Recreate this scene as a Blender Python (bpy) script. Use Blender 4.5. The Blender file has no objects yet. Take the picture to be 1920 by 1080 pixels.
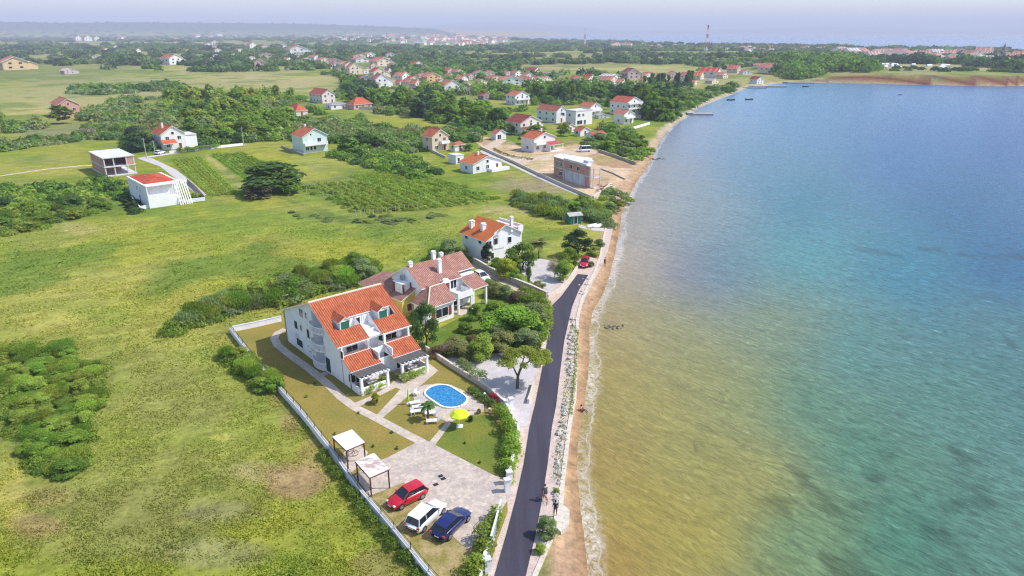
import bpy, bmesh, math, random
import numpy as np
from mathutils import Vector, Matrix
# ---------------------------------------------------------------- camera, sky, sun, exposure
SC = bpy.context.scene
COL = SC.collection
CAMH, FPX, HZ = 42.0, 1280.0, 58.0
PITCH = math.atan((540-HZ)/FPX)
cam = bpy.data.cameras.new('camera')
camo = bpy.data.objects.new('camera', cam); COL.objects.link(camo)
camo.location = (0, 0, CAMH); camo.rotation_euler = (math.pi/2-PITCH, 0, 0)
cam.sensor_width = 36; cam.lens = 36*FPX/1920; cam.clip_start = 0.5; cam.clip_end = 60000
SC.camera = camo
SUN_EL, SUN_AZ = math.radians(50), math.radians(88)   # azimuth from north (+Y) clockwise
W = bpy.data.worlds.new('World'); SC.world = W; W.use_nodes = True
wn = W.node_tree; bg = wn.nodes['Background']
sky = wn.nodes.new('ShaderNodeTexSky'); sky.sky_type = 'NISHITA'; sky.sun_disc = False
sky.sun_elevation = SUN_EL; sky.sun_rotation = SUN_AZ; sky.altitude = 50; sky.air_density = 1.0; sky.dust_density = 1.0
wn.links.new(sky.outputs[0], bg.inputs[0]); bg.inputs[1].default_value = 0.15
sl = bpy.data.lights.new('sun', 'SUN'); sl.energy = 3.35; sl.angle = math.radians(0.53); sl.color = (1, .955, .88)
so = bpy.data.objects.new('sun', sl); COL.objects.link(so); so.location = (200, 0, 300)
d = Vector((math.sin(SUN_AZ)*math.cos(SUN_EL), math.cos(SUN_AZ)*math.cos(SUN_EL), math.sin(SUN_EL)))
so.rotation_euler = d.to_track_quat('Z', 'Y').to_euler()
SC.view_settings.view_transform = 'Standard'; SC.view_settings.look = 'None'
SC.view_settings.exposure = 0.66; SC.view_settings.gamma = 1.0
SC.cycles.max_bounces = 8; SC.cycles.diffuse_bounces = 5; SC.cycles.glossy_bounces = 2
SC.cycles.transmission_bounces = 4; SC.cycles.volume_bounces = 0; SC.cycles.transparent_max_bounces = 8
SC.cycles.use_denoising = True; SC.cycles.denoiser = 'OPENIMAGEDENOISE'; SC.cycles.denoising_prefilter = 'NONE'; SC.cycles.denoising_input_passes = 'RGB_ALBEDO_NORMAL'; SC.cycles.pixel_filter_type = 'BLACKMAN_HARRIS'; SC.cycles.filter_width = 1.2; SC.cycles.caustics_reflective = False; SC.cycles.caustics_refractive = False
RNG = random.Random(7)
# ---------------------------------------------------------------- projection helpers (plan positions surveyed from the photo)
cp, sp_ = math.cos(PITCH), math.sin(PITCH)
def G(px, py, h=0.0):
    u = (px-960)/FPX; v = (540-py)/FPX
    dz = -sp_+v*cp
    t = (CAMH-h)/-dz
    return (u*t, (cp+v*sp_)*t)
def PX(x, y, z=0.0):
    z = z-CAMH
    f = y*cp-z*sp_; up = y*sp_+z*cp
    f = np.where(f < 1, 1, f) if isinstance(f, np.ndarray) else max(f, 1)
    return 960+FPX*x/f, 540-FPX*up/f
def hsh(ix, iy, seed):
    n = (ix.astype(np.int64)*374761393+iy.astype(np.int64)*668265263+seed*1442695041) & 0xffffffff
    n = ((n ^ (n >> 13))*1274126177) & 0xffffffff
    n = n ^ (n >> 16)
    return (n & 0xffff)/65535.0
def noise(x, y, s=1.0, seed=0, oct=3):
    x = np.asarray(x, float)/s; y = np.asarray(y, float)/s
    r = 0; a = 1; tot = 0
    for k in range(oct):
        ix = np.floor(x); iy = np.floor(y); fx = x-ix; fy = y-iy
        fx = fx*fx*(3-2*fx); fy = fy*fy*(3-2*fy)
        v = (hsh(ix, iy, seed+k)*(1-fx)+hsh(ix+1, iy, seed+k)*fx)*(1-fy)+(hsh(ix, iy+1, seed+k)*(1-fx)+hsh(ix+1, iy+1, seed+k)*fx)*fy
        r = r+v*a; tot += a; a *= .55; x = x*2.03+11.3; y = y*2.03+5.7
    return r/tot
def sstep(a, b, x):
    t = np.clip((x-a)/(b-a), 0, 1); return t*t*(3-2*t)
# coast of the bay (waterline, level -1)
SEA = -1.0
cpx = [(1104, 1080), (1098, 1020), (1090, 960), (1084, 900), (1082, 850), (1088, 800), (1096, 760), (1102, 710), (1105, 660), (1105, 615), (1113, 580), (1129, 555), (1142, 520), (1152, 480), (1160, 440), (1166, 400), (1180, 365), (1194, 340), (1211, 318), (1223, 295), (1233, 272), (1247, 250), (1267, 231), (1292, 215), (1305, 203), (1329, 193), (1349, 185), (1369, 178), (1391, 168), (1414, 161), (1429, 162), (1449, 157), (1479, 155.5), (1509, 155), (1559, 154.5), (1619, 156), (1699, 158), (1799, 160), (1881, 161.5), (1959, 160), (2099, 157), (2349, 150)]
BAY = [G(x, y, SEA) for x, y in cpx]
BAY = [(60,-3000),(14,-300),(7,0),(5.8,25)] + BAY + [(1300,900),(2500,700),(9000,-3000)]
fpx = [(830,66.0),(900,68.5),(960,71),(1050,75),(1200,79.5),(1300,83),(1450,86),(1600,89),(1750,92),(1920,95),(2100,98),(2500,101)]
FAR = [(-9000,31000),(-2600,14000)]+[G(x, y) for x, y in fpx]+[(3500,800),(32000,-2000),(32000,32000)]
def seg_dist(x, y, poly, a, b):
    dmin = np.full(x.shape, 1e9)
    for i in range(a, b):
        x0, y0 = poly[i]; x1, y1 = poly[(i+1) % len(poly)]
        dx, dy = x1-x0, y1-y0
        t = np.clip(((x-x0)*dx+(y-y0)*dy)/(dx*dx+dy*dy), 0, 1)
        dmin = np.minimum(dmin, np.hypot(x-x0-t*dx, y-y0-t*dy))
    return dmin
def inpoly(x, y, poly):
    x = np.asarray(x, float); y = np.asarray(y, float)
    r = np.zeros(x.shape, bool); n = len(poly)
    for i in range(n):
        x0, y0 = poly[i]; x1, y1 = poly[(i+1) % n]
        if y0 == y1: continue
        c = ((y0 > y) != (y1 > y)) & (x < (x1-x0)*(y-y0)/(y1-y0)+x0)
        r ^= c
    return r
def shore(x, y):
    """signed distance to the waterline, + inland"""
    d1 = seg_dist(x, y, BAY, 0, len(BAY)-1); d2 = seg_dist(x, y, FAR, 0, len(FAR)-2)
    w = inpoly(x, y, BAY) | inpoly(x, y, FAR)
    dd = np.minimum(d1, d2)
    return np.where(w, -dd, dd)
def land_z(x, y, sd=None):
    x = np.asarray(x, float); y = np.asarray(y, float)
    if sd is None: sd = shore(x, y)
    r = np.hypot(x, y)
    z = np.minimum(SEA+sd*.36, 0)
    z = np.where(sd < 0, np.maximum(SEA+sd*.10, -4), z)
    # the low red cliff across the bay
    m = sstep(255, 330, x)*sstep(480, 540, y)*(1-sstep(1000, 1300, y))
    z = z+m*6.5*sstep(1, 10, sd)
    # wooded ridge on the horizon
    az = x/np.maximum(y, 1)
    hh = 118-sstep(-.32, .0, az)*72-sstep(0., .12, az)*46
    z = z+np.where(y > 0, hh*np.exp(-((r-8200)/1100)**2)*(.9+.2*noise(x, y, 900, 3)), 0)*(sd > -99999)*sstep(.16, .06, az)
    return z
def P(px, py):
    h = 0.0
    for k in range(3):
        x, y = G(px, py, h)
        h = float(land_z(np.array([x]), np.array([y]))[0]) if px > 1380 and py < 165 else 0.0
    return (x, y, h)
def poly3(pts, z): return [(*G(a, b), z) for a, b in pts]
# ---------------------------------------------------------------- object helpers
def tag(o, label=None, cat=None, group=None, kind=None):
    if label: o['label'] = label
    if cat: o['category'] = cat
    if group: o['group'] = group
    if kind: o['kind'] = kind
    return o
def empty(name, loc=(0,0,0), rz=0, label=None, cat=None, group=None):
    o = bpy.data.objects.new(name, None); COL.objects.link(o); o.empty_display_size = .3
    o.location = loc; o.rotation_euler = (0, 0, rz)
    return tag(o, label, cat, group)
def link(name, me, parent=None, loc=(0,0,0), rz=0):
    o = bpy.data.objects.new(name, me); COL.objects.link(o)
    if parent: o.parent = parent
    o.location = loc; o.rotation_euler = (0, 0, rz)
    return o
def kids(o): return [c for c in ALLKIDS.get(o.name, [])]
def copy_tree(o, parent=None, kmap=None):
    c = o.copy(); COL.objects.link(c); c.parent = parent
    for ch in list(o.children): copy_tree(ch, c)
    return c
class MB:
    def __init__(s): s.v = []; s.f = []; s.m = []; s.xf = None
    def face(s, pts, m=0):
        n = len(s.v)
        if s.xf is not None: pts = [tuple(s.xf @ Vector(p)) for p in pts]
        s.v += [tuple(p) for p in pts]; s.f.append(tuple(range(n, n+len(pts)))); s.m.append(m); return s
    def box(s, x0, x1, y0, y1, z0, z1, m=0):
        a, b, c, d_ = (x0,y0), (x1,y0), (x1,y1), (x0,y1)
        return s.prism([a, b, c, d_], z0, z1, m)
    def prism(s, poly, z0, z1, m=0, top=None):
        n = len(poly)
        ar = sum(poly[i][0]*poly[(i+1) % n][1]-poly[(i+1) % n][0]*poly[i][1] for i in range(n))
        if ar < 0: poly = poly[::-1]
        s.face([(x, y, z1) for x, y in poly], m if top is None else top); s.face([(x, y, z0) for x, y in poly[::-1]], m)
        for i in range(n):
            (xa, ya), (xb, yb) = poly[i], poly[(i+1) % n]
            s.face([(xa,ya,z0),(xb,yb,z0),(xb,yb,z1),(xa,ya,z1)], m)
        return s
    def slab(s, pts, t=.14, m=0, ms=1, up=0.0):
        """sloping roof sheet with thickness; pts counter-clockwise seen from above"""
        nv = (Vector(pts[1])-Vector(pts[0])).cross(Vector(pts[2])-Vector(pts[1]))
        if nv.z < 0: pts = pts[::-1]
        top = [(p[0], p[1], p[2]+up) for p in pts]; bot = [(p[0], p[1], p[2]+up-t) for p in pts]
        s.face(top, m); s.face(bot[::-1], ms)
        for i in range(len(pts)):
            j = (i+1) % len(pts); s.face([bot[i], bot[j], top[j], top[i]], ms)
        return s
    def tube(s, p0, p1, r0, r1=None, n=8, m=0, cap=True):
        r1 = r0 if r1 is None else r1
        a = Vector(p0); b = Vector(p1); w = (b-a).normalized()
        u = w.orthogonal().normalized(); v = w.cross(u)
        A_ = [a+(u*math.cos(2*math.pi*i/n)+v*math.sin(2*math.pi*i/n))*r0 for i in range(n)]
        B_ = [b+(u*math.cos(2*math.pi*i/n)+v*math.sin(2*math.pi*i/n))*r1 for i in range(n)]
        for i in range(n):
            j = (i+1) % n; s.face([A_[i], A_[j], B_[j], B_[i]], m)
        if cap: s.face(A_[::-1], m); s.face(B_, m)
        return s
    def ball(s, c, r, nu=10, nv=6, m=0, half=False, jit=0, rng=None):
        rx, ry, rz = r if isinstance(r, tuple) else (r, r, r)
        rows = []
        v0 = nv//2 if half else 0
        for j in range(v0, nv+1):
            ph = -math.pi/2+math.pi*j/nv
            row = []
            for i in range(nu):
                th = 2*math.pi*i/nu; q = 1+(rng.uniform(-jit, jit) if rng else 0)
                row.append((c[0]+rx*q*math.cos(ph)*math.cos(th), c[1]+ry*q*math.cos(ph)*math.sin(th), c[2]+rz*q*math.sin(ph)))
            rows.append(row)
        for a, b in zip(rows, rows[1:]):
            for i in range(nu):
                k = (i+1) % nu; s.face([a[i], a[k], b[k], b[i]], m)
        return s
    def mesh(s, name, mats, smooth=False):
        me = bpy.data.meshes.new(name); me.from_pydata(s.v, [], s.f)
        if not isinstance(mats, (list, tuple)): mats = [mats]
        for m in mats: me.materials.append(m)
        me.polygons.foreach_set('material_index', s.m)
        # uv in metres: u along the eave, v up the slope
        uv = me.uv_layers.new(name='UVMap'); k = 0; buf = []
        for f in s.f:
            p = [Vector(s.v[i]) for i in f]; nn = Vector((0,0,0))
            for i in range(len(p)): nn += p[i].cross(p[(i+1) % len(p)])
            nn = nn.normalized() if nn.length > 1e-9 else Vector((0,0,1))
            t = Vector((0,0,1)).cross(nn); t = t.normalized() if t.length > .05 else Vector((1,0,0))
            w = nn.cross(t)
            for q in p: buf += [q.dot(t), q.dot(w)]
        uv.data.foreach_set('uv', buf)
        if smooth: me.polygons.foreach_set('use_smooth', [True]*len(s.f))
        if smooth:
            b = bmesh.new(); b.from_mesh(me); bmesh.ops.remove_doubles(b, verts=b.verts, dist=.0005); b.to_mesh(me); b.free()
        me.update(); return me
    def build(s, name, mats, parent=None, loc=(0,0,0), rz=0, smooth=False):
        return link(name, s.mesh(name, mats, smooth), parent, loc, rz)
# ---------------------------------------------------------------- materials
def lin(r, g, b): return tuple(((c/255)/12.92 if c/255 <= .04045 else ((c/255+.055)/1.055)**2.4) for c in (r, g, b))
def newmat(name):
    m = bpy.data.materials.new(name); m.use_nodes = True; nt = m.node_tree
    return m, nt, nt.nodes['Principled BSDF']
def N(nt, t, **k):
    n = nt.nodes.new(t)
    for a, b in k.items(): setattr(n, a, b)
    return n
def mixc(nt, fac, a, b, mode='MIX'):
    n = N(nt, 'ShaderNodeMix', data_type='RGBA', blend_type=mode)
    for i, v in ((0, fac), (6, a), (7, b)):
        if isinstance(v, (int, float)): n.inputs[i].default_value = v
        elif isinstance(v, tuple): n.inputs[i].default_value = (*v[:3], 1)
        else: nt.links.new(v, n.inputs[i])
    return n.outputs[2]
def math_(nt, op, a, b=None, c=None):
    n = N(nt, 'ShaderNodeMath', operation=op)
    for i, v in enumerate((a, b, c)):
        if v is None: continue
        if isinstance(v, (int, float)): n.inputs[i].default_value = v
        else: nt.links.new(v, n.inputs[i])
    return n.outputs[0]
def ntex(nt, scale, detail=4, rough=.55, vec=None, dist=0):
    n = N(nt, 'ShaderNodeTexNoise'); n.inputs['Scale'].default_value = scale; n.inputs['Detail'].default_value = detail
    n.inputs['Roughness'].default_value = rough; n.inputs['Distortion'].default_value = dist
    if vec is not None: nt.links.new(vec, n.inputs['Vector'])
    return n.outputs[0]
def ramp(nt, fac, stops):
    n = N(nt, 'ShaderNodeValToRGB'); e = n.color_ramp.elements
    while len(e) < len(stops): e.new(.5)
    for i, (p, c) in enumerate(stops):
        e[i].position = p; e[i].color = (*c[:3], 1) if isinstance(c, tuple) else (c, c, c, 1)
    nt.links.new(fac, n.inputs[0]); return n.outputs[0]
def strmap(nt, p, deg, lx, ly):
    n = N(nt, 'ShaderNodeMapping', vector_type='TEXTURE'); n.inputs['Rotation'].default_value = (0, 0, math.radians(deg)); n.inputs['Scale'].default_value = (lx, ly, 1)
    nt.links.new(p, n.inputs[0]); return n.outputs[0]
def bump(nt, b, h, st=.3, dist=.05):
    n = N(nt, 'ShaderNodeBump'); n.inputs['Strength'].default_value = st; n.inputs['Distance'].default_value = dist
    nt.links.new(h, n.inputs['Height']); nt.links.new(n.outputs[0], b.inputs['Normal'])
def wpos(nt): return N(nt, 'ShaderNodeNewGeometry').outputs['Position']
def rough_mat(name, col, var=.25, scale=1.5, rough=.9, objcol=False, fine=None):
    """matt surface with two scales of mottling"""
    m, nt, b = newmat(name)
    p = wpos(nt)
    a = ramp(nt, ntex(nt, scale, 5, .6, p), [(.3, 1-var), (.7, 1+var*.5)])
    c = mixc(nt, 1, a, col, 'MULTIPLY') if not objcol else mixc(nt, 1, a, N(nt, 'ShaderNodeObjectInfo').outputs['Color'], 'MULTIPLY')
    if fine:
        f = ramp(nt, ntex(nt, fine[0], 3, .6, p), [(.35, 1-fine[1]), (.65, 1+fine[1]*.6)])
        c = mixc(nt, 1, c, f, 'MULTIPLY')
    nt.links.new(c, b.inputs['Base Color']); b.inputs['Roughness'].default_value = rough
    b.inputs['Specular IOR Level'].default_value = .25
    return m
def tile_mat(name, col, col2, objcol=False, pale=(.55,.3,.2), pfac=.18, pitch=.3):
    m, nt, b = newmat(name)
    uv = N(nt, 'ShaderNodeUVMap').outputs[0]
    sx = N(nt, 'ShaderNodeSeparateXYZ'); nt.links.new(uv, sx.inputs[0])
    w = math_(nt, 'SINE', math_(nt, 'MULTIPLY', sx.outputs[0], 2*math.pi/pitch))
    v = math_(nt, 'FRACT', math_(nt, 'MULTIPLY', sx.outputs[1], 1/.38))
    fl = N(nt, 'ShaderNodeVectorMath', operation='FLOOR')
    cb = N(nt, 'ShaderNodeCombineXYZ'); nt.links.new(math_(nt, 'MULTIPLY', sx.outputs[0], 1/pitch), cb.inputs[0]); nt.links.new(math_(nt, 'MULTIPLY', sx.outputs[1], 1/.38), cb.inputs[1])
    nt.links.new(cb.outputs[0], fl.inputs[0])
    wn_ = N(nt, 'ShaderNodeTexWhiteNoise', noise_dimensions='2D'); nt.links.new(fl.outputs[0], wn_.inputs[0])
    base = mixc(nt, wn_.outputs[0], col, col2)
    if objcol: base = mixc(nt, 1, ramp(nt, wn_.outputs[0], [(0, .75), (1, 1.15)]), N(nt, 'ShaderNodeObjectInfo').outputs['Color'], 'MULTIPLY')
    pk = math_(nt, 'MULTIPLY', ramp(nt, wn_.outputs[0], [(.72, 0.), (.8, 1.)]), pfac)
    base = mixc(nt, pk, base, pale)
    dirt = ramp(nt, ntex(nt, .6, 5, .6, wpos(nt)), [(.3, .8), (.65, 1.08)])
    base = mixc(nt, 1, base, dirt, 'MULTIPLY')
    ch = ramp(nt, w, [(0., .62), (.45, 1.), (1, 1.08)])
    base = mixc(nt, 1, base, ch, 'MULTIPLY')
    nt.links.new(base, b.inputs['Base Color']); b.inputs['Roughness'].default_value = .85; b.inputs['Specular IOR Level'].default_value = .2
    bump(nt, b, math_(nt, 'ADD', w, math_(nt, 'MULTIPLY', v, .7)), .6, .05)
    return m
def gloss_mat(name, col, rough=.15, metal=0, spec=.5, coat=0):
    m, nt, b = newmat(name)
    a = ramp(nt, ntex(nt, 3, 3, .5, wpos(nt)), [(.3, .9), (.7, 1.05)])
    nt.links.new(mixc(nt, 1, a, col, 'MULTIPLY'), b.inputs['Base Color'])
    b.inputs['Roughness'].default_value = rough; b.inputs['Metallic'].default_value = metal; b.inputs['Specular IOR Level'].default_value = spec
    b.inputs['Coat Weight'].default_value = coat
    return m
M = {}
def wall_mat(name, col, objcol=False):
    m, nt, b = newmat(name); p = wpos(nt)
    a = ramp(nt, ntex(nt, .8, 5, .65, p), [(.3, .92), (.65, 1.02)])
    sc_ = N(nt, 'ShaderNodeMapping'); sc_.inputs['Scale'].default_value = (2.5, 2.5, .35); nt.links.new(p, sc_.inputs[0])
    st = ramp(nt, ntex(nt, 1, 4, .6, sc_.outputs[0]), [(.32, .91), (.5, 1.)])
    c = mixc(nt, 1, a, st, 'MULTIPLY')
    c = mixc(nt, 1, c, N(nt, 'ShaderNodeObjectInfo').outputs['Color'] if objcol else col, 'MULTIPLY')
    nt.links.new(c, b.inputs['Base Color']); b.inputs['Roughness'].default_value = .9; b.inputs['Specular IOR Level'].default_value = .2
    return m
M['white'] = wall_mat('white_plaster', (.82,.81,.82))
M['wallo'] = wall_mat('house_plaster', (1,1,1), True)
M['yellow'] = wall_mat('yellow_plaster', (.80,.56,.12))
M['cream'] = wall_mat('cream_plaster', (.74,.66,.52))
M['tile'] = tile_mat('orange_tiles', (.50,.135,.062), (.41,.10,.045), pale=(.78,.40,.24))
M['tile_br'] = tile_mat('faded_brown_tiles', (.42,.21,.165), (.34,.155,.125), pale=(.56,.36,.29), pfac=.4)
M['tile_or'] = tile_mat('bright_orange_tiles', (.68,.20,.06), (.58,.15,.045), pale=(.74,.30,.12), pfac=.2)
M['tileo'] = tile_mat('roof_tiles', (1,1,1), (1,1,1), True, pfac=.12)
M['glass'] = gloss_mat('window_glass', (.02,.025,.035), .08, 0, .6)
M['dark'] = rough_mat('dark_interior', (.03,.03,.035), .2, 2)
M['green'] = rough_mat('green_shutter_paint', (.02,.16,.10), .12, 2, .6)
M['dgreen'] = rough_mat('dark_green_paint', (.01,.06,.05), .12, 2, .6)
M['brownp'] = rough_mat('brown_shutter_paint', (.24,.06,.035), .15, 2, .6)
M['concrete'] = rough_mat('concrete', (.42,.40,.38), .25, 1.2, .95, fine=(6,.12))
M['slab'] = rough_mat('pale_roof_slab', (.60,.59,.62), .18, .5, .95, fine=(4,.08))
M['metal'] = gloss_mat('grey_metal', (.35,.36,.38), .4, .7)
M['dmetal'] = gloss_mat('dark_metal', (.04,.04,.045), .5, .5)
M['woodbr'] = rough_mat('brown_post_paint', (.14,.045,.03), .2, 3, .7)
M['bark'] = rough_mat('bark', (.11,.085,.06), .35, 4, .95)
M['whitep'] = gloss_mat('white_plastic', (.78,.78,.78), .4)
M['limes'] = gloss_mat('lime_fabric', (.62,.74,.03), .8, 0, .1)
M['skin'] = rough_mat('skin', (.48,.28,.20), .1, 5, .6)
def brick_mat():
    m, nt, b = newmat('hollow_clay_block'); uv = N(nt, 'ShaderNodeUVMap').outputs[0]
    br = N(nt, 'ShaderNodeTexBrick'); nt.links.new(uv, br.inputs['Vector'])
    br.inputs['Color1'].default_value = (.56,.21,.14,1); br.inputs['Color2'].default_value = (.46,.16,.10,1); br.inputs['Mortar'].default_value = (.58,.5,.46,1)
    br.inputs['Scale'].default_value = 1; br.inputs['Brick Width'].default_value = .5; br.inputs['Row Height'].default_value = .28; br.inputs['Mortar Size'].default_value = .03
    a = ramp(nt, ntex(nt, .9, 5, .6, wpos(nt)), [(.3, .75), (.7, 1.1)])
    nt.links.new(mixc(nt, 1, a, br.outputs[0], 'MULTIPLY'), b.inputs['Base Color']); b.inputs['Roughness'].default_value = .9
    return m
M['brick'] = brick_mat()
def foliage_mat(name, trans=.45):
    m, nt, b = newmat(name); nt.nodes.remove(b); out = nt.nodes['Material Output']
    oi = N(nt, 'ShaderNodeObjectInfo')
    at = N(nt, 'ShaderNodeAttribute', attribute_name='tone')
    c = mixc(nt, 1, oi.outputs['Color'], at.outputs['Color'], 'MULTIPLY')
    hs = N(nt, 'ShaderNodeHueSaturation'); nt.links.new(c, hs.inputs['Color'])
    nt.links.new(math_(nt, 'ADD', .485, math_(nt, 'MULTIPLY', oi.outputs['Random'], .03)), hs.inputs['Hue'])
    nt.links.new(math_(nt, 'ADD', .85, math_(nt, 'MULTIPLY', oi.outputs['Random'], .35)), hs.inputs['Value'])
    df = N(nt, 'ShaderNodeBsdfDiffuse'); tr = N(nt, 'ShaderNodeBsdfTranslucent')
    nt.links.new(hs.outputs[0], df.inputs[0]); nt.links.new(mixc(nt, 1, hs.outputs[0], (1.2,1.25,.6), 'MULTIPLY'), tr.inputs[0])
    mx = N(nt, 'ShaderNodeMixShader'); mx.inputs[0].default_value = trans
    nt.links.new(df.outputs[0], mx.inputs[1]); nt.links.new(tr.outputs[0], mx.inputs[2]); nt.links.new(mx.outputs[0], out.inputs[0])
    return m
M['leaf'] = foliage_mat('foliage')
M['mat'] = rough_mat('grey_shade_mat', (.10,.095,.095), .3, 3, .9)
# ---------------------------------------------------------------- ground and water sheets
def grid(r0, fac, rmax, dens):
    rs = [0.0, r0*.3, r0*.6]; r = r0
    while r < rmax: rs.append(r); r *= fac
    rs.append(rmax); rs = np.array(rs)
    a = np.radians(np.concatenate([np.arange(-52, 52, dens), np.arange(52, 308, 4.0)]))
    R_, A_ = np.meshgrid(rs, a, indexing='ij')
    x = R_*np.sin(A_); y = R_*np.cos(A_)
    nr, na = R_.shape
    i = np.arange(nr-1)[:, None]*na; j = np.arange(na)[None, :]; j2 = (j+1) % na
    q = np.stack([i+j, i+na+j, i+na+j2, i+j2], -1).reshape(-1, 4)[:, ::-1]
    return x.ravel(), y.ravel(), q
def np_mesh(name, x, y, z, q, mat, cols=None, smooth=True, extra=None, tris=False):
    k = 3 if tris else 4
    me = bpy.data.meshes.new(name)
    me.vertices.add(len(x)); me.vertices.foreach_set('co', np.stack([x, y, z], -1).astype(np.float32).ravel())
    me.loops.add(len(q)*k); me.loops.foreach_set('vertex_index', q.astype(np.int32).ravel())
    me.polygons.add(len(q)); me.polygons.foreach_set('loop_start', np.arange(0, len(q)*k, k, dtype=np.int32))
    me.update(calc_edges=True)
    if smooth: me.polygons.foreach_set('use_smooth', np.ones(len(q), bool))
    if cols is not None:
        c = me.color_attributes.new(cols[0], 'FLOAT_COLOR', 'POINT')
        c.data.foreach_set('color', np.concatenate([cols[1], np.ones((len(x), 1))], 1).astype(np.float32).ravel())
    for n_, v_ in (extra or {}).items():
        a_ = me.attributes.new(n_, 'FLOAT', 'POINT'); a_.data.foreach_set('value', v_.astype(np.float32))
    me.materials.append(mat); me.validate(); return me
CG = dict(LG=(.145,.205,.028), YG=(.265,.265,.034), DY=(.38,.33,.09), DK=(.09,.14,.032), BR=(.30,.19,.11), SA=(.56,.37,.20), MG=(.31,.285,.12),
          GR=(.17,.18,.09), TN=(.38,.30,.16), OL=(.215,.205,.065), BW=(.26,.22,.12), RD=(.16,.05,.03), GV=(.55,.49,.44), DR=(.52,.38,.25), PU=(.20,.17,.14), SB=(.38,.255,.16))
# cx,cy,rx,ry (as seen in the photo's plan), colour, strength
PATCH = [
 (420,560,260,50,'YG',.5),(180,540,200,45,'DY',.28),(640,470,200,30,'YG',.55),(350,470,180,40,'YG',.4),(100,600,90,30,'DY',.5),(330,640,120,26,'DY',.22),
 (60,470,60,40,'DK',.3),(230,420,160,22,'YG',.5),(150,430,60,14,'TN',.45),(480,430,160,40,'LG',.3),(700,440,120,25,'LG',.3),(80,650,160,40,'LG',.4),
 (130,710,150,60,'LG',.7),(90,800,110,90,'DK',.6),(260,690,180,50,'OL',.35),(330,760,180,80,'OL',.55),(300,900,220,110,'OL',.45),(180,980,220,80,'OL',.55),
 (560,900,60,36,'BR',.75),(480,885,60,18,'TN',.5),(585,855,30,40,'BR',.45),(545,790,28,34,'BR',.5),(520,745,20,30,'BR',.4),(640,1010,60,50,'YG',.5),(500,1000,90,60,'YG',.35),
 (60,985,60,24,'BR',.5),(20,930,30,80,'DY',.6),(700,1060,60,40,'BR',.35),(90,930,60,20,'BR',.3),(420,820,30,12,'DY',.4),(400,1040,120,30,'PU',.35),(420,960,70,18,'PU',.25),
 (440,600,70,14,'LG',.6),(760,520,60,10,'LG',.4),(430,640,30,20,'DY',.3),
 (100,320,120,12,'DY',.35),(90,285,120,12,'YG',.5),(80,300,80,7,'TN',.3),(60,350,60,16,'BR',.25),(150,240,200,12,'GR',.7),(100,265,160,6,'LG',.5),(90,250,120,6,'PU',.5),
 (100,190,170,36,'MG',.9),(300,160,350,26,'MG',.95),(550,158,220,20,'MG',.95),(50,210,70,20,'DY',.6),(200,155,200,10,'GR',.3),(600,150,100,12,'DY',.3),(330,175,160,4,'OL',.6),
 (390,320,60,30,'YG',.3),(400,330,40,50,'YG',.35),(560,330,70,26,'TN',.3),(600,300,60,12,'DY',.35),(620,340,60,16,'BW',.55),(700,310,60,16,'YG',.6),(780,350,90,26,'LG',.45),
 (420,370,40,20,'OL',.3),(860,370,60,16,'YG',.5),(900,345,60,16,'LG',.4),(1000,348,95,19,'BW',.95),(950,395,60,10,'TN',.5),(1020,405,60,14,'DY',.35),(950,430,110,20,'YG',.4),
 (740,215,60,6,'TN',.7),(760,222,90,12,'YG',.7),(850,235,80,12,'YG',.7),(1060,262,60,14,'LG',.5),(1150,280,60,14,'LG',.6),
 (1150,125,180,13,'MG',.9),(1060,110,140,8,'MG',.8),(1200,128,120,8,'DY',.4),(980,125,80,8,'BR',.3),(1290,150,50,9,'MG',.7),(1240,168,40,8,'LG',.3),(950,102,160,5,'MG',.7),
 (200,82,300,4,'MG',.8),(560,84,200,4,'MG',.7),(150,115,60,5,'MG',.6),(330,128,60,4,'DY',.6),(160,108,120,3,'MG',.4),(100,140,80,8,'MG',.7),
 (1720,137,140,7,'MG',1.),(1840,142,80,6,'MG',1.),(1600,132,60,3,'TN',.6),(1270,100,200,5,'MG',.4),(1190,300,20,16,'LG',.4),(1180,340,20,12,'BR',.6),(1130,375,30,12,'LG',.5),(1110,440,30,14,'DY',.5),
 (1110,478,22,26,'DY',.5),(1100,460,22,22,'LG',.4)]
DIRT = [([(1000,1082),(1034,1012),(1046,978),(1056,940),(1062,880),(1080,900),(1090,1000),(1095,1200),(940,1200)],'SB',1.),([(383,292),(392,291),(474,360),(458,364)],'MG',.75),([(455,282),(500,278),(600,322),(660,352),(640,362),(560,335)],'YG',.6),([(512,366),(518,364),(640,405),(700,420),(690,424),(620,410)],'DK',.7),
 ([(395,291),(455,285),(560,335),(520,345),(475,352)],'LG',.6),([(300,300),(380,293),(455,362),(400,368),(350,335)],'LG',.45),([(640,345),(800,330),(900,365),(960,372),(820,395),(660,400)],'OL',.35),
 ([(0,262),(270,248),(270,258),(0,276)],'PU',.5),([(560,340),(640,352),(660,372),(600,365)],'PU',.3),
 ([(889,257),(919,257),(960,268),(996,285),(1082,270),(1120,283),(1196,311),(1168,345),(1147,356),(1121,372),(1106,369),(1012,326),(945,298),(911,285),(896,268)],'DR',1.),
 ([(1110,285),(1190,308),(1185,318),(1120,310),(1100,296)],'BR',.8),([(892,258),(925,258),(930,266),(905,274)],'BR',.7),([(935,290),(1000,296),(1035,292),(1030,300),(960,304)],'GV',.6),([(940,272),(1000,288),(1060,284),(1050,290),(980,294),(935,284)],'BR',.35),([(1095,330),(1150,320),(1140,345),(1110,350)],'BR',.4),([(1060,262),(1080,264),(1100,276),(1060,280)],'BR',.5)]
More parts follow.
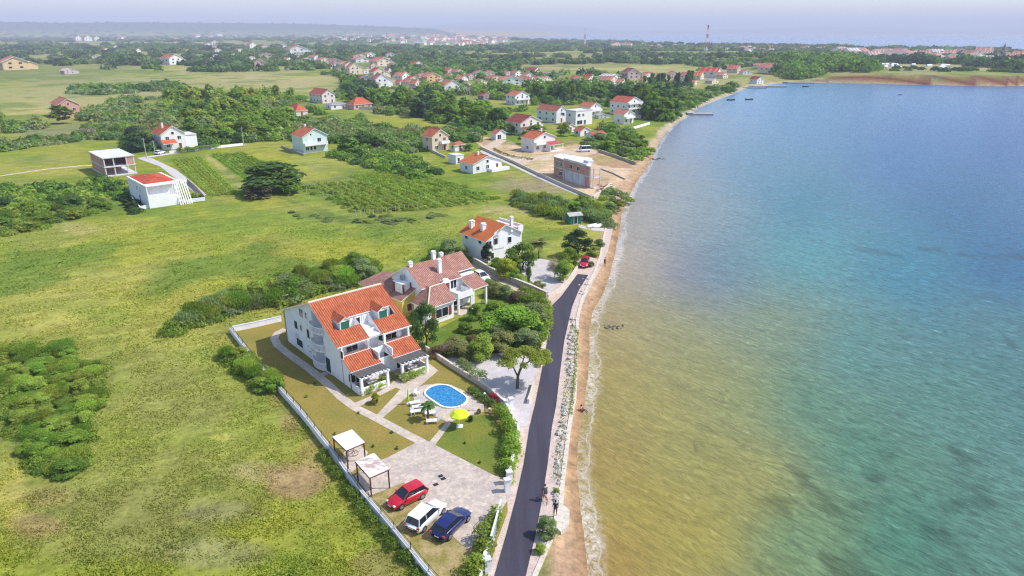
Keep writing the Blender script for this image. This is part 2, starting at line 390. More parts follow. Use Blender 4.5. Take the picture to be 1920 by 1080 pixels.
BELTS = [
 ('bush', [(560,352),(640,345),(800,335),(900,362),(940,372),(820,392),(660,400),(600,372)], 150, (.5,1.0), (1.2,2.4), 'lbml', 'low bush in the overgrown vineyard', 'low bushes of the old vineyard', 40),
 ('bush', [(540,395),(660,408),(820,398),(860,405),(700,425),(560,410)], 14, (.4,.8), (1.4,2.8), 'ls', 'low bush along the field edge below the old vineyard', 'low bushes below the vineyard', 41),
 ('bush', [(395,293),(450,287),(540,325),(500,335)], 26, (.7,1.2), (1.8,3.), 'lb', 'leafy low bush in the plot above the huge dark tree', 'low bushes above the huge dark tree', 42),
 ('bush', [(325,625),(420,590),(470,575),(530,570),(700,522),(690,508),(600,515),(540,528),(500,555),(430,572),(370,598)], 48, (2.6,4.2), (4.0,5.6), 'mbsbls', 'tall leafy bush of the thicket behind the apartment house', 'bushes behind the apartment house', 1),
 ('bush', [(424,668),(470,672),(512,715),(520,738),(498,735),(440,690)], 12, (1.6,2.5), (2.2,3.2), 'lb', 'light green bush against the outside of the long white wall', 'bushes outside the long white wall', 2),
 ('bush', [(0,655),(100,650),(190,690),(185,740),(165,790),(155,860),(115,905),(60,870),(40,815),(0,790)], 84, (0.9,1.9), (2.0,3.4), 'lbbml', 'green bush of the thicket at the lower left', 'bushes of the lower left thicket', 3),
 ('bush', [(0,352),(60,350),(120,352),(175,335),(230,345),(235,372),(190,395),(110,420),(40,435),(0,445)], 60, (1.4,2.6), (3.0,5.0), 'mbmdl', 'green bush of the wild strip left of the block house', 'bushes left of the block house', 4),
 ('bush', [(225,372),(250,352),(268,395),(248,405)], 8, (1.5,2.4), (2.4,3.4), 'kd', 'dark bush crowding the left side of the block house', 'dark bushes beside the block house', 5),
 ('bush', [(620,292),(700,285),(770,295),(820,325),(790,338),(720,320),(650,305)], 46, (1.8,3.0), (3.5,5.5), 'mbmld', 'bush in the overgrown plot right of the mint house', 'bushes right of the mint green house', 6),
 ('reed', [(962,372),(1010,372),(1070,392),(1140,400),(1146,428),(1100,415),(1020,408),(975,388)], 44, (2.2,3.2), (3.0,4.4), 'lss', 'clump of tall reeds behind the green shed', 'reed clumps behind the green shed', 7),
 ('bush', [(1070,388),(1120,388),(1125,402),(1080,402)], 9, (2.6,3.6), (4.,5.), 'bm', 'round bush rising from the reeds by the shore', 'bushes in the shore reeds', 8),
 ('broad', [(1090,262),(1150,258),(1215,272),(1222,290),(1200,303),(1150,288),(1095,272)], 26, (2.6,4.2), (4.0,6.0), 'msb', 'small garden tree in the green plot behind the white van', 'trees behind the white van', 9),
 ('bush', [(1185,375),(1145,350),(1125,378),(1138,392),(1150,400)], 8, (1.2,2.), (2.2,3.4), 'ls', 'shore bush below the building site', 'shore bushes below the building site', 30),
 ('broad', [(395,268),(555,262),(545,232),(480,205),(400,205),(330,222),(350,250)], 62, (6,9), (7,10), 'bbmml', 'bright green tree of the wood left of the mint house', 'trees left of the mint green house', 10),
 ('broad', [(250,230),(400,235),(395,262),(340,262),(290,240)], 22, (4,7), (6,9), 'sdo', 'greyish bush behind the orange gabled villa', 'bushes behind the orange gabled villa', 11),
 ('bush', [(155,228),(240,228),(330,224),(330,208),(250,205),(160,212)], 34, (3.5,5.5), (6,9), 'osm', 'grey green bush in the scrub beyond the garden lane', 'scrub bushes beyond the garden lane', 12),
 ('tall', [(300,204),(420,196),(560,190),(555,180),(430,180),(310,192)], 40, (7,10), (6,9), 'lbby', 'slim yellow green tree in the row below the long meadow', 'trees below the long meadow', 13),
 ('bush', [(560,222),(640,232),(760,248),(830,262),(790,285),(700,288),(640,270)], 60, (2.5,4.5), (5,8), 'sosm', 'grey green bush of the scrub right of the wood', 'scrub bushes right of the wood', 14),
 ('broad', [(640,180),(760,192),(900,210),(945,225),(940,245),(860,238),(780,222),(730,205),(650,190)], 70, (7,10), (7,10), 'bmmdk', 'tree of the wood between the hip roofed cottages and the cream house', 'trees of the middle wood', 15),
 ('tall', [(740,190),(830,178),(950,190),(990,178),(960,165),(850,165),(780,170)], 34, (7,11), (7,9), 'bmlk', 'tall tree between the village rows', 'trees between the village rows', 16),
 ('broad', [(1000,195),(1070,196),(1130,185),(1200,200),(1215,225),(1265,228),(1275,200),(1258,182),(1150,168),(1020,165),(985,172)], 86, (8,12), (8,12), 'mdmdk', 'dark green tree of the shore wood', 'trees of the shore wood', 17),
 ('bush', [(0,285),(60,275),(120,268),(180,262),(290,262),(285,250),(200,252),(90,262),(0,270)], 44, (2,3.4), (4,6.5), 'sdmo', 'bush of the hedgerow beyond the left meadow', 'hedgerow bushes beyond the left meadow', 18),
 ('broad', [(238,285),(292,285),(292,265),(250,262)], 9, (5,7), (6,8), 'kd', 'dark tree left of the orange gabled villa', 'dark trees left of the orange gabled villa', 19),
 ('broad', [(370,272),(455,268),(455,258),(360,262)], 12, (4,6), (6,8), 'dm', 'garden tree above the garden lane', 'trees above the garden lane', 20),
 ('broad', [(640,290),(700,284),(720,278),(660,272)], 6, (5,6.5), (7,9), 'dm', 'dark round tree beside the mint house', 'trees beside the mint green house', 21),
 ('cone', [(1205,172),(1290,168),(1300,156),(1215,158)], 18, (9,12), (6,8), 'kd', 'dark pine of the row at the bay bend', 'dark pines at the bay bend', 22),
 ('bush', [(1290,205),(1335,180),(1380,170),(1375,160),(1330,168),(1280,185),(1275,210)], 26, (3,6), (6,9), 'smd', 'shore bush between the wood and the bay bend', 'shore bushes before the bay bend', 23),
 ('broad', [(1432,134),(1490,150),(1600,147),(1640,130),(1570,113),(1450,114)], 70, (10,15), (14,20), 'mdm', 'big tree of the grove above the cliff foot', 'trees of the grove by the cliff', 24),
 ('broad', [(1600,112),(1920,118),(1990,124),(1900,132),(1780,122),(1640,118)], 30, (9,13), (14,22), 'dk', 'dark tree in front of the shore town', 'dark trees before the shore town', 31),
 ('bush', [(1660,157),(1910,162),(1900,155),(1680,148)], 16, (3,5), (6,12), 'dk', 'dark bush on the red cliff', 'bushes on the red cliff', 25),
 ('bush', [(150,168),(330,160),(340,168),(200,178),(140,176)], 30, (4,7), (9,14), 'mds', 'bush of the dark strip in the long meadow', 'bushes in the long meadow', 26),
 ('broad', [(600,132),(640,142),(690,158),(700,172),(650,178),(645,150),(600,140)], 20, (6,9), (9,12), 'dmk', 'tree at the meadow end of the village', 'trees at the meadow end of the village', 27),
 ('reed', [(690,262),(800,262),(880,258),(860,248),(720,250)], 24, (3,4), (5,7), 'so', 'tall reed clump behind the sandy coloured house', 'reeds behind the sandy coloured house', 28),
 ('reed', [(150,252),(300,246),(300,236),(160,240)], 20, (2.4,3.4), (5,7), 'og', 'pale reed clump beyond the left meadow', 'pale reeds beyond the left meadow', 29),]
def ground_color(x, y, sd):
    n1 = noise(x, y, 38, 11, 4); n2 = noise(x, y, 9, 12, 3); n3 = noise(x*.6+y*.3, y, 120, 13, 3)
    c = np.array(CG['LG'])[None]*(1-sstep(.42, .62, n1))[:, None]+np.array((.205,.23,.032))[None]*sstep(.42, .62, n1)[:, None]
    k = sstep(.5, .72, n2)[:, None]*.55; c = c*(1-k)+np.array(CG['YG'])[None]*k
    k = (sstep(.55, .75, n3)*.35)[:, None]; c = c*(1-k)+np.array(CG['DY'])[None]*k
    px, py = PX(x, y, np.zeros_like(x)); vis = y > 5
    w1 = (noise(x, y, 14, 21, 3)-.5); w2 = (noise(x, y, 5, 22, 3)-.5)
    for cx, cy, rx, ry, cn, s in PATCH:
        dd = np.hypot((px-cx)/rx, (py-cy)/ry)+w1*.9+w2*.5
        k = (sstep(1.15, .45, dd)*s*vis)[:, None]; c = c*(1-k)+np.array(CG[cn])[None]*k
    for pl, cn, s in DIRT:
        k = (inpoly(px+w2*8, py+w1*5, pl)*s*vis)[:, None]; c = c*(1-k)+np.array(CG[cn])[None]*k
    for q in BELTS:
        k = (inpoly(px+w2*14, py+w1*10, q[1])*.75*vis)[:, None]; c = c*(1-k)+np.array((.13,.17,.04))[None]*k
    # beyond 500 m the plain is olive scrub
    k = (sstep(.5, .62, noise(x*.5, y*.22, 34, 71, 2))*sstep(350, 600, np.hypot(x, y))*.55)[:, None]; c = c*(1-k)+np.array((.34,.28,.15))[None]*k
    k = (sstep(.52, .66, noise(x, y, 17, 73, 3))*.4)[:, None]; c = c*(1-k)+np.array((.30,.27,.07))[None]*k
    k = (sstep(.54, .68, noise(x, y, 24, 74, 3))*.7)[:, None]; c = c*(1-k)+np.array((.10,.165,.026))[None]*k
    far = sstep(420, 1000, np.hypot(x, y))[:, None]*.55*(1-sstep(.3,.6,noise(x,y,260,33,3)))[:, None]
    c = c*(1-far)+np.array((.13,.16,.055))[None]*far
    fr = sstep(6500, 7500, np.hypot(x, y))[:, None]; c = c*(1-fr)+np.array((.05,.075,.035))[None]*fr
    # beach, wet sand, cliff
    bw = 2.4+w1*3+np.where((px > 1010) & (px < 1200) & (py > 240), .6, 0)
    k = sstep(bw+1.2, bw-.4, sd)[:, None]*(y > -500)[:, None]; sand = np.array((.38,.255,.16))
    wet = sstep(1.8, .1, sd)[:, None]; sc_ = sand[None]*(1-wet)+np.array((.28,.175,.095))[None]*wet
    farb = sstep(200, 400, np.hypot(x, y))[:, None]; sc_ = sc_*(1-farb)+np.array((.40,.34,.26))[None]*farb
    c = c*(1-k)+sc_*k
    m = (sstep(235, 300, x)*sstep(470, 520, y)*(1-sstep(1000, 1300, y))*sstep(11+w1*6, 7, sd)*sstep(-2, .0, sd))[:, None]
    cl = np.array(CG['RD'])[None]*(.75+.5*noise(x, y, 9, 5, 3))[:, None]
    g_ = sstep(.5, .58, noise(x, y, 26, 6, 2))[:, None]*.8; cl = cl*(1-g_)+np.array((.08,.10,.05))[None]*g_
    c = c*(1-m)+cl*m
    k = sstep(0, -.6, sd)[:, None]; c = c*(1-k)+np.array((.35,.27,.13))[None]*k
    return np.clip(c, .005, .9)
def gmat():
    m, nt, b = newmat('field_soil_and_grass'); p = wpos(nt)
    at = N(nt, 'ShaderNodeAttribute', attribute_name='gcol')
    a = ramp(nt, ntex(nt, 1.6, 6, .65, p), [(.28, .66), (.5, 1.), (.72, 1.28)])
    a2 = ramp(nt, ntex(nt, .33, 7, .72, p, .4), [(.34, .80), (.5, 1.), (.66, 1.15)])
    b2 = ramp(nt, ntex(nt, 1, 6, .68, strmap(nt, p, 32, 12, 2.2), .5), [(.3, .76), (.7, 1.24)])
    c = mixc(nt, 1, mixc(nt, 1, mixc(nt, 1, at.outputs['Color'], a, 'MULTIPLY'), a2, 'MULTIPLY'), b2, 'MULTIPLY')
    hs = N(nt, 'ShaderNodeHueSaturation'); nt.links.new(c, hs.inputs['Color'])
    nt.links.new(math_(nt, 'ADD', .48, math_(nt, 'MULTIPLY', ntex(nt, .35, 4, .6, p), .04)), hs.inputs['Hue'])
    nt.links.new(hs.outputs[0], b.inputs['Base Color']); b.inputs['Roughness'].default_value = 1; b.inputs['Specular IOR Level'].default_value = .05
    bump(nt, b, ntex(nt, 2.2, 5, .7, p), .55, .25)
    return m
M['ground'] = gmat()
gx, gy, gq = grid(30, 1.0125, 32000, .26)
gsd = shore(gx, gy)
gz_ = land_z(gx, gy, gsd)
gme = np_mesh('ground', gx, gy, gz_, gq, M['ground'], ('gcol', ground_color(gx, gy, gsd)))
tag(link('ground', gme), 'grassy coastal plain with fields and a sandy shore', 'ground', kind='structure')
# water
WC = [(1120, 1050, 159, 132, 71), (1120, 850, 159, 135, 73), (1140, 700, 162, 143, 77), (1150, 600, 170, 147, 90), (1200, 950, 161, 145, 70), (1200, 750, 159, 147, 80), (1300, 1000, 158, 147, 73), (1300, 850, 152, 148, 83), (1300, 700, 146, 146, 88), (1250, 600, 149, 148, 92), (1400, 900, 150, 144, 80), (1400, 750, 137, 140, 88), (1500, 1000, 106, 135, 97), (1450, 600, 125, 139, 104), (1600, 850, 81, 127, 106), (1700, 1000, 74, 124, 102), (1850, 1000, 86, 125, 110), (1600, 650, 85, 132, 125), (1800, 750, 85, 129, 115), (1850, 600, 76, 121, 124), (1350, 500, 84, 129, 145), (1280, 520, 106, 109, 137), (1200, 500, 192, 171, 145), (1500, 480, 78, 149, 152), (1700, 500, 53, 125, 144), (1880, 500, 28, 93, 135), (1300, 400, 128, 149, 152), (1200, 400, 174, 159, 142), (1220, 330, 158, 153, 150), (1500, 380, 58, 123, 143), (1800, 380, 37, 97, 135), (1400, 300, 86, 133, 155), (1700, 280, 42, 101, 154), (1900, 250, 30, 86, 145), (1300, 240, 142, 151, 172), (1500, 200, 77, 127, 168), (1800, 180, 67, 117, 167), (1400, 175, 100, 146, 182), (1900, 700, 76, 119, 116), (1500, 750, 84, 132, 110), (2100, 500, 42, 111, 155), (2100, 900, 81, 124, 125), (2100, 250, 58, 117, 172)]
def water_color(x, y):
    px, py = PX(x, y, np.full_like(x, SEA)); py = np.maximum(py, 60)
    px = px+(noise(x, y, 9, 41, 3)-.5)*26; py = py+(noise(x, y, 12, 42, 3)-.5)*16
    tot = 0; c = 0
    for a, b_, r, g, b in WC:
        w = 1/(((px-a)/1.)**2+((py-b_)/.75)**2+9000)**1.9
        tot = tot+w; c = c+w[:, None]*np.array(lin(r, g, b))[None]
    c = c/tot[:, None]
    f = sstep(110, 90, py)[:, None]; c = c*(1-f)+np.array(lin(96,124,176))[None]*f
    c = c*(y > 5)[:, None]+np.array(lin(120,140,100))[None]*(y <= 5)[:, None]
    # weed patches on the bed
    k = sstep(.60, .74, noise(x*.8+y*.2, y*.7, 3.2, 55, 3))*sstep(.5, .62, noise(x, y, 26, 56, 2))*(px > 1300)*(py > 460)
    c = c*(1-.35*k[:, None])
    return c
def wmat():
    m, nt, b = newmat('sea_water'); p = wpos(nt)
    at = N(nt, 'ShaderNodeAttribute', attribute_name='wcol'); sh = N(nt, 'ShaderNodeAttribute', attribute_name='off')
    w1 = ntex(nt, 1, 5, .66, strmap(nt, p, -46, 1.5, .55), .9)
    w2 = ntex(nt, 1, 5, .62, strmap(nt, p, -44, 8, 2.2), .6)
    st = ramp(nt, w1, [(.33, .62), (.5, 1.), (.67, 1.42)])
    st = mixc(nt, ramp(nt, math_(nt, 'MULTIPLY', sh.outputs['Fac'], 1/45), [(0., .45), (1., 1.)]), (1,1,1), st); st2 = ramp(nt, w2, [(.34, .91), (.66, 1.09)])
    c = mixc(nt, 1, mixc(nt, 1, at.outputs['Color'], st, 'MULTIPLY'), st2, 'MULTIPLY')
    # surf: a ragged line at the edge and a thinner one further out
    o = sh.outputs['Fac']
    wob = math_(nt, 'MULTIPLY', math_(nt, 'SUBTRACT', ntex(nt, .22, 4, .6, p), .5), 3.4)
    oo = math_(nt, 'ADD', o, wob)
    band = ramp(nt, math_(nt, 'MULTIPLY', oo, .25), [(0., 1.), (.2, 1.), (.5, .0)])
    lace = ramp(nt, ntex(nt, 1.5, 7, .78, p, .8), [(.40, 0.), (.60, 1.)])
    near = ramp(nt, math_(nt, 'MULTIPLY', o, .25), [(0., 1.), (.85, .9), (1., 0.)])
    band = math_(nt, 'MULTIPLY', band, ramp(nt, ntex(nt, .11, 4, .6, p), [(.38, .12), (.58, 1.)]))
    f1 = math_(nt, 'MULTIPLY', math_(nt, 'MULTIPLY', band, lace), near)
    ln = ramp(nt, math_(nt, 'MULTIPLY', math_(nt, 'ABSOLUTE', math_(nt, 'SUBTRACT', oo, 1.1)), 1.), [(0., .5), (.18, 0.)])
    f = math_(nt, 'MAXIMUM', math_(nt, 'MULTIPLY', f1, .72), math_(nt, 'MULTIPLY', ln, near))
    glints = ramp(nt, w1, [(.66, 0.), (.74, .22)])  # whitish highlight streaks on the ripple crests, painted into the water colour
    f = math_(nt, 'MAXIMUM', f, glints)
    c = mixc(nt, f, c, (.68,.63,.62))
    nt.links.new(c, b.inputs['Base Color'])
    b.inputs['Specular IOR Level'].default_value = .22; b.inputs['IOR'].default_value = 1.33
    nt.links.new(math_(nt, 'ADD', .22, math_(nt, 'MULTIPLY', f, .6)), b.inputs['Roughness'])
    bump(nt, b, math_(nt, 'ADD', w1, math_(nt, 'MULTIPLY', ntex(nt, 1, 4, .65, strmap(nt, p, -55, 1.6, .6)), .6)), .5, .35)
    return m
M['water'] = wmat()
fs = gsd[gq]; keep = fs.min(1) < 1.2
wq = gq[keep]; used = np.unique(wq); remap = np.zeros(len(gx), int); remap[used] = np.arange(len(used))
wx, wy = gx[used], gy[used]
me = np_mesh('sea', wx, wy, np.full(len(wx), SEA+.02), remap[wq], M['water'], ('wcol', water_color(wx, wy)*.72), extra={'off': -gsd[used]})
tag(link('sea', me), 'shallow bay fading from sandy gold to teal and blue', 'sea', kind='structure')
# faint mountains across the sea
def mountains():
    x = np.linspace(-5200, 12500, 240); base = 13500
    h = 60+190*np.exp(-((x+200)/1700)**2)+60*noise(x, x*0, 700, 4, 4)-60+90*np.exp(-((x-6500)/2600)**2)+60*np.exp(-((x-10500)/1500)**2)
    h = h*sstep(-5200, -3600, x)*sstep(12500, 11500, x)
    prof = [(0,0),(.12,.45),(.3,.85),(.5,1.),(.75,.7),(1,0)]
    X, Y, Z = [], [], []
    for a, b in prof:
        X.append(x); Y.append(base+a*2600+(noise(x, x*0+a*5000, 500, 8)-.5)*300); Z.append(h*b-2)
    X, Y, Z = map(np.concatenate, (X, Y, Z)); n = len(x)
    q = np.array([[r*n+i, r*n+i+1, (r+1)*n+i+1, (r+1)*n+i] for r in range(len(prof)-1) for i in range(n-1)])
    return np_mesh('mountains', X, Y, Z, q, rough_mat('far_hills', (.14,.15,.12), .2, .002))
tag(link('mountains', mountains()), 'faint blue hills across the far sea', 'hills', kind='structure')
# haze
hm = bpy.data.materials.new('haze_air'); hm.use_nodes = True; nt = hm.node_tree; nt.nodes.remove(nt.nodes['Principled BSDF'])
pv = N(nt, 'ShaderNodeVolumePrincipled'); pv.inputs['Color'].default_value = (.78,.81,1,1); pv.inputs['Density'].default_value = .00018
nt.links.new(pv.outputs[0], nt.nodes['Material Output'].inputs['Volume'])
hb = MB().box(-34000, 34000, -34000, 34000, -6, 330).build('haze', hm); tag(hb, 'pale blue summer haze over the plain and sea', 'haze', kind='stuff')
# ---------------------------------------------------------------- flat sheets: road, paths, lawn
def sheet(name, pts, z, mat, label=None, cat=None, wpts=None, kind='structure', thick=0):
    pts = wpts or [G(a, b) for a, b in pts]
    mb = MB()
    if thick: mb.prism(pts, z-thick, z)
    else:
        ar = sum(pts[i][0]*pts[(i+1) % len(pts)][1]-pts[(i+1) % len(pts)][0]*pts[i][1] for i in range(len(pts)))
        mb.face([(x, y, z) for x, y in (pts if ar > 0 else pts[::-1])])
    o = mb.build(name, mat)
    return tag(o, label, cat, kind=kind)
def ribbon_pts(center, w):
    """outline of a strip w metres wide along world points"""
    L, R = [], []
    for i, (x, y) in enumerate(center):
        a = center[max(i-1, 0)]; b = center[min(i+1, len(center)-1)]
        dx, dy = b[0]-a[0], b[1]-a[1]; l = math.hypot(dx, dy); nx, ny = -dy/l*w/2, dx/l*w/2
        L.append((x+nx, y+ny)); R.append((x-nx, y-ny))
    return L+R[::-1]
def asphalt():
    m, nt, b = newmat('asphalt'); p = wpos(nt)
    mp = N(nt, 'ShaderNodeMapping'); mp.inputs['Scale'].default_value = (.9, .06, 1); mp.inputs['Rotation'].default_value = (0, 0, .13); nt.links.new(p, mp.inputs[0])
    a = ramp(nt, ntex(nt, 1, 4, .5, mp.outputs[0]), [(.35, .85), (.62, 1.25)])
    c = mixc(nt, 1, (.034,.030,.048), a, 'MULTIPLY'); c = mixc(nt, 1, c, ramp(nt, ntex(nt, 9, 3, .6, p), [(.3, .82), (.7, 1.2)]), 'MULTIPLY')
    nt.links.new(c, b.inputs['Base Color']); b.inputs['Roughness'].default_value = .85; return m
def paving(name, c1, c2, s=1.6):
    m, nt, b = newmat(name); p = wpos(nt)
    v = N(nt, 'ShaderNodeTexVoronoi'); v.inputs['Scale'].default_value = s; nt.links.new(p, v.inputs['Vector'])
    sx = N(nt, 'ShaderNodeSeparateColor'); nt.links.new(v.outputs['Color'], sx.inputs[0])
    c = mixc(nt, sx.outputs[0], c1, c2)
    e = N(nt, 'ShaderNodeTexVoronoi', feature='DISTANCE_TO_EDGE'); e.inputs['Scale'].default_value = s; nt.links.new(p, e.inputs['Vector'])
    c = mixc(nt, 1, c, ramp(nt, e.outputs[0], [(0, .78), (.07, 1.)]), 'MULTIPLY')
    c = mixc(nt, 1, c, ramp(nt, ntex(nt, .5, 5, .6, p), [(.3, .86), (.7, 1.08)]), 'MULTIPLY')
    nt.links.new(c, b.inputs['Base Color']); b.inputs['Roughness'].default_value = .9; return m
M['asphalt'] = asphalt()
M['paving'] = paving('stone_paving', (.54,.45,.38), (.40,.34,.30), 2.6)
M['pathp'] = paving('path_slabs', (.54,.45,.38), (.45,.38,.32), 1.6)
M['gravelp'] = rough_mat('pinkish_verge_gravel', (.54,.43,.37), .2, 1.1, 1, fine=(7,.25))
M['gravelw'] = rough_mat('pale_gravel', (.50,.46,.46), .16, .7, 1, fine=(6,.15))
M['sandy'] = rough_mat('sandy_apron', (.52,.40,.31), .2, .6, 1, fine=(5,.15))
def lawn_mat(name, c1, c2, s=.28):
    m, nt, b = newmat(name); p = wpos(nt)
    c = mixc(nt, ramp(nt, ntex(nt, s, 5, .6, p), [(.38, 0.), (.62, 1.)]), c1, c2)
    c = mixc(nt, 1, c, ramp(nt, ntex(nt, 4, 5, .7, p), [(.3, .72), (.7, 1.22)]), 'MULTIPLY')
    nt.links.new(c, b.inputs['Base Color']); b.inputs['Roughness'].default_value = 1; b.inputs['Specular IOR Level'].default_value = .05
    bump(nt, b, ntex(nt, 6, 4, .7, p), .5, .1); return m
M['lawn'] = lawn_mat('dry_lawn', (.27,.205,.055), (.21,.185,.045))
M['lawng'] = lawn_mat('green_lawn', (.125,.165,.03), (.18,.19,.035))
M['lawnp'] = lawn_mat('worn_parking_grass', (.22,.19,.055), (.36,.28,.14), .9)
M['vlawn'] = lawn_mat('villa_lawn', (.09,.15,.02), (.14,.19,.03))
lawn_poly = [(433,623),(527,603),(560,600),(640,600),(700,620),(790,655),(845,688),(900,722),(940,762),(966,812),(962,850),(950,900),(952,960),(930,1020),(902,1080),(880,1150),(860,1150),(805,1087),(740,1006),(672,925),(620,851),(565,781),(515,725),(474,677)]
sheet('lawn', lawn_poly, .012, M['lawn'], 'brownish lawn around the apartment house and pool', 'lawn')
sheet('green_lawn', [(832,803),(862,785),(908,778),(925,782),(945,812),(955,835),(952,870),(948,898),(927,891),(813,833),(822,818)], .018, M['lawng'], 'greener lawn between pool and road hedge', 'lawn')
sheet('parking_grass', [(693,930),(757,905),(792,948),(850,1008),(878,1030),(905,1000),(935,1000),(905,1060),(880,1100),(810,1080),(745,1003),(700,950)], .018, M['lawnp'], 'worn grass under the parked cars', 'grass')
sheet('paved_yard', [(782,829),(800,826),(813,833),(927,892),(953,900),(960,927),(942,953),(920,983),(900,1013),(877,1030),(850,1007),(793,947),(757,905),(693,930),(664,893),(676,883),(690,872),(727,858)], .026, M['paving'], 'beige stone paved parking yard', 'paving')
sheet('carport_floor', [(636,868),(650,838),(668,828),(690,848),(680,872),(655,888)], .022, M['pathp'], 'small paved pad under the rear carport', 'paving')
mainpath = [G(*q) for q in [(535,617),(521,624),(514,634),(521,648),(545,667),(580,692),(612,718),(640,745),(665,764),(705,784),(750,808),(792,830)]]
sheet('garden_path', None, .03, M['pathp'], 'long curved stone path round the apartment house', 'path', wpts=ribbon_pts(mainpath, 1.15))
sheet('cross_path', [(797,680),(806,683),(822,695),(717,784),(704,781)], .034, M['pathp'], 'straight stone path crossing the lawn to the terrace', 'path')
sheet('terrace_path', [(655,760),(700,741),(730,723),(737,716),(722,706),(732,703),(775,730),(752,731),(742,727),(662,769)], .038, M['pathp'], 'forked stone path in front of the left terrace', 'path')
sheet('pool_path', [(838,790),(846,794),(815,836),(804,830)], .034, M['pathp'], 'short stone path from pool deck to yard', 'path')
sheet('side_path', [(590,704),(618,694),(622,699),(596,711)], .034, M['pathp'], 'stub of path to the green side door', 'path')
sheet('pool_deck', [(772,731),(797,722),(822,719),(845,722),(868,732),(911,762),(906,773),(887,778),(862,785),(842,793),(815,781),(795,766),(777,753)], .042, M['pathp'], 'pale stone deck round the oval pool', 'deck')
verge = [(896,1150),(915,1080),(945,960),(965,880),(974,820),(955,790),(945,765),(957,748),(990,740),(1000,700),(1012,650),(1020,600),(1028,572),(1020,555),(1045,530),(1078,505),(1084,487),(1100,480),(1122,487),(1128,470),(1134,440),(1140,425),(1150,425),(1140,470),(1128,500),(1112,530),(1097,560),(1084,590),(1083,612),(1081,684),(1077,752),(1068,800),(1059,878),(1055,945),(1045,960),(1042,985),(1034,1010),(1003,1080),(975,1150)]
sheet('gravel_verge', verge, .004, M['gravelp'], 'pinkish gravel verge on both sides of the road', 'verge')
RL = [(905,1150),(927,1080),(950,1000),(966,940),(982,870),(993,800),(1003,760),(1015,700),(1026,640),(1035,590),(1035,573),(1052,556),(1083,514)]
RR = [(1103,516),(1085,545),(1073,575),(1067,600),(1058,640),(1050,700),(1043,760),(1035,800),(1027,870),(1016,940),(1005,1000),(986,1080),(968,1150)]
rd = [G(*q) for q in RL+RR]; rd = [(-4.5, 6), *rd, (-1.1, 6)]
sheet('asphalt_road', None, .05, M['asphalt'], 'dark new asphalt lane along the shore', 'road', wpts=rd)
sheet('driveway', [(884,496),(895,492),(925,512),(975,540),(1012,558),(1030,556),(1040,545),(1056,552),(1037,572),(1034,585),(1018,572),(985,555),(940,532),(905,512)], .03, M['sandy'], 'pale driveway between the villa and the orange roofed house', 'driveway')
sheet('gravel_court', [(834,672),(870,668),(953,660),(1000,668),(1006,690),(993,735),(1000,755),(988,800),(970,800),(955,775),(935,748),(900,720),(870,703),(848,688)], .024, M['gravelw'], 'pale gravel court under the umbrella pine', 'gravel yard')
sheet('villa_lawn', [(858,598),(900,575),(905,545),(930,530),(985,560),(1015,580),(1015,640),(1000,665),(834,672),(800,650),(815,620)], .018, M['vlawn'], 'green lawn of the villa garden', 'lawn')
sheet('villa_path', [(1010,590),(1019,592),(1006,645),(997,648)], .03, M['gravelp'], 'narrow path beside the villa hedge', 'path')
sheet('house_court', [(975,492),(1013,484),(1036,490),(1062,500),(1046,530),(1030,550),(1000,531),(978,512)], .024, M['gravelw'], 'light gravel court in front of the orange roofed house', 'gravel yard')
sheet('field_road', [(258,297),(286,297),(330,318),(360,341),(388,366),(372,366),(340,343),(300,312)], .012, M['gravelw'], 'grey gravel track past the white block house', 'track')
sheet('village_lane', None, .016, M['gravelw'], 'pale lane along the garden walls', 'lane', wpts=ribbon_pts([G(*q) for q in [(262,297),(300,291),(345,284),(400,278),(458,271)]], 3.2))
sheet('meadow_track', None, .012, M['sandy'], 'thin sandy track across the left meadow', 'track', wpts=ribbon_pts([G(*q) for q in [(-60,336),(0,330),(60,321),(90,317),(150,311),(180,310)]], 1.8))
sheet('building_site_lane', None, .02, M['sandy'], 'sandy lane through the building plots', 'lane', wpts=ribbon_pts([G(*q) for q in [(940,262),(922,274),(912,284),(925,292),(975,304),(1040,290),(1085,284),(1120,287)]], 5))
sheet('footpath', None, .03, M['gravelw'], 'grey strip along the plot wall', 'path', wpts=ribbon_pts([G(*q) for q in [(903,284),(930,296),(962,310),(1000,328),(1040,346),(1085,365)]], 1.5))
sheet('shed_path', [(1085,420),(1100,424),(1132,428),(1135,434),(1110,432),(1085,426)], .014, M['gravelw'], 'short pale path by the green shed', 'path')
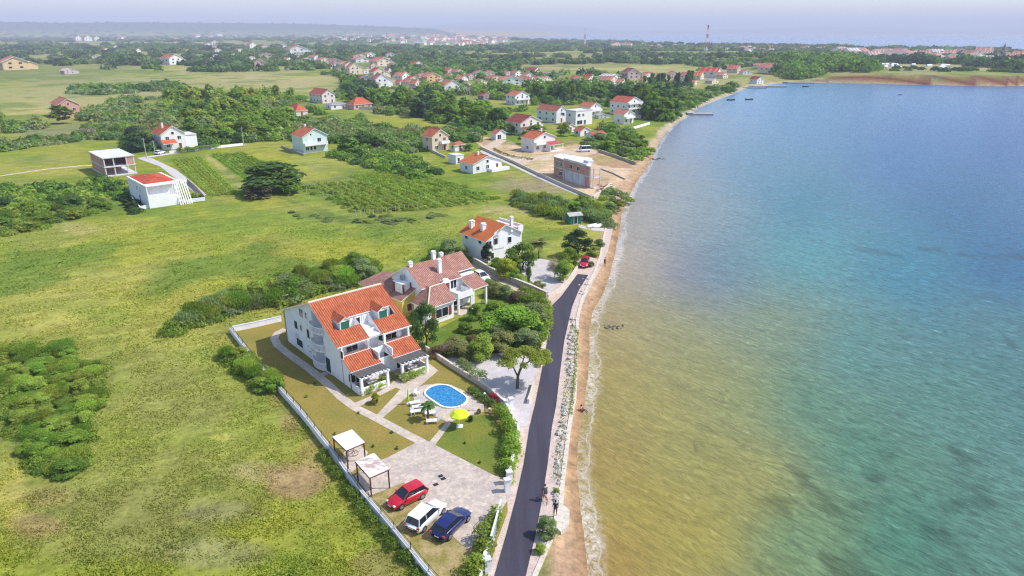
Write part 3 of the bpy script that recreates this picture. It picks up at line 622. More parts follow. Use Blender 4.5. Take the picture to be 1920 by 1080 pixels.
# ---------------------------------------------------------------- building helpers
_wc = {}; HREG = {}; HP2 = []
def win(parent, x, y, z, w, h, ang, kind='dark', frame='white', name='window', big=False):
    """x,y,z centre on the wall face, ang = heading of the outward normal"""
    k = (round(w, 2), round(h, 2), kind, frame, name)
    if k not in _wc:
        f = MB(); t = .09 if h > .6 else .05; d0, d1 = -.02, .06
        f.box(d0, d1, -w/2-t, -w/2, -h/2-t, h/2+t).box(d0, d1, w/2, w/2+t, -h/2-t, h/2+t)
        f.box(d0, d1, -w/2, w/2, h/2, h/2+t).box(d0, d1+.05, -w/2, w/2, -h/2-t, -h/2)
        if kind == 'dark' and w > .9: f.box(d0, d1-.02, -.035, .035, -h/2, h/2)
        p = MB(); p.box(-.02, .035, -w/2, w/2, -h/2, h/2)
        if kind != 'dark':
            for i in range(7): p.box(.035, .05, -w/2+.04, w/2-.04, -h/2+h*(i+.15)/7, -h/2+h*(i+.75)/7)
        pm = {'dark': M['glass'], 'green': M['green'], 'dgreen': M['dgreen'], 'brown': M['brownp'], 'white': M['whitep']}[kind]
        _wc[k] = (f.mesh('window_frame', M['white'] if frame == 'white' else M['brownp']), p.mesh('pane', pm))
    fm, pm = _wc[k]
    o = link(name, fm, parent, (x, y, z), ang)
    link('pane' if kind == 'dark' else 'shutter', pm, o)
    return o
def chimney(parent, x, y, z0, z1, s=.35, capm=None):
    c = MB().box(x-s, x+s, y-s*.8, y+s*.8, z0, z1-.35)
    c.box(x-s-.08, x+s+.08, y-s*.8-.08, y+s*.8+.08, z1-.35, z1-.27)
    for a in (-1, 1): c.box(x+a*(s-.1)-.08, x+a*(s-.1)+.08, y-s*.7, y+s*.7, z1-.27, z1-.08)
    c.box(x-s-.02, x+s+.02, y-s*.85, y+s*.85, z1-.08, z1)
    return c.build('chimney', M['white'], parent)
def hsv(c, o): o.color = (*c, 1); return o
WHITE = (.76,.75,.76)
ORANGE = (.60,.14,.05); RED = (.50,.09,.05); PINKR = (.48,.17,.12); DKRED = (.30,.07,.06); SALM = (.56,.22,.15)
def house(name, label, L, C, R, eave, ridge, axis='x', roof=ORANGE, wall=WHITE, kind='gable', wins=None, floors=2, chim=None, cat='house', group=None, over=.4, at=None, wk='dark', doors=True, parapet=0, th=42):
    """corner C nearest the camera; x runs C->R, y runs C->L"""
    if at is None:
        c = P(*C); r = P(*R); l = P(*L)
        ang = math.atan2(r[1]-c[1], r[0]-c[0]); a = math.hypot(r[0]-c[0], r[1]-c[1])
        b = -(l[0]-c[0])*math.sin(ang)+(l[1]-c[1])*math.cos(ang); b = max(b, 3)
        if C[1] < 400:                                   # far off: plan size from the apparent widths
            ang = math.radians(th); k = FPX/c[1]; q = c[0]/c[1]
            a = (R[0]-C[0])/(k*(math.cos(ang)-q*math.sin(ang))); b = (C[0]-L[0])/(k*(math.sin(ang)+q*math.cos(ang)))
            b = min(max(b, .55*a), 1.9*a)
    else: c, ang, a, b = at
    root = empty(name, c, ang, label, cat, group)
    w = MB()
    if kind in ('flat', 'tray'):
        w.box(0, a, 0, b, -.3, eave)
        wo = hsv(wall, w.build('wall', M['wallo'], root))
        f = MB(); o = .12
        f.box(-o, a+o, -o, b+o, eave, eave+.18)
        if parapet:
            for (x0, x1, y0, y1) in ((-o, a+o, -o, .18), (-o, a+o, b-.18, b+o), (-o, .18, .18, b-.18), (a-.18, a+o, .18, b-.18)): f.box(x0, x1, y0, y1, eave+.18, eave+.18+parapet)
        ro = f.build('roof', M['slab'] if kind == 'flat' else M['white'], root)
        if kind == 'tray':
            t = MB(); e = eave+.2; cx0, cx1 = (b/2, a-b/2) if a > b else (a/2, a/2); cy0, cy1 = (b/2, b/2) if a > b else (a/2, b-a/2)
            i = .35; z1 = ridge; A_, B_, C_, D_ = (i,i,e), (a-i,i,e), (a-i,b-i,e), (i,b-i,e); E_, F_ = (cx0,cy0,z1), (cx1,cy1,z1)
            if a > b: fs = [[A_,B_,F_,E_],[B_,C_,F_],[C_,D_,E_,F_],[D_,A_,E_]]
            else: fs = [[A_,B_,E_],[B_,C_,F_,E_],[C_,D_,F_],[D_,A_,E_,F_]]
            for q in fs: t.face(q)
            hsv(roof, t.build('tiles', M['tileo'], ro))
    elif kind == 'hip':
        w.box(0, a, 0, b, -.3, eave)
        wo = hsv(wall, w.build('wall', M['wallo'], root)); o = over
        t = MB(); k = (ridge-eave)/(min(a, b)/2); e = eave-o*k
        A_, B_, C_, D_ = (-o,-o,e), (a+o,-o,e), (a+o,b+o,e), (-o,b+o,e)
        if a > b: E_, F_ = (b/2,b/2,ridge), (a-b/2,b/2,ridge); fs = [[A_,B_,F_,E_],[B_,C_,F_],[C_,D_,E_,F_],[D_,A_,E_]]
        else: E_, F_ = (a/2,a/2,ridge), (a/2,b-a/2,ridge); fs = [[A_,B_,E_],[B_,C_,F_,E_],[C_,D_,F_],[D_,A_,E_,F_]]
        for q in fs: t.slab(q, .16, up=.1)
        ro = hsv(roof, t.build('roof', [M['tileo'], M['white']], root))
    else:
        o = over
        if axis == 'x':
            for x in (0, a):
                pts = [(x,0,-.3),(x,b,-.3),(x,b,eave),(x,b/2,ridge),(x,0,eave)]; w.face(pts if x == a else pts[::-1])
            w.face([(0,0,-.3),(a,0,-.3),(a,0,eave),(0,0,eave)]); w.face([(a,b,-.3),(0,b,-.3),(0,b,eave),(a,b,eave)])
            k = (ridge-eave)/(b/2); e = eave-o*k
            t = MB().slab([(-o,-o,e),(a+o,-o,e),(a+o,b/2,ridge),(-o,b/2,ridge)], .16, up=.12).slab([(-o,b/2,ridge),(a+o,b/2,ridge),(a+o,b+o,e),(-o,b+o,e)], .16, up=.12)
            t.box(-o, a+o, b/2-.12, b/2+.12, ridge+.08, ridge+.2)
        else:
            for y in (0, b):
                pts = [(0,y,-.3),(a,y,-.3),(a,y,eave),(a/2,y,ridge),(0,y,eave)]; w.face(pts if y == 0 else pts[::-1])
            w.face([(0,b,-.3),(0,0,-.3),(0,0,eave),(0,b,eave)]); w.face([(a,0,-.3),(a,b,-.3),(a,b,eave),(a,0,eave)])
            k = (ridge-eave)/(a/2); e = eave-o*k
            t = MB().slab([(-o,-o,e),(a/2,-o,ridge),(a/2,b+o,ridge),(-o,b+o,e)], .16, up=.12).slab([(a/2,-o,ridge),(a+o,-o,e),(a+o,b+o,e),(a/2,b+o,ridge)], .16, up=.12)
            t.box(a/2-.12, a/2+.12, -o, b+o, ridge+.08, ridge+.2)
        wo = hsv(wall, w.build('wall', M['wallo'], root))
        ro = hsv(roof, t.build('roof', [M['tileo'], M['white']], root))
    if wins is None:
        wins = []
        n1 = max(1, int(a/3.6)); n2 = max(1, int(b/3.8))
        for fl in range(floors):
            z = .3+fl*2.75+1.2
            if z+.7 > eave: break
            for i in range(n1):
                if fl == 0 and i == n1-1 and doors: wins.append(('x', a*(i+.5)/n1, 1.1, 1.0, 2.1, 'door'))
                else: wins.append(('x', a*(i+.5)/n1, z, 1.2, 1.15, 'window'))
            for i in range(n2): wins.append(('y', b*(i+.5)/n2, z, 1.0, 1.1, 'window'))
        if kind == 'gable' and ridge-eave > 1.6:
            wins.append(('x', a/2, eave+.25, .9, .9, 'window') if axis == 'y' else ('y', b/2, eave+.25, .9, .9, 'window'))
    for q in wins:
        s, u, z, ww, hh, nm = q[:6]; kk = q[6] if len(q) > 6 else (wk if nm == 'window' else 'brown')
        if s == 'x': win(root, u, -.0, z, ww, hh, -math.pi/2, kk, name=nm)
        elif s == 'y': win(root, -.0, u, z, ww, hh, math.pi, kk, name=nm)
        elif s == 'X': win(root, u, b, z, ww, hh, math.pi/2, kk, name=nm)
        elif s == 'Y': win(root, a, u, z, ww, hh, 0, kk, name=nm)
    for (cx_, cy_) in (chim or []):
        chimney(root, cx_*a, cy_*b, eave, ridge+.9, .3)
    HREG[label] = (root, a, b)
    if C: HP2.append(((L[0]+R[0])/2, C[1], R[0]-L[0]))
    return root, a, b
# ---------------------------------------------------------------- apartment house (x along the sea front, y = -t towards the back)
AP = (-32.5, 89.8)
ap = empty('apartment_house', (AP[0], AP[1], 0), math.radians(41), 'white apartment house with stepped orange tile roofs and green shuttered dormers', 'house')
def sF(t): return 8.8-(t-9.5)*.543
def rT(s0, s1, t0, t1, h0, h1): return [(s0,-t1,h1),(s1,-t1,h1),(s1,-t0,h0),(s0,-t0,h0)]
w = MB()
# left side wall in pieces round the balcony niche, then the right one
w.face([(0,0,0),(0,-9.3,0),(0,-9.3,8.65),(0,0,4.95)][::-1]); 
w.face([(0,-12.2,0),(0,-19,0),(0,-19,2.35),(0,-16.6,3.5),(0,-16.6,4.95),(0,-12.2,7.3)][::-1])
w.face([(0,-9.3,7.75),(0,-12.2,6.9),(0,-12.2,7.3),(0,-9.5,8.72),(0,-9.3,8.65)][::-1])
w.face([(1.3,-9.3,0),(1.3,-12.2,0),(1.3,-12.2,7.2),(1.3,-9.3,8.5)][::-1])
w.face([(0,-9.3,0),(1.3,-9.3,0),(1.3,-9.3,8.5),(0,-9.3,8.5)]); w.face([(1.3,-12.2,0),(0,-12.2,0),(0,-12.2,7.2),(1.3,-12.2,7.2)])
w.face([(10.2,0,0),(10.2,-19,0),(10.2,-19,2.35),(10.2,-16.6,3.5),(10.2,-16.6,4.95),(10.2,-9.5,8.7),(10.2,0,4.95)])
w.face([(0,0,0),(0,0,4.95),(10.2,0,4.95),(10.2,0,0)])
# recessed front: second floor walls, ground floor walls, attic terrace wall
w.face([(0,-15,2.6),(10.2,-15,2.6),(10.2,-15,5.55),(0,-15,5.55)])
w.face([(0,-18.2,0),(10.2,-18.2,0),(10.2,-18.2,2.55),(0,-18.2,2.55)])
w.face([(1.0,-13,5.2),(9.6,-13,5.2),(9.6,-13,6.75),(1.0,-13,6.75)])
w.box(4.2, 6.1, -16.9, -15, 0, 2.72)
w.box(0, 10.2, -17.0, -14.9, 2.62, 2.8)                    # first floor slab
w.box(0.98, 9.3, -14.4, -12.9, 5.28, 5.42)                # attic terrace floor
w.box(4.3, 6.2, -16.4, -14.3, 4.9, 5.05)
for s in (4.15, 6.12): w.box(s, s+.14, -18.9, -15, 2.5, 3.75)   # low walls between the two units
for s in (4.15, 6.12): w.face([(s,-13,5.3),(s,-14.4,5.3),(s,-16.6,4.9),(s,-16.6,5.0),(s,-13,6.8)]); w.face([(s+.14,-13,6.8),(s+.14,-16.6,5.0),(s+.14,-16.6,4.9),(s+.14,-14.4,5.3),(s+.14,-13,5.3)])
w.box(0,.14,-21,-18.95,0,1.0); w.box(9.9,10.04,-21,-18.95,0,1.0)
w.build('wall', M['white'], ap)
r = MB()
o = .35
r.slab(rT(-o, 10.2+o, 9.5, 13.0, 8.8, sF(13)), .16, up=.1)
r.slab(rT(-o, 1.0, 13.0, 16.8, sF(13), sF(16.8)), .16, up=.1)
r.slab(rT(9.6, 10.2+o, 13.0, 16.8, sF(13), sF(16.8)), .16, up=.1)
r.slab(rT(1.0, 4.3, 14.4, 16.8, sF(14.4), sF(16.8)), .16, up=.1)
r.slab(rT(6.1, 9.6, 14.4, 16.8, sF(14.4), sF(16.8)), .16, up=.1)
r.slab([(-o,.5,4.75),(-o,-9.5,8.8),(10.2+o,-9.5,8.8),(10.2+o,.5,4.75)], .16, up=.1)
r.build('roof', [M['tile'], M['white']], ap)
MB().box(-o, 10.2+o, -9.62, -9.38, 8.86, 9.02).build('ridge_cap', M['cream'], ap)
for s0, s1 in ((-.1, 4.3), (6.05, 10.3)):
    MB().slab(rT(s0, s1, 16.75, 19.3, 3.72, 2.45), .14, up=.08).build('porch_roof', [M['tile'], M['white']], ap)
for s in (1.35, 6.95):                                      # dormers
    d_ = MB(); wd = 1.5; t0 = 14.45; b0, e0, g0 = 5.5, 7.25, 7.75
    d_.face([(s,-t0,b0),(s+wd,-t0,b0),(s+wd,-t0,e0),(s+wd/2,-t0,g0),(s,-t0,e0)])
    d_.face([(s,-t0,b0),(s,-t0,e0),(s,-(t0-2.3),e0),(s,-(t0-1.3),b0)]); d_.face([(s+wd,-t0,e0),(s+wd,-t0,b0),(s+wd,-(t0-1.3),b0),(s+wd,-(t0-2.3),e0)])
    do = d_.build('dormer', M['white'], ap)
    rr = MB(); q = .18
    rr.slab([(s-q,-t0-q,e0-.1),(s+wd/2,-t0-q,g0),(s+wd/2,-11.2,g0),(s-q,-12.1,e0-.1)], .1, up=.08).slab([(s+wd/2,-t0-q,g0),(s+wd+q,-t0-q,e0-.1),(s+wd+q,-12.1,e0-.1),(s+wd/2,-11.2,g0)], .1, up=.08)
    rr.build('dormer_roof', [M['tile'], M['white']], do)
    win(do, s+wd/2, -t0, 6.42, 1.2, 1.6, -math.pi/2, 'green')
# parapets of the first floor balconies, columns, terrace walls
p = MB(); p.box(0, 4.2, -17.0, -16.86, 2.8, 3.72).box(6.1, 10.2, -17.0, -16.86, 2.8, 3.72).box(4.29, 6.12, -17.0, -16.86, 2.8, 3.5); p.build('balcony_parapet', M['white'], ap)
for s, t in ((.14, 16.75), (3.95, 16.75), (6.35, 16.75), (10.0, 16.75)):
    MB().box(s-.13, s+.13, -t-.13, -t+.13, 2.8, 5.0).build('column', M['white'], ap)
MB().tube((.0,-16.95,5.0),(.0,-17.0,0.05),.055).build('drainpipe', M['metal'], ap); MB().tube((4.2,-17.06,5.0),(4.2,-17.06,3.4),.055).build('drainpipe', M['metal'], ap)
MB().tube((-.06,-.15,4.8),(-.06,-.15,0.05),.06).build('drainpipe', M['metal'], ap)
MB().tube((-.06,-19.0,2.5),(-.06,-19.0,0.05),.06).build('drainpipe', M['metal'], ap)
g_ = MB(); 
for s0, s1 in ((-.35,1.0),(9.6,10.55)): g_.tube((s0,-16.85,5.0),(s1,-16.85,5.0),.06)
g_.tube((1.0,-16.85,5.0),(4.3,-16.85,5.0),.06).tube((6.1,-16.85,5.0),(9.6,-16.85,5.0),.06).box(-.3,10.5,-16.82,-16.8,4.97,5.03).build('gutter', M['white'], ap)
for s0, s1 in ((.15, 4.0), (6.0, 9.95)):
    pg = MB(); pg.box(s0-.1, s1+.25, -21.3, -21.14, 2.12, 2.28).box(s0-.1, s1+.25, -19.45, -19.3, 2.16, 2.32)
    n = 8
    for i in range(n):
        x = s0+(s1-s0)*i/(n-1); pg.box(x-.05, x+.05, -21.6, -19.2, 2.28, 2.40)
    po = pg.build('pergola', M['white'], ap)
    mt = MB(); mt.box(s0-.15, s1+.25, -21.05, -19.3, 2.41, 2.44); mt.build('shade_mat', M['mat'] if 'mat' in M else M['dark'], po)
    for s in (s0+.12, s1-.1): MB().box(s-.16, s+.16, -21.35, -21.03, 0, 2.12).build('column', M['white'], ap)
    MB().box(s0+.28, s1-.26, -21.25, -21.1, 0, .95).build('terrace_parapet', M['white'], ap)
    MB().box(s0, s1+.1, -21.3, -18.2, 0, .12).build('terrace_floor', M['pathp'], ap)
for (s, t, z, w_, h_, k) in ((0,6.1,6.35,1.15,1.1,'dark'),(0,7.6,6.45,.55,.8,'dark'),(0,3.9,3.85,1.0,1.15,'dgreen'),(0,5.5,3.95,.5,.75,'dark'),(0,4.5,1.3,1.9,1.1,'dgreen'),(0,7.6,1.5,.7,.9,'dgreen'),(0,7.7,3.8,.75,1.3,'dark')):
    win(ap, s, -t, z, w_, h_, math.pi, k)
win(ap, 0, -17.2, 4.15, .6, 1.0, math.pi, 'dark'); win(ap, 0, -18.75, 1.5, .45, 1.0, math.pi, 'dgreen')
win(ap, 0, -13.0, 1.15, 1.3, 2.1, math.pi, 'dgreen', name='door')
for z in (.12, 2.75, 5.2):
    bl = MB(); n = 9; rad = 1.75
    arc = [(-.02-.75*math.sin(math.pi*i/n), -10.75+1.75*math.cos(math.pi*i/n)) for i in range(n+1)]
    base = [(1.28,-9.02-.3)]+[(1.28,-12.18)]
    outl = [(0.02, -9.0)]+arc+[(0.02,-12.5)]
    bl.prism(arc, z, z+.16); bl.box(0, 1.28, -12.18, -9.32, z, z+.16)
    bo = bl.build('balcony', M['white'], ap)
    ra = MB()
    for i in range(n):
        (xa, ya), (xb, yb) = arc[i], arc[i+1]; ra.tube((xa,ya,z+.98),(xb,yb,z+.98),.07,n=6)
        for q in (0, .5): ra.tube((xa+(xb-xa)*q,ya+(yb-ya)*q,z+.16),(xa+(xb-xa)*q,ya+(yb-ya)*q,z+.95),.05,n=5)
    ra.build('balustrade', M['white'], bo)
    win(ap, 1.3, -10.9, z+1.25, 1.0, 2.1, math.pi, 'dgreen', name='balcony_door')
for s, z in ((2.5, 3.75), (8.4, 3.75)): win(ap, s, -15, z, 1.6, 1.3, -math.pi/2)
for s in (.85, 6.75): win(ap, s, -15, 3.75, .6, 1.9, -math.pi/2, 'dgreen', name='balcony_door')
for s in (2.2, 8.2): win(ap, s, -18.2, 1.2, 2.2, 1.9, -math.pi/2, name='terrace_door')
win(ap, .65, -18.2, 1.3, .7, 1.6, -math.pi/2, 'dgreen')
win(ap, 4.6, -13, 6.1, .8, .9, -math.pi/2); win(ap, 6.1, -13, 6.1, .8, .9, -math.pi/2, 'white')
ac = MB().box(-.45,-.02,-4.1,-3.3,2.0,2.6); ac.build('air_conditioner', M['whitep'], ap)
MB().box(-.5,-.06,-8.9,-8.2,1.7,2.2).build('air_conditioner', M['whitep'], ap)
sd = MB(); sd.ball((8.9,-16.2,4.05),(.45,.12,.45),12,8).tube((8.9,-16.2,4.0),(8.9,-15.9,3.7),.03); sd.build('satellite_dish', M['whitep'], ap)
st = MB(); st.tube((5.1,-13.3,5.4),(5.1,-13.3,6.9),.04); st.build('vent_pipe', M['metal'], ap)
# ---------------------------------------------------------------- villa
VI = (-17.07, 98.07)
vi = empty('villa', (VI[0], VI[1], 0), math.radians(45), 'rambling white and yellow villa with faded pinkish brown tile roofs', 'house')
w = MB()
w.box(2.6, 13.4, -1.9, 6.0, 0, 4.9)                             # main block
for x in (2.6, 13.4):
    q = [(x,-1.9,4.9),(x,6.0,4.9),(x,1.6,7.45)]; w.face(q if x > 5 else q[::-1])
w.box(.9, 6.0, -5.3, -1.9, 0, 2.95)                              # front room
w.box(10.6, 13.0, -2.2, -1.9, 0, 4.2)
w.box(6.2, 7.4, -2.9, -1.9, 0, 5.2); w.ball((6.8,-2.4,5.2),(.6,.5,.35),12,6,half=True)
w.build('wall', M['white'], vi)
y_ = MB(); y_.box(.05, 2.6, 0, 11.2, 0, 2.95); y_.face([(.05,0,2.95),(2.6,0,2.95),(2.6,0,4.1)]); y_.box(2.6,4.2,6.0,11.2,0,3.4); y_.build('yellow_wall', M['yellow'], vi)
r = MB()
r.slab([(2.2,-2.3,4.78),(10.4,-2.3,4.78),(10.4,1.6,7.5),(2.2,1.6,7.5)], .16, up=.1)
r.slab([(10.4,-1.4,5.4),(13.8,-1.4,5.4),(13.8,1.6,7.5),(10.4,1.6,7.5)], .16, up=.1)
r.slab([(2.2,1.6,7.5),(13.8,1.6,7.5),(13.8,6.5,4.65),(2.2,6.5,4.65)], .16, up=.1)
r.build('main_roof', [M['tile_br'], M['white']], vi)
MB().slab([(-.35,-.35,2.95),(2.75,-.35,4.35),(2.75,6.3,4.35),(-.35,6.3,2.95)], .14, up=.1).slab([(-.35,6.3,2.95),(2.75,6.3,4.35),(4.6,6.55,4.5),(4.6,11.6,3.7),(-.35,11.6,2.95)], .14, up=.1).build('wing_roof', [M['tile_br'], M['white']], vi)
h = MB(); e = 2.9
h.slab([(.6,-5.7,e),(6.2,-5.7,e),(6.2,-3.0,5.0),(3.3,-3.0,5.0)], .14, up=.1).slab([(.6,-1.6,e),(.6,-5.7,e),(3.3,-3.0,5.0),(3.3,-1.95,5.0)], .14, up=.1).slab([(3.3,-3.0,5.0),(6.2,-3.0,5.0),(6.2,-1.95,4.7),(3.3,-1.95,4.7)], .14, up=.1)
h.build('front_roof', [M['tile_br'], M['white']], vi)
MB().tube((.6,-5.7,e+.14),(3.3,-3.0,5.16),.1,n=6).tube((3.3,-3.0,5.16),(6.2,-3.0,5.16),.1,n=6).build('hip_ridge', M['cream'], vi)
MB().slab([(10.2,-5.0,3.25),(13.7,-5.0,3.25),(13.7,-1.95,4.6),(10.2,-1.95,4.6)], .14, up=.1).build('porch_roof', [M['tile_br'], M['white']], vi)
MB().box(7.2, 10.3, -5.0, -1.9, 2.5, 2.7).build('balcony', M['white'], vi)
b_ = MB().box(7.2, 10.3, -5.0, -4.85, 2.7, 3.5).box(7.2, 7.35, -4.85, -2.9, 2.7, 3.5).box(10.15, 10.3, -4.85, -2.2, 2.7, 3.5); b_.build('balcony_parapet', M['white'], vi)
for x, y in ((7.4,-4.8),(10.1,-4.8),(13.4,-4.7),(10.6,-4.7)): MB().box(x-.15, x+.15, y-.15, y+.15, 0, 2.5 if x < 10.3 else 3.3).build('column', M['white'], vi)
chimney(vi, 3.1, 1.5, 6.5, 8.3, .3); chimney(vi, 7.9, 1.7, 6.8, 8.9, .32); chimney(vi, 7.2, -.6, 5.6, 8.2, .32); chimney(vi, 9.9, 2.2, 6.5, 8.1, .3)
dm = MB().box(.9, 2.65, .9, 3.4, 3.3, 5.2); do = dm.build('dormer', M['white'], vi); win(do, .9, 2.2, 4.4, .8, 1.2, math.pi, 'white')
win(do, 1.8, .9, 4.4, 1.0, 1.3, -math.pi/2, 'white')
MB().box(.84,.9,2.8,3.4,3.6,5.1).build('side_shutter', M['brownp'], do); MB().box(.9,1.3,.84,.9,3.6,5.1).build('side_shutter', M['brownp'], do); MB().box(2.3,2.62,.84,.9,3.6,5.1).build('side_shutter', M['brownp'], do)
wi = win(vi, 3.6, -5.3, 1.5, 2.4, 1.4, -math.pi/2, frame='white'); MB().box(-.0,.07,-1.9,-1.28,-.75,.75).build('side_shutter', M['brownp'], wi); MB().box(-.0,.07,1.28,1.9,-.75,.75).build('side_shutter', M['brownp'], wi)
win(vi, .9, -3.6, 1.5, 1.0, 1.2, math.pi, 'brown'); win(vi, 1.4, 0, 1.5, .9, 1.2, -math.pi/2, 'brown')
win(vi, .05, 5.2, 1.7, 1.0, .9, math.pi, 'brown'); win(vi, .05, 8.6, 1.7, 1.0, .9, math.pi)
win(vi, 6.8, -2.9, 3.9, .85, 2.0, -math.pi/2, 'brown', name='balcony_door'); win(vi, 8.7, -1.9, 1.3, 2.2, 2.2, -math.pi/2, name='terrace_door'); win(vi, 8.9, -1.9, 3.9, 1.2, 1.4, -math.pi/2)
win(vi, 11.8, -2.2, 1.5, 1.0, 1.2, -math.pi/2); win(vi, 13.4, 1, 3.9, 1.1, 1.1, 0); win(vi, 13.4, 3.5, 1.4, 1.1, 1.2, 0)
sdv = MB(); sdv.ball((2.1,2.6,5.6),(.12,.5,.5),12,8).tube((2.1,2.6,5.2),(2.1,2.6,5.6),.04); sdv.build('satellite_dish', M['metal'], vi)
MB().box(7.0, 10.4, -5.6, -1.9, 0, .1).build('terrace_floor', M['pathp'], vi)
# ---------------------------------------------------------------- orange roofed house beyond the driveway
HC = (-4.78, 125.3)
hc = empty('seaside_house', (HC[0], HC[1], 0), math.radians(40), 'white two storey house with bright orange roof and tall chimneys behind the driveway', 'house')
w = MB(); w.box(0, 8.6, 0, 8.0, 0, 4.6)
w.face([(0,0,4.6),(8.6,0,4.6),(7.0,0,5.6),(4.3,0,6.9)]); w.face([(0,8,4.6),(4.3,8,6.9),(8.6,8,4.6)])
w.box(8.6, 9.6, 1.0, 8.0, 0, 5.3); w.box(8.4, 9.7, .6, .9, 4.6, 5.7); w.box(9.5,9.7,.9,8.1,5.3,5.8)
w.build('wall', M['white'], hc)
r = MB(); o = .5
r.slab([(-.7,-.5,4.35),(1.6,-.5,5.55),(1.6,8.4,5.55),(-.7,8.4,4.35)], .16, up=.1)
r.slab([(1.6,-.1,5.55),(2.9,-.1,6.2),(2.9,8.4,6.2),(1.6,8.4,5.55)], .16, up=.1)
r.slab([(2.9,-.5,6.2),(4.3,-.5,6.95),(4.3,8.4,6.95),(2.9,8.4,6.2)], .16, up=.1)
r.slab([(4.3,-.5,6.95),(8.8,-.5,4.6),(8.8,8.4,4.6),(4.3,8.4,6.95)], .16, up=.1)
r.build('roof', [M['tile_or'], M['white']], hc)
MB().box(1.3, 3.0, -.1, .0, 2.4, 3.3).box(3.0,4.2,-.12,0,2.4,3.2).build('balcony_parapet', M['white'], hc)
MB().box(1.5, 2.8, -.03, .0, 2.6, 5.2).build('balcony_recess', M['concrete'], hc)
chimney(hc, 1.4, 6.6, 4.8, 6.9, .45); chimney(hc, 1.7, 3.3, 5.0, 7.0, .45); chimney(hc, 6.0, -.1, 5.2, 8.3, .3)
for (x, z, ww, hh, k) in ((.75,3.6,.6,1.3,'dark'),(2.1,3.6,.9,1.9,'dark'),(5.6,3.6,.9,1.2,'dark'),(5.6,1.2,1,1.2,'dark'),(1.2,1.2,.8,1.2,'dark')): win(hc, x, -.0 if x != 2.1 else -.03, z, ww, hh, -math.pi/2, k)
for (y, z, ww, hh) in ((1.1,1.5,1.7,1.3),(2.2,3.9,.9,1.0),(6.6,3.9,.9,1.0)): win(hc, 0, y, z, ww, hh, math.pi)
MB().tube((-.05,-.08,4.4),(-.05,-.08,.1),.05).build('drainpipe', M['dmetal'], hc)
# ---------------------------------------------------------------- foliage
def leafcloud(name, blobs, n, size, seed, up=.5, outw=.75, tall=1.0, shade=.35, mat=None):
    """blobs (x,y,z,rx,ry,rz): n small rhombic leaf faces spread through the outer half of every lobe"""
    rg = np.random.default_rng(seed); B_ = np.array(blobs, float)
    ar = (B_[:, 3]*B_[:, 4]+B_[:, 3]*B_[:, 5]+B_[:, 4]*B_[:, 5]); k = rg.choice(len(B_), n, p=ar/ar.sum())
    d_ = rg.normal(size=(n, 3)); d_ /= np.linalg.norm(d_, axis=1)[:, None]
    low = d_[:, 2] < -.35; d_[low, 2] *= -1
    rad = 1.15-.65*rg.random(n)**1.3
    c = B_[k, :3]+d_*B_[k, 3:]*rad[:, None]
    nn = d_*outw+rg.normal(size=(n, 3))*.42+np.array([0, 0, up]); nn /= np.linalg.norm(nn, axis=1)[:, None]
    a = rg.normal(size=(n, 3)); u = np.cross(nn, a); u /= np.linalg.norm(u, axis=1)[:, None]; v = np.cross(nn, u)
    s = size*(.55+.9*rg.random(n))[:, None]
    if tall > 1: v = v*.3+np.array([0, 0, tall]); 
    P4 = np.stack([c-u*s, c-v*s*.62, c+u*s, c+v*s*.62], 1).reshape(-1, 3)
    bt = (.78+.44*rg.random(len(B_)))[k]; t = bt*(1-shade/2+shade*rg.random(n)); t = np.repeat(t, 4)
    warm = np.repeat(rg.random(n), 4)
    col = np.stack([t*(.92+.2*warm), t, t*(1.05-.25*warm)], 1)
    q = np.arange(4*n).reshape(-1, 4)
    return np_mesh(name, P4[:, 0], P4[:, 1], P4[:, 2], q, mat or M['leaf'], ('tone', col), smooth=False)
def lumps(seed, n, z0, z1, rmax, rb, shape='round'):
    rg = random.Random(seed); b = []
    for i in range(n):
        z = z0+(z1-z0)*((i+.5)/n); k = (z-z0)/(z1-z0)
        if shape == 'round': m = rmax*math.sqrt(max(.05, 1-(2*k-.8)**2*.75))
        elif shape == 'cone': m = rmax*(1.05-k)
        elif shape == 'flat': m = rmax
        else: m = rmax*.5
        a = rg.uniform(0, 6.28)+i*2.4; rr = max(0, m-rb*.8)*rg.uniform(.5, 1)
        r = rb*rg.uniform(.55, 1.5)
        b.append((rr*math.cos(a), rr*math.sin(a), z, r, r, r*rg.uniform(.7, 1)))
    return b
def trunk_mesh(h, r, nl=4, seed=0, spread=.3):
    rg = random.Random(seed); m = MB(); p = (0,0,-.05); seg = 4; pts = []
    for i in range(seg+1): pts.append((rg.uniform(-.02,.02)*i, rg.uniform(-.02,.02)*i, -.03+h*i/seg))
    for i in range(seg): m.tube(pts[i], pts[i+1], r*(1-.18*i), r*(1-.18*(i+1)), 7)
    for k in range(nl):
        a = 6.28*k/nl+rg.uniform(-.4,.4); b = pts[2+k % 2]
        m.tube(b, (b[0]+math.cos(a)*spread, b[1]+math.sin(a)*spread, b[2]+h*.55), r*.5, r*.18, 5)
    return m.mesh('trunk', M['bark'], True)
PRO = {}
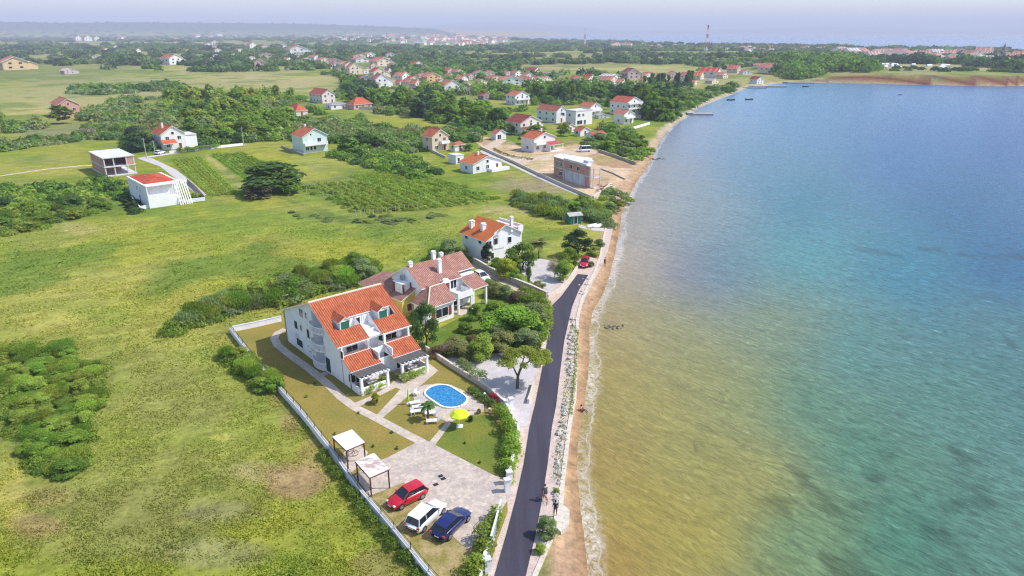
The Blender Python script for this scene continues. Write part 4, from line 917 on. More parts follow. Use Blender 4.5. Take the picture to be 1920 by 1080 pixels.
def proto(kind, lod):
    k = (kind, lod)
    if k in PRO: return PRO[k]
    n, sz = {'N': (6500, .024), 'M': (1100, .052), 'F': (420, .085)}[lod]
    L_ = []
    for s in range(3 if lod != 'N' else 2):
        sd = hash_(kind)+s*7
        if kind == 'broad': b = lumps(sd, 22, .20, .90, .50, .145); m = leafcloud('crown', b, n, sz, sd); t = trunk_mesh(.55, .035, 5, sd, .22)
        elif kind == 'tall': b = lumps(sd, 13, .16, .9, .44, .16); m = leafcloud('crown', b, n, sz, sd); t = trunk_mesh(.7, .03, 4, sd, .15)
        elif kind == 'bush': b = lumps(sd, 24, .10, .86, .52, .145); m = leafcloud('foliage', b, n, sz*1.1, sd); t = None
        elif kind == 'cone': b = lumps(sd, 10, .1, .92, .40, .15, 'cone'); m = leafcloud('crown', b, n, sz*.9, sd); t = trunk_mesh(.5, .03, 3, sd, .08)
        elif kind == 'cypress': b = lumps(sd, 8, .1, .9, .2, .22, 'col'); m = leafcloud('crown', b, n, sz*.8, sd); t = trunk_mesh(.4, .03, 2, sd, .05)
        elif kind == 'pine': b = [(x, y, z+.12, r, q, s_*.6) for x, y, z, r, q, s_ in lumps(sd, 12, .62, .8, .42, .2, 'flat')]; m = leafcloud('crown', b, int(n*1.4), sz*.85, sd); t = trunk_mesh(.75, .03, 6, sd, .3)
        elif kind == 'reed': b = lumps(sd, 7, .3, .6, .42, .25); m = leafcloud('foliage', b, n, sz*.6, sd, tall=4.5); t = None
        elif kind == 'sparse': b = lumps(sd, 9, .2, .8, .42, .18); m = leafcloud('crown', b, int(n*.35), sz*.7, sd); t = trunk_mesh(.6, .02, 7, sd, .35)
        L_.append((m, t))
    PRO[k] = L_; return L_
def hash_(s): return sum(ord(c)*(i+3) for i, c in enumerate(s))
GC = dict(b=(.22,.33,.055), m=(.165,.265,.05), d=(.10,.18,.055), o=(.27,.29,.12), k=(.065,.115,.065), y=(.35,.38,.055), g=(.31,.27,.22), s=(.23,.30,.14), l=(.29,.37,.075))
NAMES = dict(broad='tree', tall='tree', bush='bush', cone='conifer', cypress='cypress', pine='umbrella_pine', reed='reed_clump', sparse='shrub')
def plant(kind, px, py, h, w, col, label, group=None, lod=None, name=None, cat=None, xy=None, parts=None):
    x, y, z = P(px, py) if xy is None else (*xy, 0)
    dist = math.hypot(x, y)
    lod = lod or ('N' if dist < 150 else 'M' if dist < 330 else 'F')
    m, t = RNG.choice(proto(kind, lod)); rz = RNG.uniform(0, 6.28); c = GC[col] if isinstance(col, str) else col
    nm = name or NAMES[kind]; ct = cat or nm.replace('_', ' ')
    if t is not None and (dist < 230 if parts is None else parts):
        r = empty(nm, (x, y, z), rz, label, ct, group); r.scale = (w*RNG.uniform(.88,1.15), w*RNG.uniform(.88,1.15), h)
        link('crown', m, r).color = (*c, 1); link('trunk', t, r)
        return r
    o = link(nm, m, None, (x, y, z), rz); o.scale = (w*RNG.uniform(.8,1.25), w*RNG.uniform(.8,1.25), h*RNG.uniform(.9,1.15)); o.color = (*c, 1)
    return tag(o, label, ct, group)
def sample(poly, n, rg):
    xs = [p[0] for p in poly]; ys = [p[1] for p in poly]; out = []
    while len(out) < n:
        a, b = rg.uniform(min(xs), max(xs)), rg.uniform(min(ys), max(ys))
        if inpoly(np.array([a]), np.array([b]), poly)[0]: out.append((a, b))
    return out
# ---------------------------------------------------------------- houses of the village
H_APPROX = []
house('bungalow', 'single storey white bungalow with orange roof beside the grey footpath', (866,313),(887,326),(943,322), 3.0, 5.0, 'y', (.62,.19,.07), chim=[(.45,.6)], floors=1)
house('annex', 'low flat roofed white annex left of the orange roofed bungalow', (841,303),(855,308.5),(870,304), 2.9, 3, kind='flat', floors=1, wins=[('x',1.2,1.2,.8,1.9,'door','dark')], cat='annex')
house('detached_house', 'pale mint green house with orange gable roof standing alone left of centre', (550,281),(570,288),(617,280), 6.0, 8.6, 'y', (.60,.18,.09), (.60,.72,.67), wins=[('x',1.5,1.6,1.2,1.2,'window'),('x',3.1,1.6,.9,1.2,'window'),('x',4.5,1.6,.9,1.2,'window'),('x',6.5,4.4,1.4,1.4,'window'),('x',2.4,4.4,1.2,1.2,'window','white'),('x',3.4,6.6,.5,.6,'window')], chim=[(.5,.8)])
house('detached_house', 'sandy coloured two storey house with orange roof above the bungalow', (793,272),(811,285),(842,280), 5.5, 7.9, 'y', (.60,.17,.09), (.66,.53,.38))
house('porch_annex', 'small white porch annex with pinkish roof beside the sandy house', (848,274),(853,284),(873,279), 2.4, 3.2, 'x', PINKR, kind='hip', floors=1, cat='annex')
house('detached_house', 'white two storey house with orange and white roof on the sandy plot', (977,277),(1001,286),(1041,279), 4.9, 6.8, 'y', (.58,.15,.07), (.74,.70,.68), chim=[(.7,.6)])
house('garage', 'small white outbuilding with red roof at the head of the sandy lane', (921,257),(930,263),(949,259), 2.6, 4.0, 'y', (.50,.15,.11), floors=1, wins=[('x',1.8,1.2,1.8,1.8,'door','dark')], cat='garage')
house('detached_house', 'cream house with dark red roof behind the small outbuilding', (948,243),(976,254),(1015,245), 5.2, 7.8, 'y', DKRED, (.72,.66,.58))
house('long_house', 'long white block with faded pinkish roof beside the white cube house', (1004,222),(1043,231),(1062,227), 5.7, 8.0, 'y', PINKR, (.76,.78,.80))
house('modern_house', 'modern white cube house with flat roof and dark windows', (1061,227),(1079,236),(1110,233), 6.4, 7, kind='flat', parapet=.4, wins=[('x',2.2,4.7,1.8,1.3,'window'),('x',5.2,4.7,1.2,1.2,'window'),('x',2.8,1.4,3.6,1.8,'window'),('x',6.4,1.3,1.4,2.0,'door','dark'),('y',4,4.7,1.2,1.2,'window'),('y',8,4.7,1.2,1.2,'window')])
house('detached_house', 'white house with orange roof directly behind the cube house', (1085,210),(1106,219),(1126,213), 4.9, 6.9, 'y', (.58,.19,.10))
house('detached_house', 'large white three storey house with red roof near the shore wood', (1143,206),(1174,216),(1202,209), 6.4, 9.0, 'y', (.52,.13,.08), floors=3)
house('detached_house', 'small white house with salmon roof in front of the large shore house', (1150,223),(1169,233),(1187,229), 4.6, 6.4, 'y', (.58,.22,.15))
house('detached_house', 'white house with orange roof alone before the dark wood', (949,189),(966,197),(992,191), 5.4, 7.8, 'y', (.58,.19,.11))
house('outbuilding', 'low white shed with red roof below the cube house', (1050,241),(1062,249),(1078,245), 2.4, 3.8, 'y', (.45,.10,.09), floors=1, cat='outbuilding')
house('outbuilding', 'low white shed with red roof, middle of the three sheds in the gardens', (1076,249),(1088,256),(1106,252), 2.3, 3.6, 'y', (.48,.12,.10), floors=1, cat='outbuilding')
house('outbuilding', 'long low white shed with red roof nearest the white van', (1100,257),(1112,263),(1135,259), 2.0, 3.0, 'x', (.46,.12,.10), floors=1, cat='outbuilding')
house('cottage', 'single storey cottage with orange hip roof half sunk in trees', (527,209),(556,218),(577,214), 3.0, 6.0, kind='hip', roof=(.60,.15,.08), wall=(.68,.62,.58), floors=1)
house('cottage', 'pinkish cottage with bright orange hip roof beside the pale wall', (651,199),(664,206),(698,201), 3.0, 6.2, kind='hip', roof=(.62,.14,.07), wall=(.66,.42,.38), floors=1)
house('detached_house', 'white house with red twin gables behind the grey roofed shed', (579,186),(605,194),(629,188), 5.2, 8.0, 'y', (.52,.12,.09), (.74,.66,.64))
house('outbuilding', 'grey roofed white shed between two red roofed houses', (612,199),(621,206),(651,202), 2.8, 3.8, kind='hip', roof=(.36,.35,.37), floors=1, cat='outbuilding')
house('block_of_flats', 'salmon pink three storey house behind the round tree at far left', (89,206),(113,222),(153,217), 6.6, 9.4, 'y', SALM, (.62,.34,.26), floors=3)
h3, a3, b3 = house('detached_house', 'white villa with orange gables above the garden lane', (291,273),(306,282),(352,277), 5.8, 8.6, 'y', (.62,.15,.06), (.76,.74,.72), chim=[(.3,.5)])
hsv((.62,.15,.06), MB().slab([(-.4,-3.0,2.6),(a3*.55,-3.0,2.6),(a3*.55,0,3.8),(-.4,0,3.8)]).build('porch_roof', [M['tileo'], M['white']], h3))
MB().box(a3, a3+4.5, 1.0, b3-.5, 0, 4.6).build('side_wing', M['white'], h3); MB().box(a3-.02, a3+4.7, .8, b3-.3, 4.6, 4.8).build('terrace_slab', M['slab'], h3)
# the white block with a tiled tray roof
h2, a2, b2 = house('block_house', 'white block house with orange tiled tray roof inside its own garden wall', (247,367),(276,388),(346,373), 5.5, 6.6, kind='tray', roof=(.60,.10,.05), wall=(.80,.79,.80),
  wins=[('y',3.5,3.9,.5,1.0,'window'),('y',6.5,3.9,.5,1.0,'window'),('y',5,1.3,.9,1.9,'door','dark'),('x',6.6,1.2,.8,1.8,'door','dark')])
MB().box(0, a2*.86, -2.4, -.01, 0, 2.5).box(0, a2*.6, -2.4, -2.2, 2.5, 3.4).box(0, .2, -2.2, -.01, 2.5, 5.45).box(-.1, a2*.84, -2.3, -.13, 5.45, 5.72).build('front_terrace', M['white'], h2)
sl_ = MB(); n = 6
for i in range(n): sl_.slab([(a2*.84+i*.55,-3.6,.0),(a2*.84+i*.55+.25,-3.6,.0),(a2*.84+i*.55+.25,-.3,5.9),(a2*.84+i*.55,-.3,5.9)], .2, ms=0)
sl_.build('slatted_screen', M['white'], h2)
def porch(h, x0, x1, dz, e, rf, col=WHITE):
    root, a, b = h; w = MB()
    for x in (x0, x1-.25): w.box(x, x+.25, -dz, -dz+.25, 0, e)
    w.box(x0, x1, -dz, -.01, 0, .2); w.build('porch', M['white'], root)
    hsv(rf, MB().slab([(x0-.2,-dz-.3,e),(x1+.2,-dz-.3,e),(x1+.2,-.02,e+.8),(x0-.2,-.02,e+.8)], .14).build('porch_roof', [M['tileo'], M['white']], root))
def balcony(h, x0, x1, z, d=1.4):
    root, a, b = h; MB().box(x0, x1, -d, -.01, z, z+.16).box(x0, x1, -d, -d+.1, z+.16, z+1.0).box(x0, x0+.1, -d+.1, -.01, z+.16, z+1.0).box(x1-.1, x1, -d+.1, -.01, z+.16, z+1.0).build('balcony', M['white'], root)
for n_, h_ in HREG.items():
    if 'mint green' in n_: balcony(h_, .2, h_[1]*.95, 2.7)
    elif 'sandy plot' in n_: porch(h_, h_[1]*.5, h_[1]+1.2, 3.2, 2.5, (.46,.12,.10)); balcony(h_, 0, h_[1]*.45, 2.7)
    elif 'sandy coloured' in n_: balcony(h_, h_[1]*.45, h_[1]*.95, 2.7)
    elif 'large white three' in n_: balcony(h_, .3, h_[1]*.95, 2.8); balcony(h_, .3, h_[1]*.95, 5.4)
    elif 'alone before' in n_: balcony(h_, .3, h_[1]*.95, 2.8)
    elif 'single storey white bungalow' in n_: MB().box(h_[1]*.5, h_[1]+1.5, -2.2, -.01, 0, .9).build('terrace', M['white'], h_[0])
    elif 'cream house with dark red' in n_: porch(h_, 0, h_[1]*.5, 2.4, 2.6, DKRED); balcony(h_, h_[1]*.5, h_[1]*.98, 2.8)
    elif 'behind the cube' in n_ or 'salmon roof in front' in n_: balcony(h_, .3, h_[1]*.95, 2.6)
# unfinished brick house at the left
c = P(200,332); ang = math.radians(42); k = FPX/c[1]; q = c[0]/c[1]; a = 60/(k*(math.cos(ang)-q*math.sin(ang))); b = 24/(k*(math.sin(ang)+q*math.cos(ang))); b = max(b, 8)
uf = empty('unfinished_house', c, ang, 'unfinished clay block house with flat white roof slab and empty bays', 'house')
f = MB()
for z in (0, 2.75, 5.5): f.box(-.2, a+.2, -.2, b+.2, z, z+.25)
for x in (0, a*.3, a*.72, a-.3):
    for y in (0, b/2, b-.3):
        f.box(x, x+.3, y, y+.3, .25, 2.75).box(x, x+.3, y, y+.3, 3.0, 5.5)
f.build('concrete_frame', M['slab'], uf)
w = MB(); 
w.box(.02, .24, .3, b/2, .25, 2.75).box(.02, .24, b/2+.3, b-.3, .25, 2.75).box(.02, .24, .3, b/2, 3.0, 5.5).box(.02, .24, b/2+.3, b-.3, 3, 5.5)
w.box(a*.72+.3, a-.3, .03, .25, 3.0, 5.5).box(.3, a-.3, b*.45, b*.45+.2, 3.0, 5.5).box(.3, a*.72, b*.45, b*.45+.2, .25, 2.75)
w.box(a-.25,a-.03,.3,b-.3,3.0,5.5)
w.build('block_wall', M['brick'], uf)
# building site house: an irregular plan
hh = 6.0; FL, BL, BR, FR = G(1039,294,hh), G(1049,289,hh), G(1109,297,hh), G(1108,313,hh)
ang = math.atan2(FL[1]-FR[1], FL[0]-FR[0])-math.pi/2; b = math.hypot(FL[0]-FR[0], FL[1]-FR[1])
def lo(p): dx, dy = p[0]-FR[0], p[1]-FR[1]; return (dx*math.cos(ang)+dy*math.sin(ang), -dx*math.sin(ang)+dy*math.cos(ang))
bs = empty('building_shell', (*FR, 0), ang, 'half built shell of brick and grey concrete on the shore building site', 'building')
(xr, yr), (xl, yl) = lo(BR), lo(BL)
MB().prism([(0,0),(xr,yr),(xl,yl),(0,b)], 0, 5.85).build('brick_wall', M['brick'], bs)
w = MB(); w.box(-.06, 0, b*.13, b*.68, 0, 3.0)
for k in range(4): w.box(-.2, -.06, b*(.15+k*.15), b*(.15+k*.15)+.3, 0, 3.0)
w.box(-.08, .0, b*.70, b*.72, 0, 5.85).box(-.1,.02,-.12,.5,0,5.85).box(-.12,0,.5,b,2.95,3.2); w.build('concrete_wall', M['slab'], bs)
w = MB(); w.prism([(-.3,-.35),(xr+.2,yr-.2),(xl+.2,yl+.2),(-.3,b+.3)], 5.86, 6.14); w.box(xr*.25,xr*.5,b*.22,b*.34,6.14,6.8).box(-.3,-.1,b*.1,b*.7,6.14,6.5); w.build('roof_slab', M['slab'], bs)
for z in (0, 2.9): MB().box(.1,2.6,-1.3,-.2,z+.0,z+.2).box(.1,.35,-1.3,-1.05,z,z+2.9).box(2.35,2.6,-1.3,-1.05,z,z+2.9).build('balcony_frame', M['slab'], bs)
for y, z in ((.80,1.5),(.90,4.4),(.80,4.4),(.52,4.5),(.32,4.5)): win(bs, 0, b*y, z, 1.5, 1.2, math.pi, name='opening')
for i in range(6):
    q = MB(); rg = random.Random(i)
    for k in range(7): q.tube((rg.uniform(-1.2,1.2), rg.uniform(-1,1), .1+.1*k), (rg.uniform(-1.2,1.2), rg.uniform(-1,1), .15+.1*k), .07, n=4)
    p_ = P(1123+(i % 3)*9, 350+(i//3)*8+i % 2*3); tag(q.build('timber_pile', M['woodbr'], None, p_, i), 'tangled pile of brown site timber beside the shell', 'timber', 'timber piles at the building site')
# further houses, each a small thing of wall, roof and windows
def fproto():
    w = MB(); w.face([(-.5,-.5,-.05),(.5,-.5,-.05),(.5,-.5,.62),(0,-.5,1),(-.5,-.5,.62)]).face([(.5,.5,-.05),(-.5,.5,-.05),(-.5,.5,.62),(0,.5,1),(.5,.5,.62)]).face([(-.5,.5,-.05),(-.5,-.5,-.05),(-.5,-.5,.62),(-.5,.5,.62)]).face([(.5,-.5,-.05),(.5,.5,-.05),(.5,.5,.62),(.5,-.5,.62)])
    r = MB().slab([(-.56,-.55,.58),(0,-.55,1.01),(0,.55,1.01),(-.56,.55,.58)], .03, up=.02).slab([(0,-.55,1.01),(.56,-.55,.58),(.56,.55,.58),(0,.55,1.01)], .03, up=.02)
    g = MB().box(-.06,.06,-.01,.012,-.06,.06)
    return w.mesh('wall', M['wallo']), r.mesh('roof', [M['tileo'], M['white']]), g.mesh('window', M['glass'])
FW, FR, FG = fproto(); HPX = []
def farhouse(px, py, wpx, hpx, roof, wall, label, group=None, rot=None, cat='house', wide=1.0, nm='detached_house'):
    x, y, z = P(px, py); d_ = y*cp+(CAMH-z)*sp_; k = d_/FPX; HPX.append((px, py, wpx))
    w_ = wpx*k*.92*wide; h_ = hpx*k*1.05
    o = empty(nm, (x, y+w_*.4, z), math.radians(RNG.choice([20,35,45,60]) if rot is None else rot), label, cat, group); o.scale = (w_, w_*RNG.uniform(.7,1.0), h_)
    link('wall', FW, o).color = (*wall, 1); link('roof', FR, o).color = (*roof, 1)
    if wpx > 17:
        v = link('side_wing', FW, o, (.62, .1, 0)); v.scale = (.6, .7, .62); v.color = (*wall, 1); u = link('wing_roof', FR, o, (.62, .1, 0)); u.scale = (.6, .7, .62); u.color = (*roof, 1)
    for (a, b, c_) in ((-.22,-.5,.2),(.22,-.5,.2),(-.2,-.5,.52),(.2,-.5,.52)): link('window', FG, o, (a, b, c_))
    for b in (-.2,.2): link('window', FG, o, (-.5, b, .4), math.pi/2)
    return o
CRM = (.72,.62,.50); PK = (.66,.50,.46)
FHL = [(16,131,44,22,SALM,(.68,.50,.30),'tan house with salmon roof at the far left edge'),(318,121,30,17,PINKR,WHITE,'white house alone among scrub above the long meadow'),(180,112,17,9,SALM,WHITE,'small white house behind the dark bushes far left'),
 (497,110,28,10,PINKR,CRM,'low cream house behind the green thicket'),(485,126,20,14,SALM,PK,'pinkish house beside round trees above the meadow'),(553,103,34,16,PINKR,WHITE,'broad white house with pink roof before the far plain'),
 (469,90,15,9,PINKR,WHITE,'tiny white house on the far plain, left of a pink one'),(495,93,16,8,SALM,PK,'tiny pink house on the far plain'),(123,139,22,10,PK,(.5,.42,.45),'grey violet shed at the top of the left meadow'),
 (626,121,22,11,RED,PK,'red roofed house at the left tip of the village cluster'),(403,91,14,9,ORANGE,PK,'tiny orange roofed house on the far plain'),(257,100,9,8,PINKR,WHITE,'narrow white house in the scrub left of the lone white one'),
 (643,128,22,12,SALM,CRM,'cream house at the top of the left village row'),(661,139,24,19,SALM,CRM,'cream gabled house beside the meadow corner'),(673,117,28,9,SALM,WHITE,'low white building with long pale roof'),(711,124,34,14,(.55,.2,.15),CRM,'wide house with salmon roof in the upper village'),
 (699,131,14,12,PINKR,PK,'narrow pinkish house below the wide salmon roof'),(707,147,28,18,RED,CRM,'cream house with red gable behind the white pair'),(684,162,32,19,PINKR,(.62,.58,.66),'left house of the big white pair by the meadow'),(711,164,28,23,PINKR,WHITE,'tall white gabled house, right of the pair by the meadow'),
 (752,151,24,14,SALM,WHITE,'white house with salmon roof in the middle village'),(727,143,12,14,(.2,.15,.2),PK,'dark narrow house among the white ones'),(778,166,20,15,PINKR,PK,'pinkish house behind the dark green trees'),(806,154,30,16,SALM,(.74,.47,.27),'apricot coloured house in the middle village'),
 (842,177,40,24,(.55,.2,.12),WHITE,'white house with orange roof among the tall trees'),(857,140,20,9,PINKR,WHITE,'small white house at the field edge above the trees'),(880,150,14,11,PINKR,PK,'little pink house right of the field edge house'),(925,153,26,10,PINKR,PK,'low pink roofed building by the bare field'),
 (957,160,42,16,SALM,WHITE,'wide white house with salmon roof above the dark wood'),(990,158,28,12,(.5,.2,.16),CRM,'long low cream house with brown roof above the dark wood'),(909,187,24,12,DKRED,(.3,.26,.28),'dark roofed old house half hidden in trees'),
 (1000,140,24,12,DKRED,PK,'dark red roofed house at the edge of the dry meadow'),(1035,143,26,8,(.3,.28,.3),(.4,.38,.4),'grey ruin like shed at the edge of the dry meadow'),(1104,160,26,18,RED,WHITE,'white house with bright red roof left in the shore row'),
 (1146,149,34,9,(.6,.55,.55),WHITE,'long white building behind the shore row'),(1143,158,32,13,PINKR,CRM,'cream house with pink roof in the shore row'),(1184,148,28,18,(.3,.09,.09),(.62,.48,.46),'mauve walled house standing in the dry meadow'),
 (1236,152,28,10,PINKR,PK,'pink roofed house behind the row of dark pines'),(1262,147,20,12,SALM,PK,'salmon roofed house behind the row of dark pines'),(1290,149,24,12,PINKR,CRM,'cream house at the right end of the dark pines'),(1310,149,24,12,ORANGE,CRM,'orange roofed house close to the bay bend'),
 (1335,145,38,16,RED,WHITE,'white red roofed house at the bay bend'),(1336,157,24,9,(.35,.34,.34),CRM,'grey roofed shed at the bay bend'),(1378,137,26,13,(.55,.12,.1),PK,'bright red house above the little harbour'),(1455,138,46,16,PINKR,CRM,'wide pinkish hotel like house above the harbour'),
 (1420,157,20,12,DKRED,WHITE,'boathouse with dark roof on the harbour edge'),(1212,156,22,9,PINKR,WHITE,'white house tucked left of the dark pines')]
for q in FHL: farhouse(*q)
rg = random.Random(5)
def cluster(n, poly, w0, w1, label, group, hr=.62):
    for a, b in sample(poly, n, rg):
        w_ = rg.uniform(w0, w1)
        x, y, z = P(a, b); k = y*cp/FPX
        o = link('village_house', VH, None, (x, y, z), rg.uniform(0, 3)); o.scale = (w_*k, w_*k*rg.uniform(.8,1.2), w_*hr*k)
        o.color = (*rg.choice([(.5,.2,.15),(.55,.25,.18),(.58,.3,.24),(.62,.42,.36),(.66,.6,.58)]), 1)
        tag(o, label, 'house', group)
vm = MB()
vm.face([(-.5,-.5,-.2),(.5,-.5,-.2),(.5,-.5,.6),(0,-.5,1),(-.5,-.5,.6)], 0).face([(.5,.5,-.2),(-.5,.5,-.2),(-.5,.5,.6),(0,.5,1),(.5,.5,.6)], 0).face([(-.5,.5,-.2),(-.5,-.5,-.2),(-.5,-.5,.6),(-.5,.5,.6)], 0).face([(.5,-.5,-.2),(.5,.5,-.2),(.5,.5,.6),(.5,-.5,.6)], 0)
vm.slab([(-.56,-.55,.55),(0,-.55,1.0),(0,.55,1.0),(-.56,.55,.55)], .04, 1, 0, .03).slab([(0,-.55,1.0),(.56,-.55,.55),(.56,.55,.55),(0,.55,1.0)], .04, 1, 0, .03)
VH = vm.mesh('village_house', [M['white'], M['tileo']])
cluster(115, [(730,72),(800,68),(950,74),(945,86),(840,87),(740,82)], 7, 12, 'tiny pale house with reddish roof in the dense village on the plain', 'houses of the dense far village')
cluster(40, [(600,66),(720,66),(730,80),(620,78)], 5, 8, 'tiny white house in the loose left part of the far village', 'scattered far village houses')
cluster(20, [(1140,84),(1290,86),(1290,93),(1140,90)], 7, 11, 'tiny pale house on the rise left of the red and white mast', 'houses left of the mast')
cluster(24, [(1340,90),(1560,94),(1560,99),(1340,97)], 8, 12, 'tiny pale house in the trees right of the mast', 'houses right of the mast')
cluster(85, [(1560,100),(1920,104),(2000,118),(1900,126),(1800,118),(1600,110)], 13, 24, 'pale house with muted red roof in the town above the far shore', 'houses of the shore town')
cluster(16, [(30,66),(580,62),(590,74),(60,78)], 6, 10, 'tiny white house scattered on the far left plain', 'houses of the far left plain')
for (x_, y_, w_, h_, l_) in ((143,76,12,8,'left end house of the small row on the far left plain'),(160,77,15,9,'largest house of the small row on the far left plain'),(178,76,10,7,'right end house of the small row on the far left plain')): farhouse(x_, y_, w_, h_, PINKR, WHITE, l_)
for i in range(34):
    a, b = rg.uniform(1585, 1790), 0; b = 125+(a-1585)*.012+rg.uniform(-4, 3)
    x, y, z = P(a, b); t = MB(); w_ = rg.uniform(2.2, 5); t.box(-w_/2, w_/2, -1.5, 1.5, 0, 1.6); t.face([(-w_/2,-1.5,1.6),(w_/2,-1.5,1.6),(w_/2,0,2.5),(-w_/2,0,2.5)]).face([(w_/2,1.5,1.6),(-w_/2,1.5,1.6),(-w_/2,0,2.5),(w_/2,0,2.5)])
    tag(t.build('camp_cabin', M['whitep'], None, (x, y, z), rg.uniform(-.5,.5)), 'tiny white cabin in the camp on the cliff top', 'cabin', 'white cabins on the cliff top')
EXTRA = [(604,118,20,9,SALM,CRM,'cream house left of the village meadow'),(588,112,18,8,PINKR,WHITE,'white house in trees above the village meadow'),(690,107,20,8,SALM,WHITE,'white house behind the upper village'),(735,128,16,9,PINKR,PK,'small pink house at the wood edge of the upper village'),
 (765,160,18,11,PINKR,CRM,'cream house in the gap between the village rows'),(790,148,18,10,SALM,PK,'pink house left of the apricot coloured one'),(825,160,16,10,PINKR,WHITE,'small white house right of the apricot coloured one'),(868,150,16,8,RED,WHITE,'white house with red roof at the wood clearing'),
 (900,158,18,9,SALM,CRM,'cream bungalow at the wood clearing'),(940,152,18,8,RED,PK,'pink bungalow by the bare field'),(975,152,18,8,PINKR,WHITE,'white bungalow beyond the long cream house'),(1020,152,20,8,SALM,CRM,'cream bungalow at the meadow side of the shore row'),
 (1060,158,18,10,SALM,WHITE,'white house in trees left of the bright red roof'),(1085,152,16,8,PINKR,CRM,'small cream house behind the bright red roof'),(1165,160,20,10,SALM,WHITE,'white house between the mauve house and the shore row'),(1205,162,18,9,PINKR,CRM,'cream house at the foot of the dark pines'),
 (1270,158,18,9,SALM,WHITE,'white house behind the bay bend bushes'),(1300,160,18,9,PINKR,CRM,'cream house facing the bay bend'),(1355,147,20,10,SALM,CRM,'cream house right of the white bay bend house'),(1398,140,18,8,PINKR,WHITE,'white house behind the little harbour'),(1430,131,24,9,SALM,CRM,'cream house left of the hotel like one'),
 (1110,212,18,10,SALM,WHITE,'small white annex behind the cube house'),(1128,222,20,9,(.5,.48,.47),WHITE,'flat white outbuilding beside the cube house'),(1200,222,16,9,(.35,.34,.36),CRM,'grey roofed boathouse by the shore wood'),(870,164,20,11,PINKR,WHITE,'white house in the tall trees of the middle wood'),
 (447,98,14,6,PINKR,WHITE,'tiny white house in the hedges of the far plain, left'),(530,88,14,6,SALM,WHITE,'tiny white house in the hedges of the far plain, right'),(350,99,12,6,SALM,PK,'tiny pink house far beyond the lone white house'),(215,92,12,6,PINKR,WHITE,'tiny white house beyond the dark bush row')]
for q in EXTRA: farhouse(*q)
rgx = random.Random(21)
for px, py in sample([(600,116),(740,105),(900,138),(1000,146),(1300,146),(1290,166),(1000,174),(850,172),(700,168),(640,150)], 44, rgx):
    w_ = rgx.uniform(14, 24); farhouse(px, py, w_, w_*.5, rgx.choice([SALM, PINKR, ORANGE, RED]), rgx.choice([WHITE, CRM, WHITE, PK]), 'small pale house with reddish roof among the trees of the village', 'houses scattered among the village trees')
for px, py in sample([(200,82),(600,80),(600,116),(380,124),(180,100)], 12, rgx):
    w_ = rgx.uniform(9, 14); farhouse(px, py, w_, w_*.5, rgx.choice([SALM, PINKR, ORANGE]), WHITE, 'tiny white house among the hedges of the left plain', 'houses among the hedges of the left plain')
# mast and towers
def lattice(px, base, toppx, w0, label, nm, bands):
    x, y, z = P(px, base); d_ = y*cp+(CAMH)*sp_; h = (base-toppx)*d_/FPX*1.02
    o = empty(nm, (x, y, 0), .4, label, 'mast'); n = bands
    for k in range(n):
        z0, z1 = h*k/n, h*(k+1)/n; a, b_ = w0*(1-.75*k/n), w0*(1-.75*(k+1)/n); m = MB()
        cs0 = [(-a,-a,z0),(a,-a,z0),(a,a,z0),(-a,a,z0)]; cs1 = [(-b_,-b_,z1),(b_,-b_,z1),(b_,b_,z1),(-b_,b_,z1)]
        for i in range(4):
            m.tube(cs0[i], cs1[i], .26, n=4); m.tube(cs0[i], cs1[(i+1) % 4], .13, n=4); m.tube(cs1[i], cs1[(i+1) % 4], .13, n=4)
        m.build('mast_section', M['redp'] if k % 2 == 0 else M['whitep'], o)
    MB().tube((0,0,h*.97),(0,0,h),.5,1.6,8).build('antenna_head', M['metal'], o)
M['redp'] = gloss_mat('red_paint', (.50,.05,.04), .5)
lattice(1323, 104, 52, 2.6, 'tall red and white lattice mast above the far trees', 'radio_mast', 7)
lattice(1096, 92, 58, 2.0, 'thin grey mast far out over the plain', 'thin_mast', 4)
x, y, z = P(1876, 120); k = (y*cp)/FPX
ct = empty('church_tower', (x, y, z), .5, 'stone church bell tower with pointed spire in the shore town', 'tower'); hh = 24*k
MB().box(-2.6,2.6,-2.6,2.6,0,hh).box(-3,3,-3,3,hh,hh+.8).build('shaft', rough_mat('tower_stone', (.42,.34,.30), .2, .5), ct)
sp = MB()
for i in range(8):
    a0, a1 = i*math.pi/4, (i+1)*math.pi/4; sp.face([(2.6*math.cos(a0),2.6*math.sin(a0),hh+.8),(2.6*math.cos(a1),2.6*math.sin(a1),hh+.8),(0,0,hh+14*k)])
sp.build('spire', rough_mat('spire_stone', (.26,.20,.20), .2, .5), ct)
for s in range(4): win(ct, 2.6*math.cos(s*math.pi/2), 2.6*math.sin(s*math.pi/2), hh*.82, 1.4, 3.0, s*math.pi/2, name='belfry_opening')
